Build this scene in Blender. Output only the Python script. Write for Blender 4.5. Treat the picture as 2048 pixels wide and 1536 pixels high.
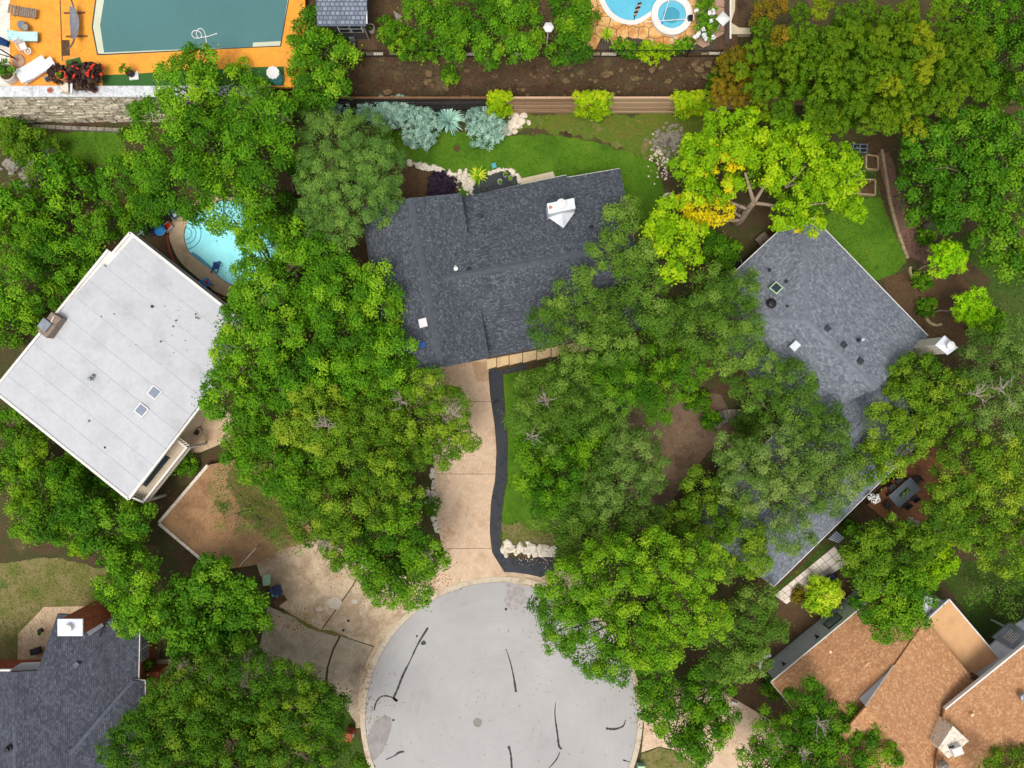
import bpy, bmesh, math, random
import numpy as np
from mathutils import Vector
random.seed(7); RNG = np.random.default_rng(11)
for o in list(bpy.data.objects): bpy.data.objects.remove(o)
SC = bpy.context.scene; COL = SC.collection
# ------------------------------------------------------------------ camera, sky, sun, exposure
CAM_H = 60.0; FPX = 1420.0            # camera height above the street (m); focal length in photo pixels
cam = bpy.data.cameras.new('camera'); cam.sensor_width = 36; cam.lens = FPX/2048*36; cam.clip_end = 2000
camo = bpy.data.objects.new('camera', cam); COL.objects.link(camo); camo.location = (0, 0, CAM_H); SC.camera = camo
SUN_EL, SUN_AZ = math.radians(70), math.radians(200)      # azimuth clockwise from north (+y)
w = bpy.data.worlds.new('World'); SC.world = w; w.use_nodes = True
wn = w.node_tree.nodes; bg = wn['Background']; sky = wn.new('ShaderNodeTexSky'); sky.sky_type = 'NISHITA'
sky.sun_disc = False; sky.sun_elevation = SUN_EL; sky.sun_rotation = SUN_AZ; sky.dust_density = 4; sky.ozone_density = 1.0
hs = wn.new('ShaderNodeHueSaturation'); hs.inputs['Saturation'].default_value = 0.3
w.node_tree.links.new(sky.outputs[0], hs.inputs['Color']); w.node_tree.links.new(hs.outputs[0], bg.inputs[0])
bg.inputs[1].default_value = 0.147
sd = bpy.data.lights.new('sun', 'SUN'); sd.energy = 1.35; sd.angle = math.radians(26); sd.color = (1, .955, .88)
so = bpy.data.objects.new('sun', sd); COL.objects.link(so)
sv = Vector((math.sin(SUN_AZ)*math.cos(SUN_EL), math.cos(SUN_AZ)*math.cos(SUN_EL), math.sin(SUN_EL)))
so.rotation_euler = sv.to_track_quat('Z', 'Y').to_euler(); so.location = sv*120
SC.view_settings.view_transform = 'Standard'; SC.view_settings.look = 'None'
SC.view_settings.exposure = 0.35; SC.view_settings.gamma = 1
try: SC.view_settings.use_curve_mapping = False
except Exception: pass

# ------------------------------------------------------------------ helpers
def P(px, py, z=0.0):
    k = (CAM_H - z)/FPX
    return Vector(((px-1024)*k, (768-py)*k, z))
def PS(pts, z=0.0): return [P(a, b, z) for a, b in pts]
def S(npx, z=0.0): return npx*(CAM_H-z)/FPX      # pixels -> metres at height z
def L(r, g=None, b=None):
    if g is None: g = b = r
    f = lambda c: (c/255/12.92) if c/255 <= .04045 else ((c/255+.055)/1.055)**2.4
    return (f(r), f(g), f(b), 1)
MATS = {}
def base_mat(name):
    m = bpy.data.materials.new(name); m.use_nodes = True; MATS[name] = m
    return m, m.node_tree.nodes, m.node_tree.links, m.node_tree.nodes['Principled BSDF']
def ramp(nt, cols, lo=0.3, hi=0.7):
    r = nt.new('ShaderNodeValToRGB'); e = r.color_ramp.elements
    n = len(cols)
    while len(e) < n: e.new(0.5)
    for i, c in enumerate(cols):
        e[i].position = lo + (hi-lo)*i/max(1, n-1); e[i].color = c
    return r
def M(name, cols, scale=1.0, rough=.8, fine=14.0, famt=.25, bump=.0, metal=0.0, spec=.3, detail=5, lo=.32, hi=.68, stretch=None, bscale=30):
    """mottled surface: large noise through a colour ramp, times fine grain"""
    m, n, l, b = base_mat(name)
    tc = n.new('ShaderNodeTexCoord'); src = tc.outputs['Object']
    if stretch:
        mp = n.new('ShaderNodeMapping'); mp.inputs['Scale'].default_value = stretch; l.new(src, mp.inputs[0]); src = mp.outputs[0]
    b.inputs['Roughness'].default_value = rough; b.inputs['Metallic'].default_value = metal
    b.inputs['Specular IOR Level'].default_value = spec
    if len(cols) == 1: cols = [cols[0], cols[0]]
    nz = n.new('ShaderNodeTexNoise'); nz.inputs['Scale'].default_value = scale; nz.inputs['Detail'].default_value = detail; nz.inputs['Roughness'].default_value = .62
    l.new(src, nz.inputs['Vector'])
    r = ramp(n, cols, lo, hi); l.new(nz.outputs['Fac'], r.inputs[0])
    n2 = n.new('ShaderNodeTexNoise'); n2.inputs['Scale'].default_value = fine; n2.inputs['Detail'].default_value = 3; l.new(src, n2.inputs['Vector'])
    mr = n.new('ShaderNodeMapRange'); mr.inputs[1].default_value = .3; mr.inputs[2].default_value = .7
    mr.inputs[3].default_value = 1-famt; mr.inputs[4].default_value = 1+famt; l.new(n2.outputs['Fac'], mr.inputs[0])
    mx = n.new('ShaderNodeMix'); mx.data_type = 'RGBA'; mx.blend_type = 'MULTIPLY'; mx.inputs[0].default_value = 1
    l.new(r.outputs[0], mx.inputs[6]); l.new(mr.outputs[0], mx.inputs[7]); l.new(mx.outputs[2], b.inputs['Base Color'])
    if bump:
        bp = n.new('ShaderNodeBump'); bp.inputs['Strength'].default_value = bump; bp.inputs['Distance'].default_value = .05
        n3 = n.new('ShaderNodeTexNoise'); n3.inputs['Scale'].default_value = bscale; n3.inputs['Detail'].default_value = 4; l.new(src, n3.inputs['Vector'])
        l.new(n3.outputs['Fac'], bp.inputs['Height']); l.new(bp.outputs[0], b.inputs['Normal'])
    return m
def shingle_mat(name, c1, c2, c3, bw=.34, bh=.16, mort=.012, mcol=None, var=.5, spot=.5, bump=.5):
    """asphalt shingles in UV metres: courses of tabs, each tab its own shade"""
    m, n, l, b = base_mat(name)
    uv = n.new('ShaderNodeUVMap'); b.inputs['Roughness'].default_value = .9; b.inputs['Specular IOR Level'].default_value = .25
    br = n.new('ShaderNodeTexBrick'); l.new(uv.outputs[0], br.inputs['Vector'])
    br.inputs['Scale'].default_value = 1; br.inputs['Brick Width'].default_value = bw; br.inputs['Row Height'].default_value = bh
    br.inputs['Mortar Size'].default_value = mort; br.inputs['Mortar Smooth'].default_value = .3; br.inputs['Bias'].default_value = 0
    br.offset = .37; br.squash = 1
    br.inputs['Color1'].default_value = c1; br.inputs['Color2'].default_value = c2; br.inputs['Mortar'].default_value = mcol or tuple(x*.55 for x in c1[:3])+(1,)
    b2 = n.new('ShaderNodeTexBrick'); l.new(uv.outputs[0], b2.inputs['Vector'])
    b2.inputs['Scale'].default_value = 1; b2.inputs['Brick Width'].default_value = bw*.71; b2.inputs['Row Height'].default_value = bh; b2.offset = .21; b2.offset_frequency = 3
    b2.inputs['Mortar Size'].default_value = 0; b2.inputs['Color1'].default_value = (0, 0, 0, 1); b2.inputs['Color2'].default_value = (1, 1, 1, 1); b2.inputs['Mortar'].default_value = (0, 0, 0, 1)
    pw = n.new('ShaderNodeMath'); pw.operation = 'POWER'; pw.inputs[1].default_value = 4.0; l.new(b2.outputs['Color'], pw.inputs[0])
    sm = n.new('ShaderNodeMath'); sm.operation = 'MULTIPLY'; sm.inputs[1].default_value = spot; l.new(pw.outputs[0], sm.inputs[0])
    mx = n.new('ShaderNodeMix'); mx.data_type = 'RGBA'; l.new(sm.outputs[0], mx.inputs[0]); l.new(br.outputs['Color'], mx.inputs[6]); mx.inputs[7].default_value = c3
    nz = n.new('ShaderNodeTexNoise'); nz.inputs['Scale'].default_value = .55; nz.inputs['Detail'].default_value = 8; nz.inputs['Roughness'].default_value = .7; l.new(uv.outputs[0], nz.inputs['Vector'])
    mr = n.new('ShaderNodeMapRange'); mr.inputs[1].default_value = .3; mr.inputs[2].default_value = .7; mr.inputs[3].default_value = 1-var*.22; mr.inputs[4].default_value = 1+var*.22
    l.new(nz.outputs['Fac'], mr.inputs[0])
    m2 = n.new('ShaderNodeMix'); m2.data_type = 'RGBA'; m2.blend_type = 'MULTIPLY'; m2.inputs[0].default_value = 1
    l.new(mx.outputs[2], m2.inputs[6]); l.new(mr.outputs[0], m2.inputs[7]); l.new(m2.outputs[2], b.inputs['Base Color'])
    bp = n.new('ShaderNodeBump'); bp.inputs['Strength'].default_value = bump; bp.inputs['Distance'].default_value = .03
    l.new(br.outputs['Color'], bp.inputs['Height']); l.new(bp.outputs[0], b.inputs['Normal'])
    return m
def leaf_mat(name, cols, trans=.2, rough=.5):
    m, n, l, b = base_mat(name)
    cols = [(min(.8, c[0]*1.5), min(.8, c[1]*1.58), min(.78, c[2]*1.5), 1) for c in cols]
    at = n.new('ShaderNodeAttribute'); at.attribute_name = 'tint'
    r = ramp(n, cols, .1, .9); l.new(at.outputs['Fac'], r.inputs[0]); l.new(r.outputs[0], b.inputs['Base Color'])
    b.inputs['Roughness'].default_value = .6; b.inputs['Specular IOR Level'].default_value = .12
    tr = n.new('ShaderNodeBsdfTranslucent'); l.new(r.outputs[0], tr.inputs[0])
    mix = n.new('ShaderNodeMixShader'); mix.inputs[0].default_value = trans
    l.new(b.outputs[0], mix.inputs[1]); l.new(tr.outputs[0], mix.inputs[2]); l.new(mix.outputs[0], n['Material Output'].inputs[0])
    return m
def water_mat(name, tint, rough=.03):
    m, n, l, b = base_mat(name)
    gl = n.new('ShaderNodeBsdfGlossy'); gl.inputs['Roughness'].default_value = rough
    tp = n.new('ShaderNodeBsdfTransparent'); tp.inputs[0].default_value = tint
    fr = n.new('ShaderNodeFresnel'); fr.inputs[0].default_value = 1.33
    mx = n.new('ShaderNodeMixShader'); l.new(fr.outputs[0], mx.inputs[0]); l.new(tp.outputs[0], mx.inputs[1]); l.new(gl.outputs[0], mx.inputs[2])
    nz = n.new('ShaderNodeTexNoise'); nz.inputs['Scale'].default_value = 2.5; bp = n.new('ShaderNodeBump'); bp.inputs['Strength'].default_value = .15; bp.inputs['Distance'].default_value = .05
    l.new(nz.outputs['Fac'], bp.inputs['Height']); l.new(bp.outputs[0], gl.inputs['Normal'])
    l.new(mx.outputs[0], n['Material Output'].inputs[0]); return m

OFF = {}
def link(o, parent=None):
    COL.objects.link(o)
    if parent is not None: o.parent = parent
    return o
def tag(o, label=None, cat=None, group=None, kind=None):
    if label: o['label'] = label
    if cat: o['category'] = cat
    if group: o['group'] = group
    if kind: o['kind'] = kind
    return o
def thing(name, label, cat, loc, group=None):
    o = bpy.data.objects.new(name, None); o.empty_display_size = .2; link(o); o.location = loc
    OFF[o] = Vector(loc); return tag(o, label, cat, group)
def finish(name, me, mat, parent=None, smooth=False):
    """mesh in world coordinates -> object, local to its parent or to its own base"""
    if parent is not None: off = OFF[parent]
    else:
        n = len(me.vertices); co = np.empty(n*3, np.float32); me.vertices.foreach_get('co', co); co = co.reshape(-1, 3)
        off = Vector(((co[:, 0].min()+co[:, 0].max())/2, (co[:, 1].min()+co[:, 1].max())/2, co[:, 2].min()))
    from mathutils import Matrix
    me.transform(Matrix.Translation(-off))
    if mat is not None: me.materials.append(MATS[mat] if isinstance(mat, str) else mat)
    if smooth: me.polygons.foreach_set('use_smooth', [True]*len(me.polygons))
    o = bpy.data.objects.new(name, me); link(o, parent)
    if parent is None: o.location = off
    OFF[o] = off
    return o
class MB:
    def __init__(s): s.v = []; s.f = []; s.uv = {}
    def add(s, vs, fs):
        k = len(s.v); s.v += [tuple(v) for v in vs]; s.f += [tuple(i+k for i in f) for f in fs]; return s
    def box(s, c, size, rz=0.0, ax=None):
        """box centred at c; rz turns it about z; ax = (u,v,w) axis vectors instead"""
        c = Vector(c); hx, hy, hz = size[0]/2, size[1]/2, size[2]/2
        if ax is None:
            u = Vector((math.cos(rz), math.sin(rz), 0)); v = Vector((-math.sin(rz), math.cos(rz), 0)); w_ = Vector((0, 0, 1))
        else: u, v, w_ = [Vector(a).normalized() for a in ax]
        vs = [c+u*(sx*hx)+v*(sy*hy)+w_*(sz*hz) for sz in (-1, 1) for sx, sy in ((-1, -1), (1, -1), (1, 1), (-1, 1))]
        return s.add(vs, [(3, 2, 1, 0), (4, 5, 6, 7), (0, 1, 5, 4), (1, 2, 6, 5), (2, 3, 7, 6), (3, 0, 4, 7)])
    def bar(s, a, b, wd, ht):
        a, b = Vector(a), Vector(b); d = (b-a); ln = d.length; d.normalize()
        up = Vector((0, 0, 1)) if abs(d.z) < .95 else Vector((1, 0, 0)); v = up.cross(d).normalized(); w_ = d.cross(v)
        return s.box((a+b)/2, (ln, wd, ht), ax=(d, v, w_))
    def prism(s, poly, z0, z1, slope=None):
        """poly: list of (x,y[,z]); vertical prism from z0 to z1"""
        pl = [Vector((p[0], p[1], 0)) for p in poly]; n = len(pl)
        ar = sum(pl[i].x*pl[(i+1) % n].y-pl[(i+1) % n].x*pl[i].y for i in range(n))
        if ar < 0: pl = pl[::-1]
        vs = [(p.x, p.y, z0) for p in pl]+[(p.x, p.y, z1) for p in pl]
        fs = [tuple(range(n-1, -1, -1)), tuple(range(n, 2*n))]+[(i, (i+1) % n, (i+1) % n+n, i+n) for i in range(n)]
        return s.add(vs, fs)
    def tube(s, path, radii, n=7, cap=True):
        path = [Vector(p) for p in path]
        if isinstance(radii, (int, float)): radii = [radii]*len(path)
        vs = []; fs = []; prev = None
        for i, p in enumerate(path):
            d = (path[min(i+1, len(path)-1)]-path[max(i-1, 0)]).normalized()
            if prev is None: prev = Vector((1, 0, 0)) if abs(d.x) < .8 else Vector((0, 1, 0))
            u = (prev-d*prev.dot(d)).normalized(); v = d.cross(u); prev = u
            for k in range(n):
                a = 2*math.pi*k/n; vs.append(p+(u*math.cos(a)+v*math.sin(a))*radii[i])
        for i in range(len(path)-1):
            for k in range(n):
                a = i*n+k; b_ = i*n+(k+1) % n; fs.append((a, b_, b_+n, a+n))
        if cap: fs.append(tuple(range(n-1, -1, -1))); fs.append(tuple(range((len(path)-1)*n, len(path)*n)))
        return s.add(vs, fs)
    def lathe(s, c, prof, n=20):
        """prof: list of (radius, z) from bottom to top"""
        vs = []; fs = []; m_ = len(prof); c = Vector(c)
        for r, z in prof:
            for k in range(n):
                a = 2*math.pi*k/n; vs.append((c.x+r*math.cos(a), c.y+r*math.sin(a), c.z+z))
        for i in range(m_-1):
            for k in range(n):
                a = i*n+k; b_ = i*n+(k+1) % n; fs.append((a, b_, b_+n, a+n))
        if prof[0][0] > 1e-4: fs.append(tuple(range(n-1, -1, -1)))
        if prof[-1][0] > 1e-4: fs.append(tuple(range((m_-1)*n, m_*n)))
        return s.add(vs, fs)
    def rock(s, c, r, rng=random, flat=.6):
        n = 6; c = Vector(c); vs = []; ph = rng.random()*6
        sx, sy = rng.uniform(.75, 1.25), rng.uniform(.75, 1.25)
        for zf, rf in ((-.5, .8), (.25, 1.0), (.8, .6)):
            for k in range(n):
                a = ph+2*math.pi*k/n; q = r*rf*rng.uniform(.75, 1.15)
                vs.append(c+Vector((math.cos(a)*q*sx, math.sin(a)*q*sy, zf*r*flat*rng.uniform(.8, 1.2))))
        fs = [tuple(range(n-1, -1, -1)), tuple(range(2*n, 3*n))]
        for i in range(2):
            for k in range(n): fs.append((i*n+k, i*n+(k+1) % n, (i+1)*n+(k+1) % n, (i+1)*n+k))
        return s.add(vs, fs)
    def build(s, name, mat, parent=None, smooth=False, uv=False):
        me = bpy.data.meshes.new(name); me.from_pydata(s.v, [], s.f); me.update()
        if uv: plan_uv(me)
        return finish(name, me, mat, parent, smooth)
def plan_uv(me):
    """metres along the eave (u) and up the slope (v) for every face"""
    ul = me.uv_layers.new(name='UVMap')
    for p in me.polygons:
        n = p.normal
        if abs(n.z) > .999: u = Vector((1, 0, 0))
        else: u = Vector((0, 0, 1)).cross(n).normalized()
        v = n.cross(u)
        for li in p.loop_indices:
            co = me.vertices[me.loops[li].vertex_index].co; ul.data[li].uv = (co.dot(u), co.dot(v))
def roof_mesh(name, polys, mat, parent, th=.18):
    """polys: lists of 3-D points (top side); closed slabs with eave edges on the open sides"""
    vs = []; idx = {}; faces = []
    def vi(p):
        k = (round(p[0], 2), round(p[1], 2), round(p[2], 2))
        if k not in idx: idx[k] = len(vs); vs.append(Vector(p))
        return idx[k]
    for pl in polys:
        f = [vi(p) for p in pl]
        nn = Vector((0, 0, 0))
        for i in range(1, len(f)-1): nn += (vs[f[i]]-vs[f[0]]).cross(vs[f[i+1]]-vs[f[0]])
        if nn.z < 0: f = f[::-1]
        faces.append(f)
    ne = {}
    for f in faces:
        for i in range(len(f)): e = (f[i], f[(i+1) % len(f)]); ne[e] = 1
    n = len(vs); allv = vs+[v-Vector((0, 0, th)) for v in vs]; fs = [tuple(f) for f in faces]+[tuple(i+n for i in reversed(f)) for f in faces]
    for (a, b) in ne:
        if (b, a) not in ne: fs.append((a, a+n, b+n, b))
    mb = MB(); mb.add(allv, fs); return mb.build(name, mat, parent, uv=True)
def smooth_curve(pts, per=8, closed=True):
    out = []; n = len(pts); rng = range(n) if closed else range(n-1)
    g = lambda i: Vector(pts[i % n]) if closed else Vector(pts[max(0, min(n-1, i))])
    for i in rng:
        p0, p1, p2, p3 = g(i-1), g(i), g(i+1), g(i+2)
        for k in range(per):
            t = k/per; out.append(.5*((2*p1)+(-p0+p2)*t+(2*p0-5*p1+4*p2-p3)*t*t+(-p0+3*p1-3*p2+p3)*t**3))
    if not closed: out.append(Vector(pts[-1]))
    return out
def jitter(poly, amp=.15, step=.22):
    out = []; n = len(poly); ph = 0.0
    for i in range(n):
        a, b = Vector(poly[i]), Vector(poly[(i+1) % n]); d = b-a; ln = d.length
        if ln < 1e-6: continue
        k = max(1, int(ln/step)); nr = Vector((-d.y, d.x, 0)).normalized()
        for j in range(k):
            ph = ph*.75+random.gauss(0, amp*.5); out.append(a+d*(j/k)+nr*max(-amp*2, min(amp*2, ph)))
    return out
LAWNS = []
def sheet(name, pts, z, mat, parent=None, jit=0, per=0, kind='structure'):
    """flat sheet, outline in photo pixels seen at height z"""
    pl = [P(a, b, z) for a, b in pts]
    if name in ('lawn', 'bare_soil'): LAWNS.append((pl, z, mat))
    if per: pl = smooth_curve(pl, per)
    if jit: pl = jitter(pl, jit)
    bm = bmesh.new(); vs = [bm.verts.new(p) for p in pl]; f = bm.faces.new(vs); bm.normal_update()
    if f.normal.z < 0: bmesh.ops.reverse_faces(bm, faces=[f])
    bmesh.ops.triangulate(bm, faces=bm.faces[:]); me = bpy.data.meshes.new(name); bm.to_mesh(me); bm.free()
    o = finish(name, me, mat, parent)
    if parent is None and kind: o['kind'] = kind
    return o
def slab(name, pts, z0, z1, mat, parent=None, per=0, kind='structure', uv=False):
    pl = [P(a, b, z1) for a, b in pts]
    if per: pl = smooth_curve(pl, per)
    o = MB().prism(pl, z0, z1).build(name, mat, parent, uv=uv)
    if parent is None and kind: o['kind'] = kind
    return o
# ------------------------------------------------------------------ foliage
def unit(a): return a/np.maximum(np.linalg.norm(a, axis=-1, keepdims=True), 1e-6)
def leaves_mesh(name, pos, nrm, length, width, tint, fold=.25):
    """one bent, pointed leaf (a folded quad) at every pos"""
    n = len(pos); rnd = RNG.normal(size=(n, 3)); nrm = unit(nrm)
    ax = unit(np.cross(nrm, rnd)); sd_ = np.cross(nrm, ax)
    ln = (length*RNG.uniform(.65, 1.25, n))[:, None]; wd = (width*RNG.uniform(.7, 1.2, n))[:, None]
    b = pos-ax*ln*.5; t = pos+ax*ln*.5-nrm*ln*.18; l_ = pos-ax*ln*.05+sd_*wd*.5+nrm*wd*fold; r_ = pos-ax*ln*.05-sd_*wd*.5+nrm*wd*fold
    v = np.stack([b, r_, t, l_], 1).reshape(-1, 3).astype(np.float32)
    me = bpy.data.meshes.new(name); me.vertices.add(4*n); me.vertices.foreach_set('co', v.ravel())
    me.loops.add(4*n); me.loops.foreach_set('vertex_index', np.arange(4*n, dtype=np.int32))
    me.polygons.add(n); me.polygons.foreach_set('loop_start', np.arange(0, 4*n, 4, dtype=np.int32))
    me.update(calc_edges=True)
    at = me.attributes.new('tint', 'FLOAT', 'FACE'); at.data.foreach_set('value', np.clip(tint, 0, 1).astype(np.float32))
    return me
# species: material, leaf length, leaf width, clump radius, leaves per m2 of clump, spread of leaf normals, clump cover
SPEC = {}
def crown_mesh(name, blobs, sp):
    """blobs: list of (centre, radius, half height, tint offset)"""
    q = SPEC[sp]; rc0 = q['rc']; Pp = []; Nn = []; Tt = []
    for (c, r, rz, toff) in blobs:
        c = np.array(c); rc = min(rc0, r*.55); ncl = max(5, int(q['cover']*2.3*(r/rc)**2))
        k = np.arange(ncl)+RNG.random(); zz = 1-(k/ncl)*1.3; ph = k*2.39996+RNG.normal(0, .35, ncl)
        zz = np.clip(zz+RNG.normal(0, .08, ncl), -.4, 1); s_ = np.sqrt(np.maximum(0, 1-zz*zz))
        d = np.stack([np.cos(ph)*s_, np.sin(ph)*s_, zz], 1)
        rr = (max(r-rc*.55, r*.45))*RNG.uniform(.72, 1.14, ncl)
        cp = c+d*rr[:, None]*np.array([1, 1, rz/r])
        crad = rc*RNG.uniform(.68, 1.12, ncl); ct = RNG.random(ncl)
        nl = np.maximum(4, (q['dens']*math.pi*crad**2).astype(int)); ii = np.repeat(np.arange(ncl), nl); n = len(ii)
        dd = unit(RNG.normal(size=(n, 3))*.8+d[ii]*.5+np.array([0, 0, .6]))
        reach = .35+.65*RNG.random(n)**.6+np.where(RNG.random(n) < q.get('fray', .08), RNG.random(n)*.75, 0)
        pos = cp[ii]+dd*(crad[ii]*reach)[:, None]*np.array([1, 1, .8])
        Pp.append(pos); Nn.append(dd*.9+RNG.normal(size=(n, 3))*q['jit']*.75+np.array([0, 0, .55]))
        Tt.append(.5+toff+(ct[ii]-.5)*q.get('ctint', .5)+(RNG.random(n)-.5)*.3)
        # leaves inside the crown, tinted darker to deepen the shade between outer clumps
        n = int(q['dens']*q.get('fill', .36)*math.pi*r*r); d2 = unit(RNG.normal(size=(n, 3))+np.array([0, 0, .5]))
        Pp.append(c+d2*(r*(.45+.42*RNG.random(n)))[:, None]*np.array([1, 1, rz/r])); Nn.append(RNG.normal(size=(n, 3))*.7+np.array([0, 0, .6])); Tt.append(.42+toff+(RNG.random(n)-.5)*.6)
    return leaves_mesh(name, np.concatenate(Pp), np.concatenate(Nn), q['ll'], q['lw'], np.concatenate(Tt))
def branch_path(a, b, n=5, sag=.12):
    a, b = Vector(a), Vector(b); ln = (b-a).length; out = []
    for i in range(n+1):
        t = i/n; p = a.lerp(b, t); p.z += math.sin(t*math.pi)*ln*sag
        if 0 < i < n: p += Vector((random.gauss(0, .04)*ln, random.gauss(0, .04)*ln, random.gauss(0, .02)*ln))
        out.append(p)
    return out
def tree(name, label, blobs, ztop, sp, trunk=None, zg=0.0, group=None, tr=.22, cat='tree', flat=.8, limbs=True, bark='bark', zvar=2.0, extra=None, mat=None, shrink=.95):
    """blobs in photo pixels (x, y, r[, dz[, tint]]), crown tops near ztop"""
    bl = []
    for b in blobs:
        x, y, r = b[:3]; dz = b[3] if len(b) > 3 else random.uniform(-zvar, 0); to = b[4] if len(b) > 4 else random.uniform(-.12, .12)
        rw = S(r*shrink, ztop-2); hz = rw*flat; zc = max(zg+hz*.5+.3, ztop+dz-hz); bl.append((P(x, y, zc), rw, hz, to))
    if trunk is None:
        s = sum(b[1]**2 for b in bl); base = sum((b[0]*b[1]**2 for b in bl), Vector())/s; base.z = zg
    else: base = P(trunk[0], trunk[1], zg)
    root = thing(name, label, cat, base, group)
    zlow = min(b[0].z for b in bl); top = sum((b[0] for b in bl), Vector())/len(bl)
    fork = Vector((base.x*.6+top.x*.4, base.y*.6+top.y*.4, zg+max(.4, (zlow-zg)*.6)))
    mb = MB(); p = branch_path(base-Vector((0, 0, .15)), fork, 4, 0); mb.tube(p, [tr*1.45, tr*1.1, tr, tr*.92, tr*.85])
    for (c, rw, hz, to) in (bl if limbs is not None else []):
        e = c+Vector((0, 0, hz*.35)); pth = branch_path(fork-Vector((0, 0, .1)), e, 5, .05)
        mb.tube(pth, [tr*.62, tr*.5, tr*.4, tr*.3, tr*.2, tr*.08], 6)
        if limbs:
            for _ in range(5):
                a = random.uniform(0, 6.28); q = pth[random.choice((2, 3, 4))]; f_ = c+Vector((math.cos(a)*rw*.85, math.sin(a)*rw*.85, hz*random.uniform(-.1, .75)))
                mb.tube(branch_path(q, f_, 3, .06), [tr*.22, tr*.16, tr*.1, tr*.03], 5)
    mb.build('trunk', bark, root, smooth=True)
    me = crown_mesh('crown', bl, sp); finish('crown', me, mat or SPEC[sp]['mat'], root)
    if extra: extra(root, bl)
    return root
def twigs(root, px, py, z, r, n=9):
    """bare grey dead twigs sticking out of a crown"""
    mb = MB(); c = P(px, py, z)
    for i in range(n):
        a = random.uniform(0, 6.28); e = c+Vector((math.cos(a), math.sin(a), random.uniform(-.1, .35)))*S(r)*random.uniform(.5, 1.1)
        pth = branch_path(c-Vector((0, 0, .5)), e, 4, .1); mb.tube(pth, [.045, .035, .028, .02, .008], 4)
        for j in (2, 3):
            q = pth[j]; mb.tube([q, q+Vector((random.gauss(0, .35), random.gauss(0, .35), .1))], [.02, .006], 4)
    mb.build('dead_twigs', 'deadwood', root)
def shrub(name, label, px, py, r, h, sp, zg=0.0, group=None, cat='shrub', sub=4, oval=(1, 1), rz=0):
    rw = S(r, zg+h*.6); base = P(px, py, zg+h*.5); base.z = zg
    root = thing(name, label, cat, base, group); bl = []
    for i in range(sub):
        a = 2*math.pi*i/max(1, sub)+random.random(); k = 0 if sub == 1 else .48
        dx, dy = math.cos(a)*rw*k*oval[0], math.sin(a)*rw*k*oval[1]
        dx, dy = dx*math.cos(rz)-dy*math.sin(rz), dx*math.sin(rz)+dy*math.cos(rz)
        rr = rw*(1 if sub == 1 else .6)*min(1, .5+.5*min(oval)/max(oval)); hz = max(.15, min(h*.5, rr))
        bl.append((Vector((base.x+dx, base.y+dy, zg+max(h-hz*random.uniform(1, 1.25), hz*.4))), rr, hz, random.uniform(-.1, .1)))
    mb = MB()
    for b in bl: mb.tube([base-Vector((0, 0, .05)), base.lerp(b[0], .6)+Vector((0, 0, .1)), b[0]], [.05, .035, .015], 5)
    mb.build('stem', 'bark', root)
    finish('foliage', crown_mesh('foliage', bl, sp), SPEC[sp]['mat'], root)
    return root
def rosette(name, label, px, py, r, h, mat, zg=0.0, n=40, width=.12, droop=.5, group=None, cat='plant', upright=.3):
    """strap-leaved plant: long arching blades from one centre"""
    base = P(px, py, zg); root = thing(name, label, cat, base, group); rw = S(r, zg); vs = []; fs = []; tint = []
    for i in range(n):
        a = 2.39996*i+random.gauss(0, .2); ln = rw*random.uniform(.6, 1.1); up = random.uniform(upright, 1.0); d = Vector((math.cos(a), math.sin(a), 0)); sd_ = Vector((-d.y, d.x, 0)); t0 = random.random()
        k0 = len(vs)
        for j in range(5):
            t = j/4; p = base+d*(ln*t)+Vector((0, 0, .05+h*up*(1.6*t-droop*1.9*t*t))); p.z = max(p.z, zg+.03)
            wv = width*(.5+1.2*t-1.62*t*t); vs += [p+sd_*wv, p-sd_*wv]
        for j in range(4): fs.append((k0+2*j, k0+2*j+1, k0+2*j+3, k0+2*j+2)); tint.append(t0)
    me = bpy.data.meshes.new('leaves'); me.from_pydata([tuple(v) for v in vs], [], fs); me.update()
    at = me.attributes.new('tint', 'FLOAT', 'FACE'); at.data.foreach_set('value', tint)
    finish('leaves', me, mat, root); return root
# ------------------------------------------------------------------ materials
M('ground', [L(58, 44, 30), L(82, 64, 44), L(64, 66, 32), L(98, 80, 56)], .35, .95, 9, .35, .6)
M('soil', [L(66, 48, 32), L(92, 70, 48), L(78, 62, 42)], .6, .95, 8, .35, .8)
M('bank', [L(62, 45, 31), L(84, 62, 43), L(74, 62, 40), L(98, 80, 56)], .9, .95, 7, .35, .9)
M('bare', [L(100, 92, 46), L(98, 106, 36), L(84, 106, 28), L(132, 114, 76)], .55, .95, 10, .3, .7)
M('lawn', [L(64, 100, 16), L(80, 120, 19), L(96, 128, 30)], .35, .9, 22, .3, .8, bscale=60)
M('lawn_dry', [L(84, 104, 40), L(112, 112, 56), L(134, 122, 80), L(74, 98, 32)], .4, .95, 16, .3, .8, bscale=50)
M('yard_grass', [L(120, 104, 58), L(98, 104, 44), L(136, 108, 72)], .7, .95, 10, .3, .6)
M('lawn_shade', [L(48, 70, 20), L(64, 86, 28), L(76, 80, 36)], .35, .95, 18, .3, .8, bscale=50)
M('turf', [L(48, 90, 40), L(58, 100, 44)], 1.2, .9, 30, .25, .4)
M('brown_yard', [L(144, 110, 78), L(160, 124, 90), L(128, 96, 67)], .45, .95, 9, .22, .6)
M('court', [L(98, 78, 62), L(118, 96, 78), L(84, 66, 52)], .5, .95, 9, .2, .5)
M('mulch', [L(92, 66, 54), L(130, 98, 84), L(74, 52, 42)], 2.2, .95, 12, .4, 1.0, bscale=18)
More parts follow.
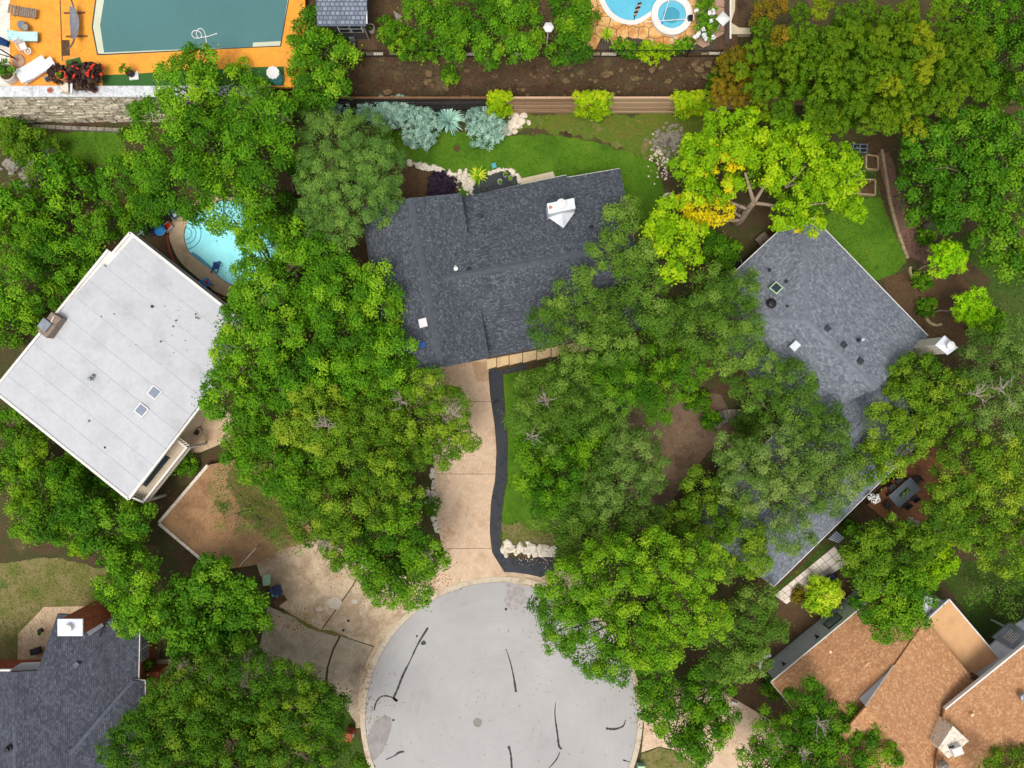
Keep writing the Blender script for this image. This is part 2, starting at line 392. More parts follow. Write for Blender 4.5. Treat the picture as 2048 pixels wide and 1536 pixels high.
def street_mat():
    m, n, l, b = base_mat('street'); b.inputs['Roughness'].default_value = .88; b.inputs['Specular IOR Level'].default_value = .25
    g = n.new('ShaderNodeNewGeometry'); sub = n.new('ShaderNodeVectorMath'); sub.operation = 'SUBTRACT'; c = P(1003, 1436, 0); sub.inputs[1].default_value = (c.x, c.y, 0); l.new(g.outputs['Position'], sub.inputs[0])
    ln = n.new('ShaderNodeVectorMath'); ln.operation = 'LENGTH'; l.new(sub.outputs[0], ln.inputs[0])
    sx = n.new('ShaderNodeSeparateXYZ'); l.new(sub.outputs[0], sx.inputs[0]); at = n.new('ShaderNodeMath'); at.operation = 'ARCTAN2'; l.new(sx.outputs[1], at.inputs[0]); l.new(sx.outputs[0], at.inputs[1])
    cb = n.new('ShaderNodeCombineXYZ'); l.new(ln.outputs['Value'], cb.inputs[0]); l.new(at.outputs[0], cb.inputs[1])
    rn = n.new('ShaderNodeTexNoise'); rn.inputs['Scale'].default_value = 2.6; rn.inputs['Detail'].default_value = 6; rn.inputs['Roughness'].default_value = .65; l.new(cb.outputs[0], rn.inputs['Vector'])
    bn = n.new('ShaderNodeTexNoise'); bn.inputs['Scale'].default_value = .16; bn.inputs['Detail'].default_value = 9; bn.inputs['Roughness'].default_value = .6; l.new(g.outputs['Position'], bn.inputs['Vector'])
    rs = n.new('ShaderNodeMath'); rs.operation = 'MULTIPLY_ADD'; rs.inputs[1].default_value = .35; rs.inputs[2].default_value = .325; l.new(rn.outputs['Fac'], rs.inputs[0])
    ad = n.new('ShaderNodeMath'); ad.operation = 'ADD'; l.new(rs.outputs[0], ad.inputs[0]); l.new(bn.outputs['Fac'], ad.inputs[1]); hf = n.new('ShaderNodeMath'); hf.operation = 'MULTIPLY'; hf.inputs[1].default_value = .5; l.new(ad.outputs[0], hf.inputs[0])
    r = ramp(n, [L(150, 146, 143), L(162, 159, 157), L(168, 165, 163), L(177, 174, 172)], .36, .64); l.new(hf.outputs[0], r.inputs[0])
    fn = n.new('ShaderNodeTexNoise'); fn.inputs['Scale'].default_value = 38; fn.inputs['Detail'].default_value = 3; l.new(g.outputs['Position'], fn.inputs['Vector'])
    vo = n.new('ShaderNodeTexVoronoi'); vo.inputs['Scale'].default_value = 2.2; l.new(g.outputs['Position'], vo.inputs['Vector'])
    sp = n.new('ShaderNodeMapRange'); sp.inputs[1].default_value = .03; sp.inputs[2].default_value = .07; sp.inputs[3].default_value = .72; sp.inputs[4].default_value = 1; l.new(vo.outputs['Distance'], sp.inputs[0])
    mr = n.new('ShaderNodeMapRange'); mr.inputs[1].default_value = .3; mr.inputs[2].default_value = .7; mr.inputs[3].default_value = .86; mr.inputs[4].default_value = 1.1; l.new(fn.outputs['Fac'], mr.inputs[0])
    mu = n.new('ShaderNodeMath'); mu.operation = 'MULTIPLY'; l.new(sp.outputs[0], mu.inputs[0]); l.new(mr.outputs[0], mu.inputs[1])
    mx = n.new('ShaderNodeMix'); mx.data_type = 'RGBA'; mx.blend_type = 'MULTIPLY'; mx.inputs[0].default_value = 1; l.new(r.outputs[0], mx.inputs[6]); l.new(mu.outputs[0], mx.inputs[7]); l.new(mx.outputs[2], b.inputs['Base Color'])
street_mat()
M('tar', [L(38, 38, 40), L(48, 48, 50)], 2, .6, 20, .2)
M('wet', [L(130, 123, 121), L(146, 140, 139)], 1.2, .6, 20, .12)
M('stain_dark', [L(140, 132, 128), L(168, 162, 160)], 2.5, .8, 20, .15)
M('kerb', [L(180, 164, 142), L(194, 180, 158), L(166, 148, 124)], .9, .85, 14, .12, .2)
M('drive', [L(172, 140, 110), L(192, 163, 135), L(204, 177, 150), L(194, 166, 138), L(180, 148, 118)], .45, .87, 7, .12, .2, detail=9, lo=.28, hi=.74)
M('drive_old', [L(180, 158, 130), L(194, 172, 144), L(164, 140, 112), L(200, 178, 150)], .4, .88, 9, .16, .25)
M('drive_grey', [L(152, 136, 114), L(172, 156, 132), L(132, 115, 96)], .35, .88, 9, .18, .25)
M('drive_patch', [L(196, 186, 172), L(182, 170, 154)], 1.5, .9, 12, .1)
M('stain_brown', [L(172, 138, 106), L(186, 154, 124)], 1.5, .85, 12, .1)
M('joint', [L(84, 68, 54), L(100, 82, 66)], 2, .9)
M('black_gravel', [L(44, 46, 52), L(64, 66, 72), L(54, 56, 62)], 1.6, .75, 26, .5, .9, bscale=40)
M('paver', [L(206, 174, 128), L(222, 194, 150), L(196, 162, 116)], .9, .85, 12, .12, .15)
M('tile_pale', [L(214, 200, 184), L(228, 216, 204), L(190, 160, 130)], .7, .8, 14, .08, lo=.3, hi=.85)
M('limestone', [L(196, 182, 160), L(224, 214, 198), L(174, 156, 130)], 2.5, .9, 9, .15, .4)
M('wall_stone', [L(200, 188, 164), L(214, 202, 180), L(176, 162, 138), L(96, 90, 84)], .8, .9, 4, .3, .5, lo=.3, hi=.72)
M('mortar', [L(62, 54, 46), L(86, 76, 64)], 2, .95, 10, .25)
M('coping', [L(176, 178, 180), L(206, 208, 210), L(150, 150, 152)], .9, .5, 8, .12)
M('flagstone', [L(196, 142, 78), L(214, 172, 112), L(186, 124, 62), L(204, 178, 134)], .8, .85, 6, .14, .3)
M('flag_pink', [L(166, 132, 110), L(184, 152, 130)], .8, .85, 6, .14, .3)
M('white_coping', [L(208, 202, 194), L(220, 216, 210)], 1, .6, 10, .04)
M('orange_deck', [L(196, 126, 62), L(222, 148, 58), L(228, 154, 52), L(210, 136, 50), L(234, 176, 98)], .4, .8, 5, .1, detail=9, lo=.28, hi=.74)
M('pale_path', [L(206, 196, 180), L(222, 214, 202), L(182, 168, 148)], .8, .85, 10, .14, .2)
M('murky_water', [L(72, 112, 112), L(78, 120, 119)], .15, .12, 3, .02, spec=.5)
M('pool_ledge', [L(186, 188, 162), L(200, 202, 178)], .6, .7, 6, .05)
M('pool_edge', [L(52, 58, 54), L(70, 76, 70)], 1, .7)
M('plaster', [L(166, 222, 224), L(178, 230, 232), L(158, 216, 220)], .5, .7, 6, .03)
M('plaster_step', [L(120, 204, 208), L(132, 212, 216)], .5, .7, 6, .03)
M('plaster_b', [L(108, 178, 198), L(118, 188, 206)], .5, .7, 6, .03)
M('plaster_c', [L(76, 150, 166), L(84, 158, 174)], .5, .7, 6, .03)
water_mat('water', (.86, .98, 1.0, 1)); 
M('pool_concrete', [L(188, 160, 130), L(200, 174, 144), L(172, 142, 112)], .6, .85, 10, .12)
M('brick_edge', [L(142, 72, 52), L(160, 86, 64)], 3, .85, 14, .2)
M('concrete_path', [L(196, 180, 150), L(208, 194, 166)], .8, .85, 10, .1)
shingle_mat('roof_main', L(60, 64, 71), L(80, 85, 93), L(118, 123, 130), .2, .12, .01, var=.35, spot=.55)
shingle_mat('roof_grey', L(94, 99, 108), L(124, 129, 138), L(156, 160, 167), .24, .13, .01, var=.35, spot=.5)
shingle_mat('roof_dark', L(60, 62, 71), L(80, 82, 92), L(102, 107, 117), .3, .15, .016, var=.8, spot=.4)
shingle_mat('roof_tan', L(164, 116, 79), L(184, 136, 97), L(214, 174, 130), .24, .13, .01, var=.3, spot=.5)
shingle_mat('roof_shed', L(104, 112, 126), L(132, 140, 154), L(150, 156, 168), .34, .3, .05, spot=.2)
M('ridge_main', [L(70, 75, 82), L(80, 85, 92)], 2, .9, 16, .12)
M('ridge_grey', [L(102, 107, 116), L(120, 125, 134)], 3, .9, 16, .15)
M('ridge_dark', [L(78, 82, 94), L(98, 104, 114)], 3, .9, 16, .15)
M('ridge_tan', [L(176, 128, 90), L(194, 150, 108)], 3, .9, 16, .15)
M('membrane', [L(166, 167, 170), L(182, 183, 186), L(174, 175, 178), L(154, 153, 151)], .28, .6, 3, .04, detail=8, lo=.3, hi=.78)
M('membrane_seam', [L(166, 168, 171), L(176, 177, 180)], 1, .6)
M('tan_flat', [L(190, 144, 98), L(202, 158, 112), L(182, 136, 92)], .3, .8, 12, .06)
M('white_metal', [L(200, 205, 210), L(212, 216, 221), L(190, 194, 200)], 1, .4, 6, .03)
M('white_paint', [L(206, 204, 200), L(218, 216, 212)], 1, .5, 6, .04)
M('fascia', [L(206, 202, 194), L(222, 218, 212)], 1, .55, 6, .06)
M('dark_metal', [L(38, 40, 44), L(52, 54, 58)], 2, .45, 10, .1)
M('black', [L(18, 18, 20), L(26, 26, 28)], 2, .5)
M('grey_metal', [L(120, 126, 132), L(140, 146, 152)], 2, .4, 8, .08, metal=.3)
M('glass_blue', [L(44, 78, 140), L(56, 92, 156)], 1.2, .12, 6, .1, spec=.6)
M('glass_grey', [L(112, 122, 138), L(128, 138, 152)], .8, .15, 6, .05, spec=.6)
M('glass_dark', [L(26, 34, 42), L(40, 52, 60)], .8, .08, 6, .05, spec=.7)
M('dome_white', [L(214, 210, 210), L(224, 220, 218)], 2, .3, 6, .03)
M('wall_brick', [L(136, 70, 46), L(158, 86, 58), L(120, 60, 40)], 3, .9, 10, .2, .3)
M('wall_grey', [L(190, 196, 202), L(202, 208, 213)], 1, .8, 8, .06)
M('wall_cream', [L(196, 180, 154), L(206, 192, 168)], 1, .85, 8, .08)
M('wall_limestone', [L(182, 168, 144), L(198, 186, 164)], 1.4, .9, 7, .12)
M('wall_dark', [L(58, 56, 54), L(74, 72, 70)], 1, .85, 8, .1)
M('cedar', [L(176, 142, 112), L(194, 160, 130), L(184, 150, 120)], .8, .8, 8, .14, stretch=(.4, 6, 6))
M('cedar_b', [L(190, 156, 126), L(204, 172, 142)], .8, .8, 8, .12, stretch=(.4, 6, 6))
M('cedar_c', [L(150, 116, 90), L(168, 134, 106)], .8, .8, 8, .12, stretch=(.4, 6, 6))
M('fence_black', [L(36, 32, 34), L(58, 50, 50), L(92, 78, 74)], .5, .7, 8, .15, stretch=(.3, 4, 4), lo=.3, hi=.8)
M('deck_red', [L(122, 76, 48), L(140, 90, 60), L(108, 66, 42)], 1.4, .7, 8, .15, stretch=(1, 1, 1))
M('deck_pale', [L(196, 178, 156), L(212, 196, 174)], 1, .8, 10, .1)
M('wood_weather', [L(112, 98, 86), L(138, 122, 108), L(96, 84, 74)], 3, .85, 12, .15)
M('wood_brown', [L(104, 72, 46), L(126, 90, 60)], 2, .8, 10, .15)
M('timber_pale', [L(176, 158, 122), L(150, 130, 98)], 2, .9, 10, .15)
M('stone_grey', [L(120, 112, 100), L(148, 140, 126), L(98, 92, 82)], 1.6, .92, 7, .2, .5)
M('bank_stone', [L(90, 72, 48), L(116, 96, 66), L(76, 60, 42)], 1.6, .92, 7, .25, .6)
M('terracotta', [L(170, 104, 66), L(190, 126, 86)], 2, .85, 10, .1)
M('pot_pale', [L(180, 170, 156), L(200, 190, 176)], 2, .85, 10, .1)
M('pot_black', [L(28, 30, 34), L(42, 44, 48)], 2, .5)
M('plastic_blue', [L(20, 60, 130), L(28, 72, 148)], 1, .4)
M('plastic_sky', [L(36, 130, 200), L(50, 146, 214)], 1, .4)
M('plastic_navy', [L(24, 36, 64), L(34, 48, 80)], 1, .4)
M('plastic_red', [L(196, 48, 26), L(210, 62, 36)], 1, .4)
M('plastic_green', [L(176, 204, 168), L(160, 190, 150)], 1, .5)
M('plastic_teal', [L(70, 150, 160), L(84, 164, 172)], 1, .45)
M('teal_box', [L(130, 178, 170), L(146, 190, 182)], 1, .5)
M('fabric_aqua', [L(150, 206, 200), L(196, 232, 226), L(120, 186, 184)], 5, .85, 20, .1)
M('fabric_white', [L(212, 212, 214), L(222, 222, 224)], 2, .85)
M('fabric_navy', [L(14, 48, 96), L(24, 64, 116)], 3, .85)
M('fabric_grey', [L(112, 112, 116), L(132, 132, 136)], 3, .85, 20, .15)
M('table_grey', [L(104, 112, 120), L(120, 128, 136)], 1, .4, 8, .06)
M('rug_teal', [L(26, 48, 58), L(44, 60, 66), L(60, 58, 50)], .8, .6, 10, .15)
M('manhole', [L(108, 104, 100), L(130, 126, 122)], 6, .6, 30, .25, metal=.2)
M('leaf_litter', [L(70, 60, 54), L(110, 96, 80)], 4, .9)
M('bark', [L(82, 68, 56), L(112, 96, 80), L(66, 54, 44)], 3, .95, 10, .25, .6)
M('bark_pale', [L(132, 112, 94), L(158, 138, 118), L(112, 94, 78)], 3, .9, 10, .2, .4)
M('deadwood', [L(140, 126, 116), L(164, 150, 140)], 3, .9)
M('red_flower', [L(198, 40, 22), L(220, 62, 34)], 3, .6)
leaf_mat('leaf_bright', [L(40, 75, 8), L(62, 104, 12), L(92, 134, 18), L(136, 161, 32)])
leaf_mat('leaf_mid', [L(36, 72, 6), L(58, 98, 10), L(84, 122, 14), L(116, 142, 24)])
leaf_mat('leaf_oak', [L(42, 72, 9), L(66, 98, 15), L(93, 121, 22), L(130, 144, 36)])
leaf_mat('leaf_elm', [L(46, 74, 17), L(66, 97, 25), L(90, 117, 37), L(118, 139, 57)])
leaf_mat('leaf_grey', [L(54, 80, 24), L(74, 100, 36), L(96, 119, 50), L(126, 140, 74)])
leaf_mat('leaf_olive', [L(54, 84, 7), L(70, 100, 8), L(84, 108, 10), L(116, 124, 14)])
leaf_mat('leaf_rust', [L(80, 84, 12), L(98, 90, 14), L(118, 96, 18), L(134, 96, 26)])
leaf_mat('leaf_lime', [L(84, 124, 8), L(112, 148, 11), L(136, 164, 16), L(170, 180, 26)], .35)
leaf_mat('leaf_crape', [L(100, 150, 10), L(126, 172, 14), L(148, 188, 20), L(172, 200, 36)], .35)
leaf_mat('leaf_oak2', [L(34, 62, 8), L(52, 86, 11), L(74, 106, 16), L(112, 126, 28)])
leaf_mat('leaf_live', [L(44, 78, 8), L(66, 106, 11), L(92, 131, 16), L(130, 154, 28)])
leaf_mat('leaf_yellow', [L(168, 160, 8), L(196, 176, 12), L(208, 166, 16), L(190, 182, 30)], .35)
leaf_mat('leaf_deep', [L(36, 70, 7), L(53, 93, 10), L(72, 112, 14), L(104, 134, 24)])
leaf_mat('leaf_juniper', [L(56, 84, 34), L(74, 104, 42), L(92, 122, 48), L(114, 138, 58)], .15)
leaf_mat('leaf_blue', [L(92, 120, 112), L(118, 146, 134), L(140, 166, 152), L(166, 186, 172)], .1)
leaf_mat('leaf_canna', [L(40, 26, 26), L(56, 36, 34), L(64, 50, 40), L(82, 60, 50)], .1)
leaf_mat('leaf_purple', [L(28, 20, 34), L(40, 28, 46), L(48, 36, 52), L(60, 46, 60)], .1)
leaf_mat('leaf_white', [L(200, 204, 190), L(222, 224, 214), L(232, 232, 226), L(240, 240, 236)], .1)
leaf_mat('blade_green', [L(52, 92, 20), L(76, 116, 26), L(104, 138, 36), L(140, 160, 60)])
leaf_mat('blade_lime', [L(90, 130, 12), L(130, 160, 20), L(170, 190, 36), L(196, 204, 70)])
leaf_mat('blade_blue', [L(92, 126, 118), L(118, 150, 140), L(140, 170, 158), L(160, 186, 172)], .1)
def spec(k, mat, ll, lw, rc, dens, jit=.45, cover=1.0, ctint=.5): SPEC[k] = dict(mat=mat, ll=ll*1.1, lw=lw*1.1, rc=rc*1.15, dens=dens*.54, fill=.12 if k in ('blue', 'small', 'small_mid', 'small_lime', 'spiky') else .36, jit=jit, cover=cover, ctint=ctint)
spec('bright', 'leaf_bright', .19, .105, .68, 225, .5, .84, .45)
spec('mid', 'leaf_mid', .19, .105, .68, 225, .5, .84, .45)
spec('broad', 'leaf_bright', .3, .13, .7, 130, .55, .86, .45)
spec('oak', 'leaf_oak', .17, .09, .58, 270, .5, .84, .45)
spec('elm', 'leaf_elm', .19, .07, .62, 260, .65, .86, .45)
spec('grey', 'leaf_grey', .18, .065, .55, 270, .7, .86, .45)
spec('olive', 'leaf_olive', .15, .09, .26, 360, .4, 1.1, .25)
spec('rust', 'leaf_rust', .16, .09, .45, 250, .45)
spec('lime', 'leaf_lime', .22, .14, .5, 165, .45, .8)
spec('lime_low', 'leaf_mid', .22, .14, .5, 130, .45, .7)
spec('yellow', 'leaf_yellow', .24, .14, .4, 115, .45, .7)
spec('deep', 'leaf_deep', .23, .13, .66, 190, .45, .84, .45)
spec('juniper', 'leaf_juniper', .18, .05, .5, 360, .75, 1.0)
spec('blue', 'leaf_blue', .18, .06, .28, 380, .75, .7)
spec('canna', 'leaf_canna', .36, .16, .35, 120, .5)
spec('purple', 'leaf_purple', .2, .1, .3, 160, .5)
spec('white', 'leaf_white', .12, .1, .2, 300, .5)
spec('small', 'leaf_bright', .17, .09, .33, 240, .6)
spec('small_mid', 'leaf_mid', .17, .09, .33, 240, .6)
spec('small_lime', 'leaf_lime', .16, .08, .28, 280, .7)
spec('spiky', 'blade_lime', .42, .09, .45, 95, .8)
spec('sparse', 'leaf_elm', .16, .06, .7, 70, .7, .55)

# ------------------------------------------------------------------ ground and levels
Z_L, Z_R = 5.4, 4.6                      # terraces above the retaining wall (left) and above the bank (centre)
Y_WALL = P(0, 245, 0).y; Y_FEN = P(0, 228, 0).y; Y_RAIL = P(0, 114, Z_R).y
def ground_z(x, y):
    def st(a, b, v): return max(0., min(1., (v-a)/(b-a)))
    zl = 5.3*st(Y_WALL+.25, Y_WALL+.55, y)
    zc = 1.0*st(Y_FEN+.1, Y_FEN+.3, y)+3.3*st(Y_FEN+.5, Y_RAIL+.2, y)
    zr = 4.3*st(19.5, 28, y)
    a = st(-19.2, -16.5, x); b = st(17.0, 19.5, x)
    return zl*(1-a)+zc*a*(1-b)+zr*b
gx = [-400, -200, -100, -60]+[i*1.0 for i in range(-48, 49)]+[60, 100, 200, 400]
gy = [-400, -200, -100, -60]+[i*1.0 for i in range(-36, 19)]+[19.5, 20, 20.5, 21, 21.5]+sorted([Y_WALL+.25, Y_WALL+.55, Y_FEN+.1, Y_FEN+.3, Y_FEN+.5, 24.0, 24.8, Y_RAIL+.2, 27, 28, 29, 30, 32, 34, 37])+[60, 100, 200, 400]
mb = MB(); nx = len(gx)
mb.add([(x, y, ground_z(x, y)) for y in gy for x in gx], [(j*nx+i, j*nx+i+1, (j+1)*nx+i+1, (j+1)*nx+i) for j in range(len(gy)-1) for i in range(nx-1)])
tag(mb.build('ground', 'ground'), kind='structure')
# soil bank between the board fence and the upper terrace
nbx, nby = 150, 26; x0, x1 = P(600, 0, 2).x, P(1470, 0, 3).x; mb = MB()
from mathutils import noise as NZ
def bank_z(x, y):
    t = max(0, min(1, (y-Y_FEN-.25)/(Y_RAIL+.1-Y_FEN-.25)))
    q = 1.15+(Z_R-.08-1.15)*t; a = math.sin(t*math.pi)
    return q+a*(NZ.noise(Vector((x*.6, y*.9, 1)))*.45+NZ.noise(Vector((x*2.1, y*2.6, 3)))*.22+.12)
mb.add([(x0+(x1-x0)*i/nbx, Y_FEN+.22+(Y_RAIL+.15-Y_FEN-.22)*j/nby, bank_z(x0+(x1-x0)*i/nbx, Y_FEN+.22+(Y_RAIL+.15-Y_FEN-.22)*j/nby)) for j in range(nby+1) for i in range(nbx+1)],
       [(j*(nbx+1)+i, j*(nbx+1)+i+1, (j+1)*(nbx+1)+i+1, (j+1)*(nbx+1)+i) for j in range(nby) for i in range(nbx)])
bank = tag(mb.build('bank', 'bank', smooth=True), kind='structure')
for i in range(120):
    x = random.uniform(x0+2.5, x1-1.5) if i < 80 else random.uniform(1, x1-1.5); y = Y_FEN+.4+(Y_RAIL-Y_FEN-.5)*(random.random()**2 if i < 80 else random.uniform(.45, .95))
    MB().rock((x, y, bank_z(x, y)), random.choice((.08, .1, .12, .16, .2, .28, .38)), flat=.5).build('stone', 'bank_stone', bank)
# ------------------------------------------------------------------ street, kerb, tar seams
SCX, SCY, SR = 1003, 1436, 272
cpts = [(SCX+SR*math.cos(a), SCY+SR*math.sin(a)) for a in [i*math.pi/48 for i in range(96)] if not (math.radians(62) < a < math.radians(118))]
k = [i for i, p in enumerate(cpts) if p[1] < SCY+SR*.9]
ring = [(SCX+SR*math.cos(math.radians(t)), SCY+SR*math.sin(math.radians(t))) for t in range(62, -243, -3)]
street = slab('street', ring+[(SCX-SR*.46, 2600), (SCX+SR*.46, 2600)], -.05, .02, 'street')
def seam(pts, widths, z=.0245):
    pl = smooth_curve([P(a, b, z) for a, b in pts], 6, False); n = len(pl); vs = []; fs = []
    for i, p in enumerate(pl):
        d = (pl[min(i+1, n-1)]-pl[max(0, i-1)]).normalized(); nr = Vector((-d.y, d.x, 0)); t = i/(n-1)*(len(widths)-1); a = int(min(t, len(widths)-2)); wd = S((widths[a]*(1-(t-a))+widths[a+1]*(t-a))/2*random.uniform(.75, 1.25))
        vs += [p+nr*wd, p-nr*wd]
    for i in range(n-1): fs.append((2*i, 2*i+1, 2*i+3, 2*i+2))
    MB().add(vs, fs).build('tar_seam', 'tar', street)
seam([(856, 1255), (836, 1288), (820, 1322), (806, 1350), (796, 1376), (788, 1396), (795, 1402)], [4, 3.5, 2.5, 5, 4, 4, 6])
seam([(795, 1402), (782, 1394), (766, 1392), (755, 1400), (750, 1412), (749, 1421)], [5, 3, 3, 3, 3, 2])
seam([(1012, 1298), (1020, 1322), (1027, 1352), (1032, 1384)], [1.5, 2, 3, 5])
seam([(1111, 1405), (1110, 1432), (1115, 1468), (1118, 1492), (1124, 1498)], [1.5, 2.5, 4, 5, 3])
seam([(1212, 1457), (1230, 1458), (1246, 1452), (1251, 1440)], [5, 4, 3, 1.5])
seam([(1017, 1492), (1022, 1512), (1024, 1550)], [5, 4, 4])
seam([(1120, 1504), (1112, 1520), (1098, 1536)], [1.5, 2.5, 2])
seam([(772, 1519), (788, 1512), (798, 1505), (808, 1503)], [2, 2.5, 5, 4])
seam([(1246, 1520), (1256, 1523), (1270, 1528)], [4, 2, 1.5])
sheet('wet_patch', [(768, 1432), (782, 1436), (783, 1450), (778, 1470), (768, 1495), (756, 1515), (745, 1524), (738, 1505), (732, 1480), (742, 1456), (752, 1440)], .0235, 'wet', street, jit=.05)
sheet('stain', [(1010, 1165), (1045, 1170), (1052, 1195), (1044, 1220), (1020, 1225), (1010, 1205)], .0235, 'stain_dark', street, jit=.12)
sheet('stain', [(890, 1180), (915, 1174), (922, 1178), (912, 1186)], .0235, 'stain_dark', street, jit=.05)
for (x, y, r) in [(847, 1286, 5), (834, 1272, 2.5), (787, 1440, 3), (1012, 1218, 3), (864, 1192, 2.5), (876, 1190, 2.5), (748, 1532, 3)]:
    MB().prism([P(x+r*math.cos(a)*random.uniform(.7, 1.2), y+r*math.sin(a)*random.uniform(.7, 1.2), 0) for a in [i*.628 for i in range(10)]], .021, .026).build('tar_spot', 'tar', street)
mh = thing('manhole_cover', 'round cast iron manhole cover in the pale cul-de-sac', 'manhole cover', P(955, 1445, .02))
c = P(955, 1445, .02); MB().lathe(c, [(S(9), 0), (S(9), .012), (S(7.4), .012)], 28).build('rim', 'stone_grey', mh); MB().lathe(c, [(S(7), 0.0), (S(7), .016)], 28).build('lid', 'manhole', mh)
kerb = thing('kerb', None, None, P(SCX, SCY-SR-8, 0)); kerb['kind'] = 'structure'
for i in range(0, 33):
    a0 = math.radians(58-i*9.0); a1 = math.radians(58-(i+1)*9.0+.08); n = 6
    aa = [a0+(a1-a0)*k/n for k in range(n+1)]
    poly = [P(SCX+(SR+.5)*math.cos(a), SCY+(SR+.5)*math.sin(a), .06) for a in aa]+[P(SCX+(SR+10.5)*math.cos(a), SCY+(SR+10.5)*math.sin(a), .06) for a in reversed(aa)]
    MB().prism(poly, -.05, .075+random.uniform(-.003, .003)).build('kerb_stone', 'kerb', kerb)
# ------------------------------------------------------------------ lawns, beds, drives
def interp(pts, y):
    for (x0_, y0_), (x1_, y1_) in zip(pts, pts[1:]):
        if y0_ <= y <= y1_: return x0_+(x1_-x0_)*(y-y0_)/(y1_-y0_)
    return pts[0][0] if y < pts[0][1] else pts[-1][0]
dl = [(838, 735), (850, 800), (862, 870), (868, 930), (870, 985), (875, 1050), (888, 1110), (900, 1140), (908, 1163)]
dr = [(974, 712), (980, 790), (989, 850), (993, 900), (990, 960), (982, 1000), (979, 1060), (984, 1105), (1012, 1150), (1012, 1163)]
drive = thing('driveway', None, None, P(930, 950, 0)); drive['kind'] = 'structure'
cuts = [712, 803, 948, 1097, 1163]; tilt = [0, 3, -6, 0]
for i in range(4):
    ya, yb = cuts[i]+(.45 if i else 0), cuts[i+1]-(.45 if i < 3 else 0); n = 10
    ys = [ya+(yb-ya)*j/n for j in range(n+1)]
    poly = [(interp(dl, y), y) for y in ys]+[(interp(dr, y), y) for y in reversed(ys)]
    slab('slab', poly, -.05, .06, 'drive', drive)
slab('joint', [(interp(dl, y), y) for y in cuts[:1]+list(range(720, 1160, 20))]+[(interp(dr, y), y) for y in list(range(1140, 715, -20))], -.05, .03, 'joint', drive)
sheet('stain', [(942, 728), (974, 722), (976, 760), (955, 762), (948, 745)], .0635, 'drive_patch', drive, jit=.1).active_material = MATS['stain_brown']
path = slab('gravel_path', [(976, 735), (1003, 741), (1052, 728), (1054, 738), (1005, 748), (1006, 790), (1010, 830), (1014, 880), (1015, 920), (1013, 960), (1006, 1000), (1003, 1040), (1002, 1090), (1003, 1108), (1030, 1118), (1080, 1116), (1108, 1110), (1110, 1138), (1080, 1153), (1014, 1150), (986, 1108), (981, 1060), (984, 1000), (992, 960), (995, 900), (991, 850), (982, 790)], -.03, .045, 'black_gravel')
sheet('lawn', [(1006, 750), (1054, 740), (1260, 700), (1300, 760), (1250, 900), (1220, 1040), (1112, 1096), (1004, 1092), (1003, 1040), (1008, 1000), (1015, 960), (1016, 880), (1010, 810)], .012, 'lawn')
sheet('lawn', [(1004, 1045), (1050, 1052), (1110, 1070), (1115, 1092), (1004, 1090)], .018, 'lawn_dry', jit=.2)
slab('driveway_apron', [(1012, 1152), (1080, 1156), (1110, 1140), (1160, 1150), (1240, 1180), (1225, 1215), (1150, 1190), (1090, 1178), (1010, 1163)], -.05, .05, 'drive_old')
# left drives
ld = thing('old_driveway', None, None, P(650, 1190, 0)); ld['kind'] = 'structure'
slab('slab', [(505, 1100), (640, 1080), (735, 1120), (700, 1178), (640, 1262), (560, 1215), (545, 1180), (520, 1150)], -.05, .055, 'drive_old', ld)
slab('slab', [(737, 1121), (800, 1130), (880, 1150), (895, 1170), (850, 1192), (800, 1232), (748, 1292), (692, 1274), (642, 1263), (702, 1179)], -.05, .052, 'drive_old', ld)
sheet('patch', [(655, 1200), (672, 1194), (684, 1204), (676, 1218), (660, 1216)], .0595, 'drive_patch', ld, jit=.05)
sheet('patch', [(630, 1216), (640, 1213), (650, 1217), (643, 1223), (632, 1222)], .0595, 'drive_patch', ld, jit=.04)
sheet('patch', [(704, 1200), (716, 1198), (714, 1208), (706, 1207)], .0555, 'drive_patch', ld, jit=.04)
for (x, y) in ((697, 1241), (687, 1260), (811, 1217), (835, 1198)):
    MB().prism([P(x+3*math.cos(a), y+3*math.sin(a), 0) for a in [i*.628 for i in range(10)]], .05, .062).build('water_cover', 'dark_metal', ld)
gd = thing('grey_driveway', None, None, P(620, 1320, 0)); gd['kind'] = 'structure'
slab('slab', [(535, 1212), (600, 1240), (678, 1271), (664, 1300), (653, 1335), (649, 1364), (560, 1380), (420, 1370), (310, 1400), (315, 1320), (420, 1310), (520, 1290)], -.05, .05, 'drive_grey', gd)
slab('slab', [(682, 1272), (746, 1294), (730, 1330), (718, 1380), (715, 1430), (712, 1446), (690, 1415), (655, 1366), (657, 1335), (667, 1302)], -.05, .048, 'drive_grey', gd)
sheet('weeds', [(560, 1214), (600, 1236), (640, 1258), (690, 1270), (700, 1277), (672, 1272), (630, 1262), (585, 1234)], .066, 'yard_grass', jit=.06)
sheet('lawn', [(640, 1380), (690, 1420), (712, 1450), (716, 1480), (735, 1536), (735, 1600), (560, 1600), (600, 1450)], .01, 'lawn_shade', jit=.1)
sheet('lawn', [(-60, 1130), (120, 1115), (260, 1150), (330, 1240), (300, 1420), (0, 1420), (-60, 1420)], .01, 'lawn_dry', jit=.1)
slab('patio', [(36, 1268), (88, 1214), (190, 1212), (230, 1300), (180, 1345), (35, 1345)], -.03, .05, 'pool_concrete')
ap = [math.radians(t) for t in range(176, 300, 3)]
MB().prism([P(SCX+(SR+4)*math.cos(a), SCY+(SR+4)*math.sin(a), .046) for a in ap]+[P(SCX+(SR+20)*math.cos(a), SCY+(SR+20)*math.sin(a), .046) for a in reversed(ap)], -.05, .046).build('driveway_apron', 'drive_old')['kind'] = 'structure'
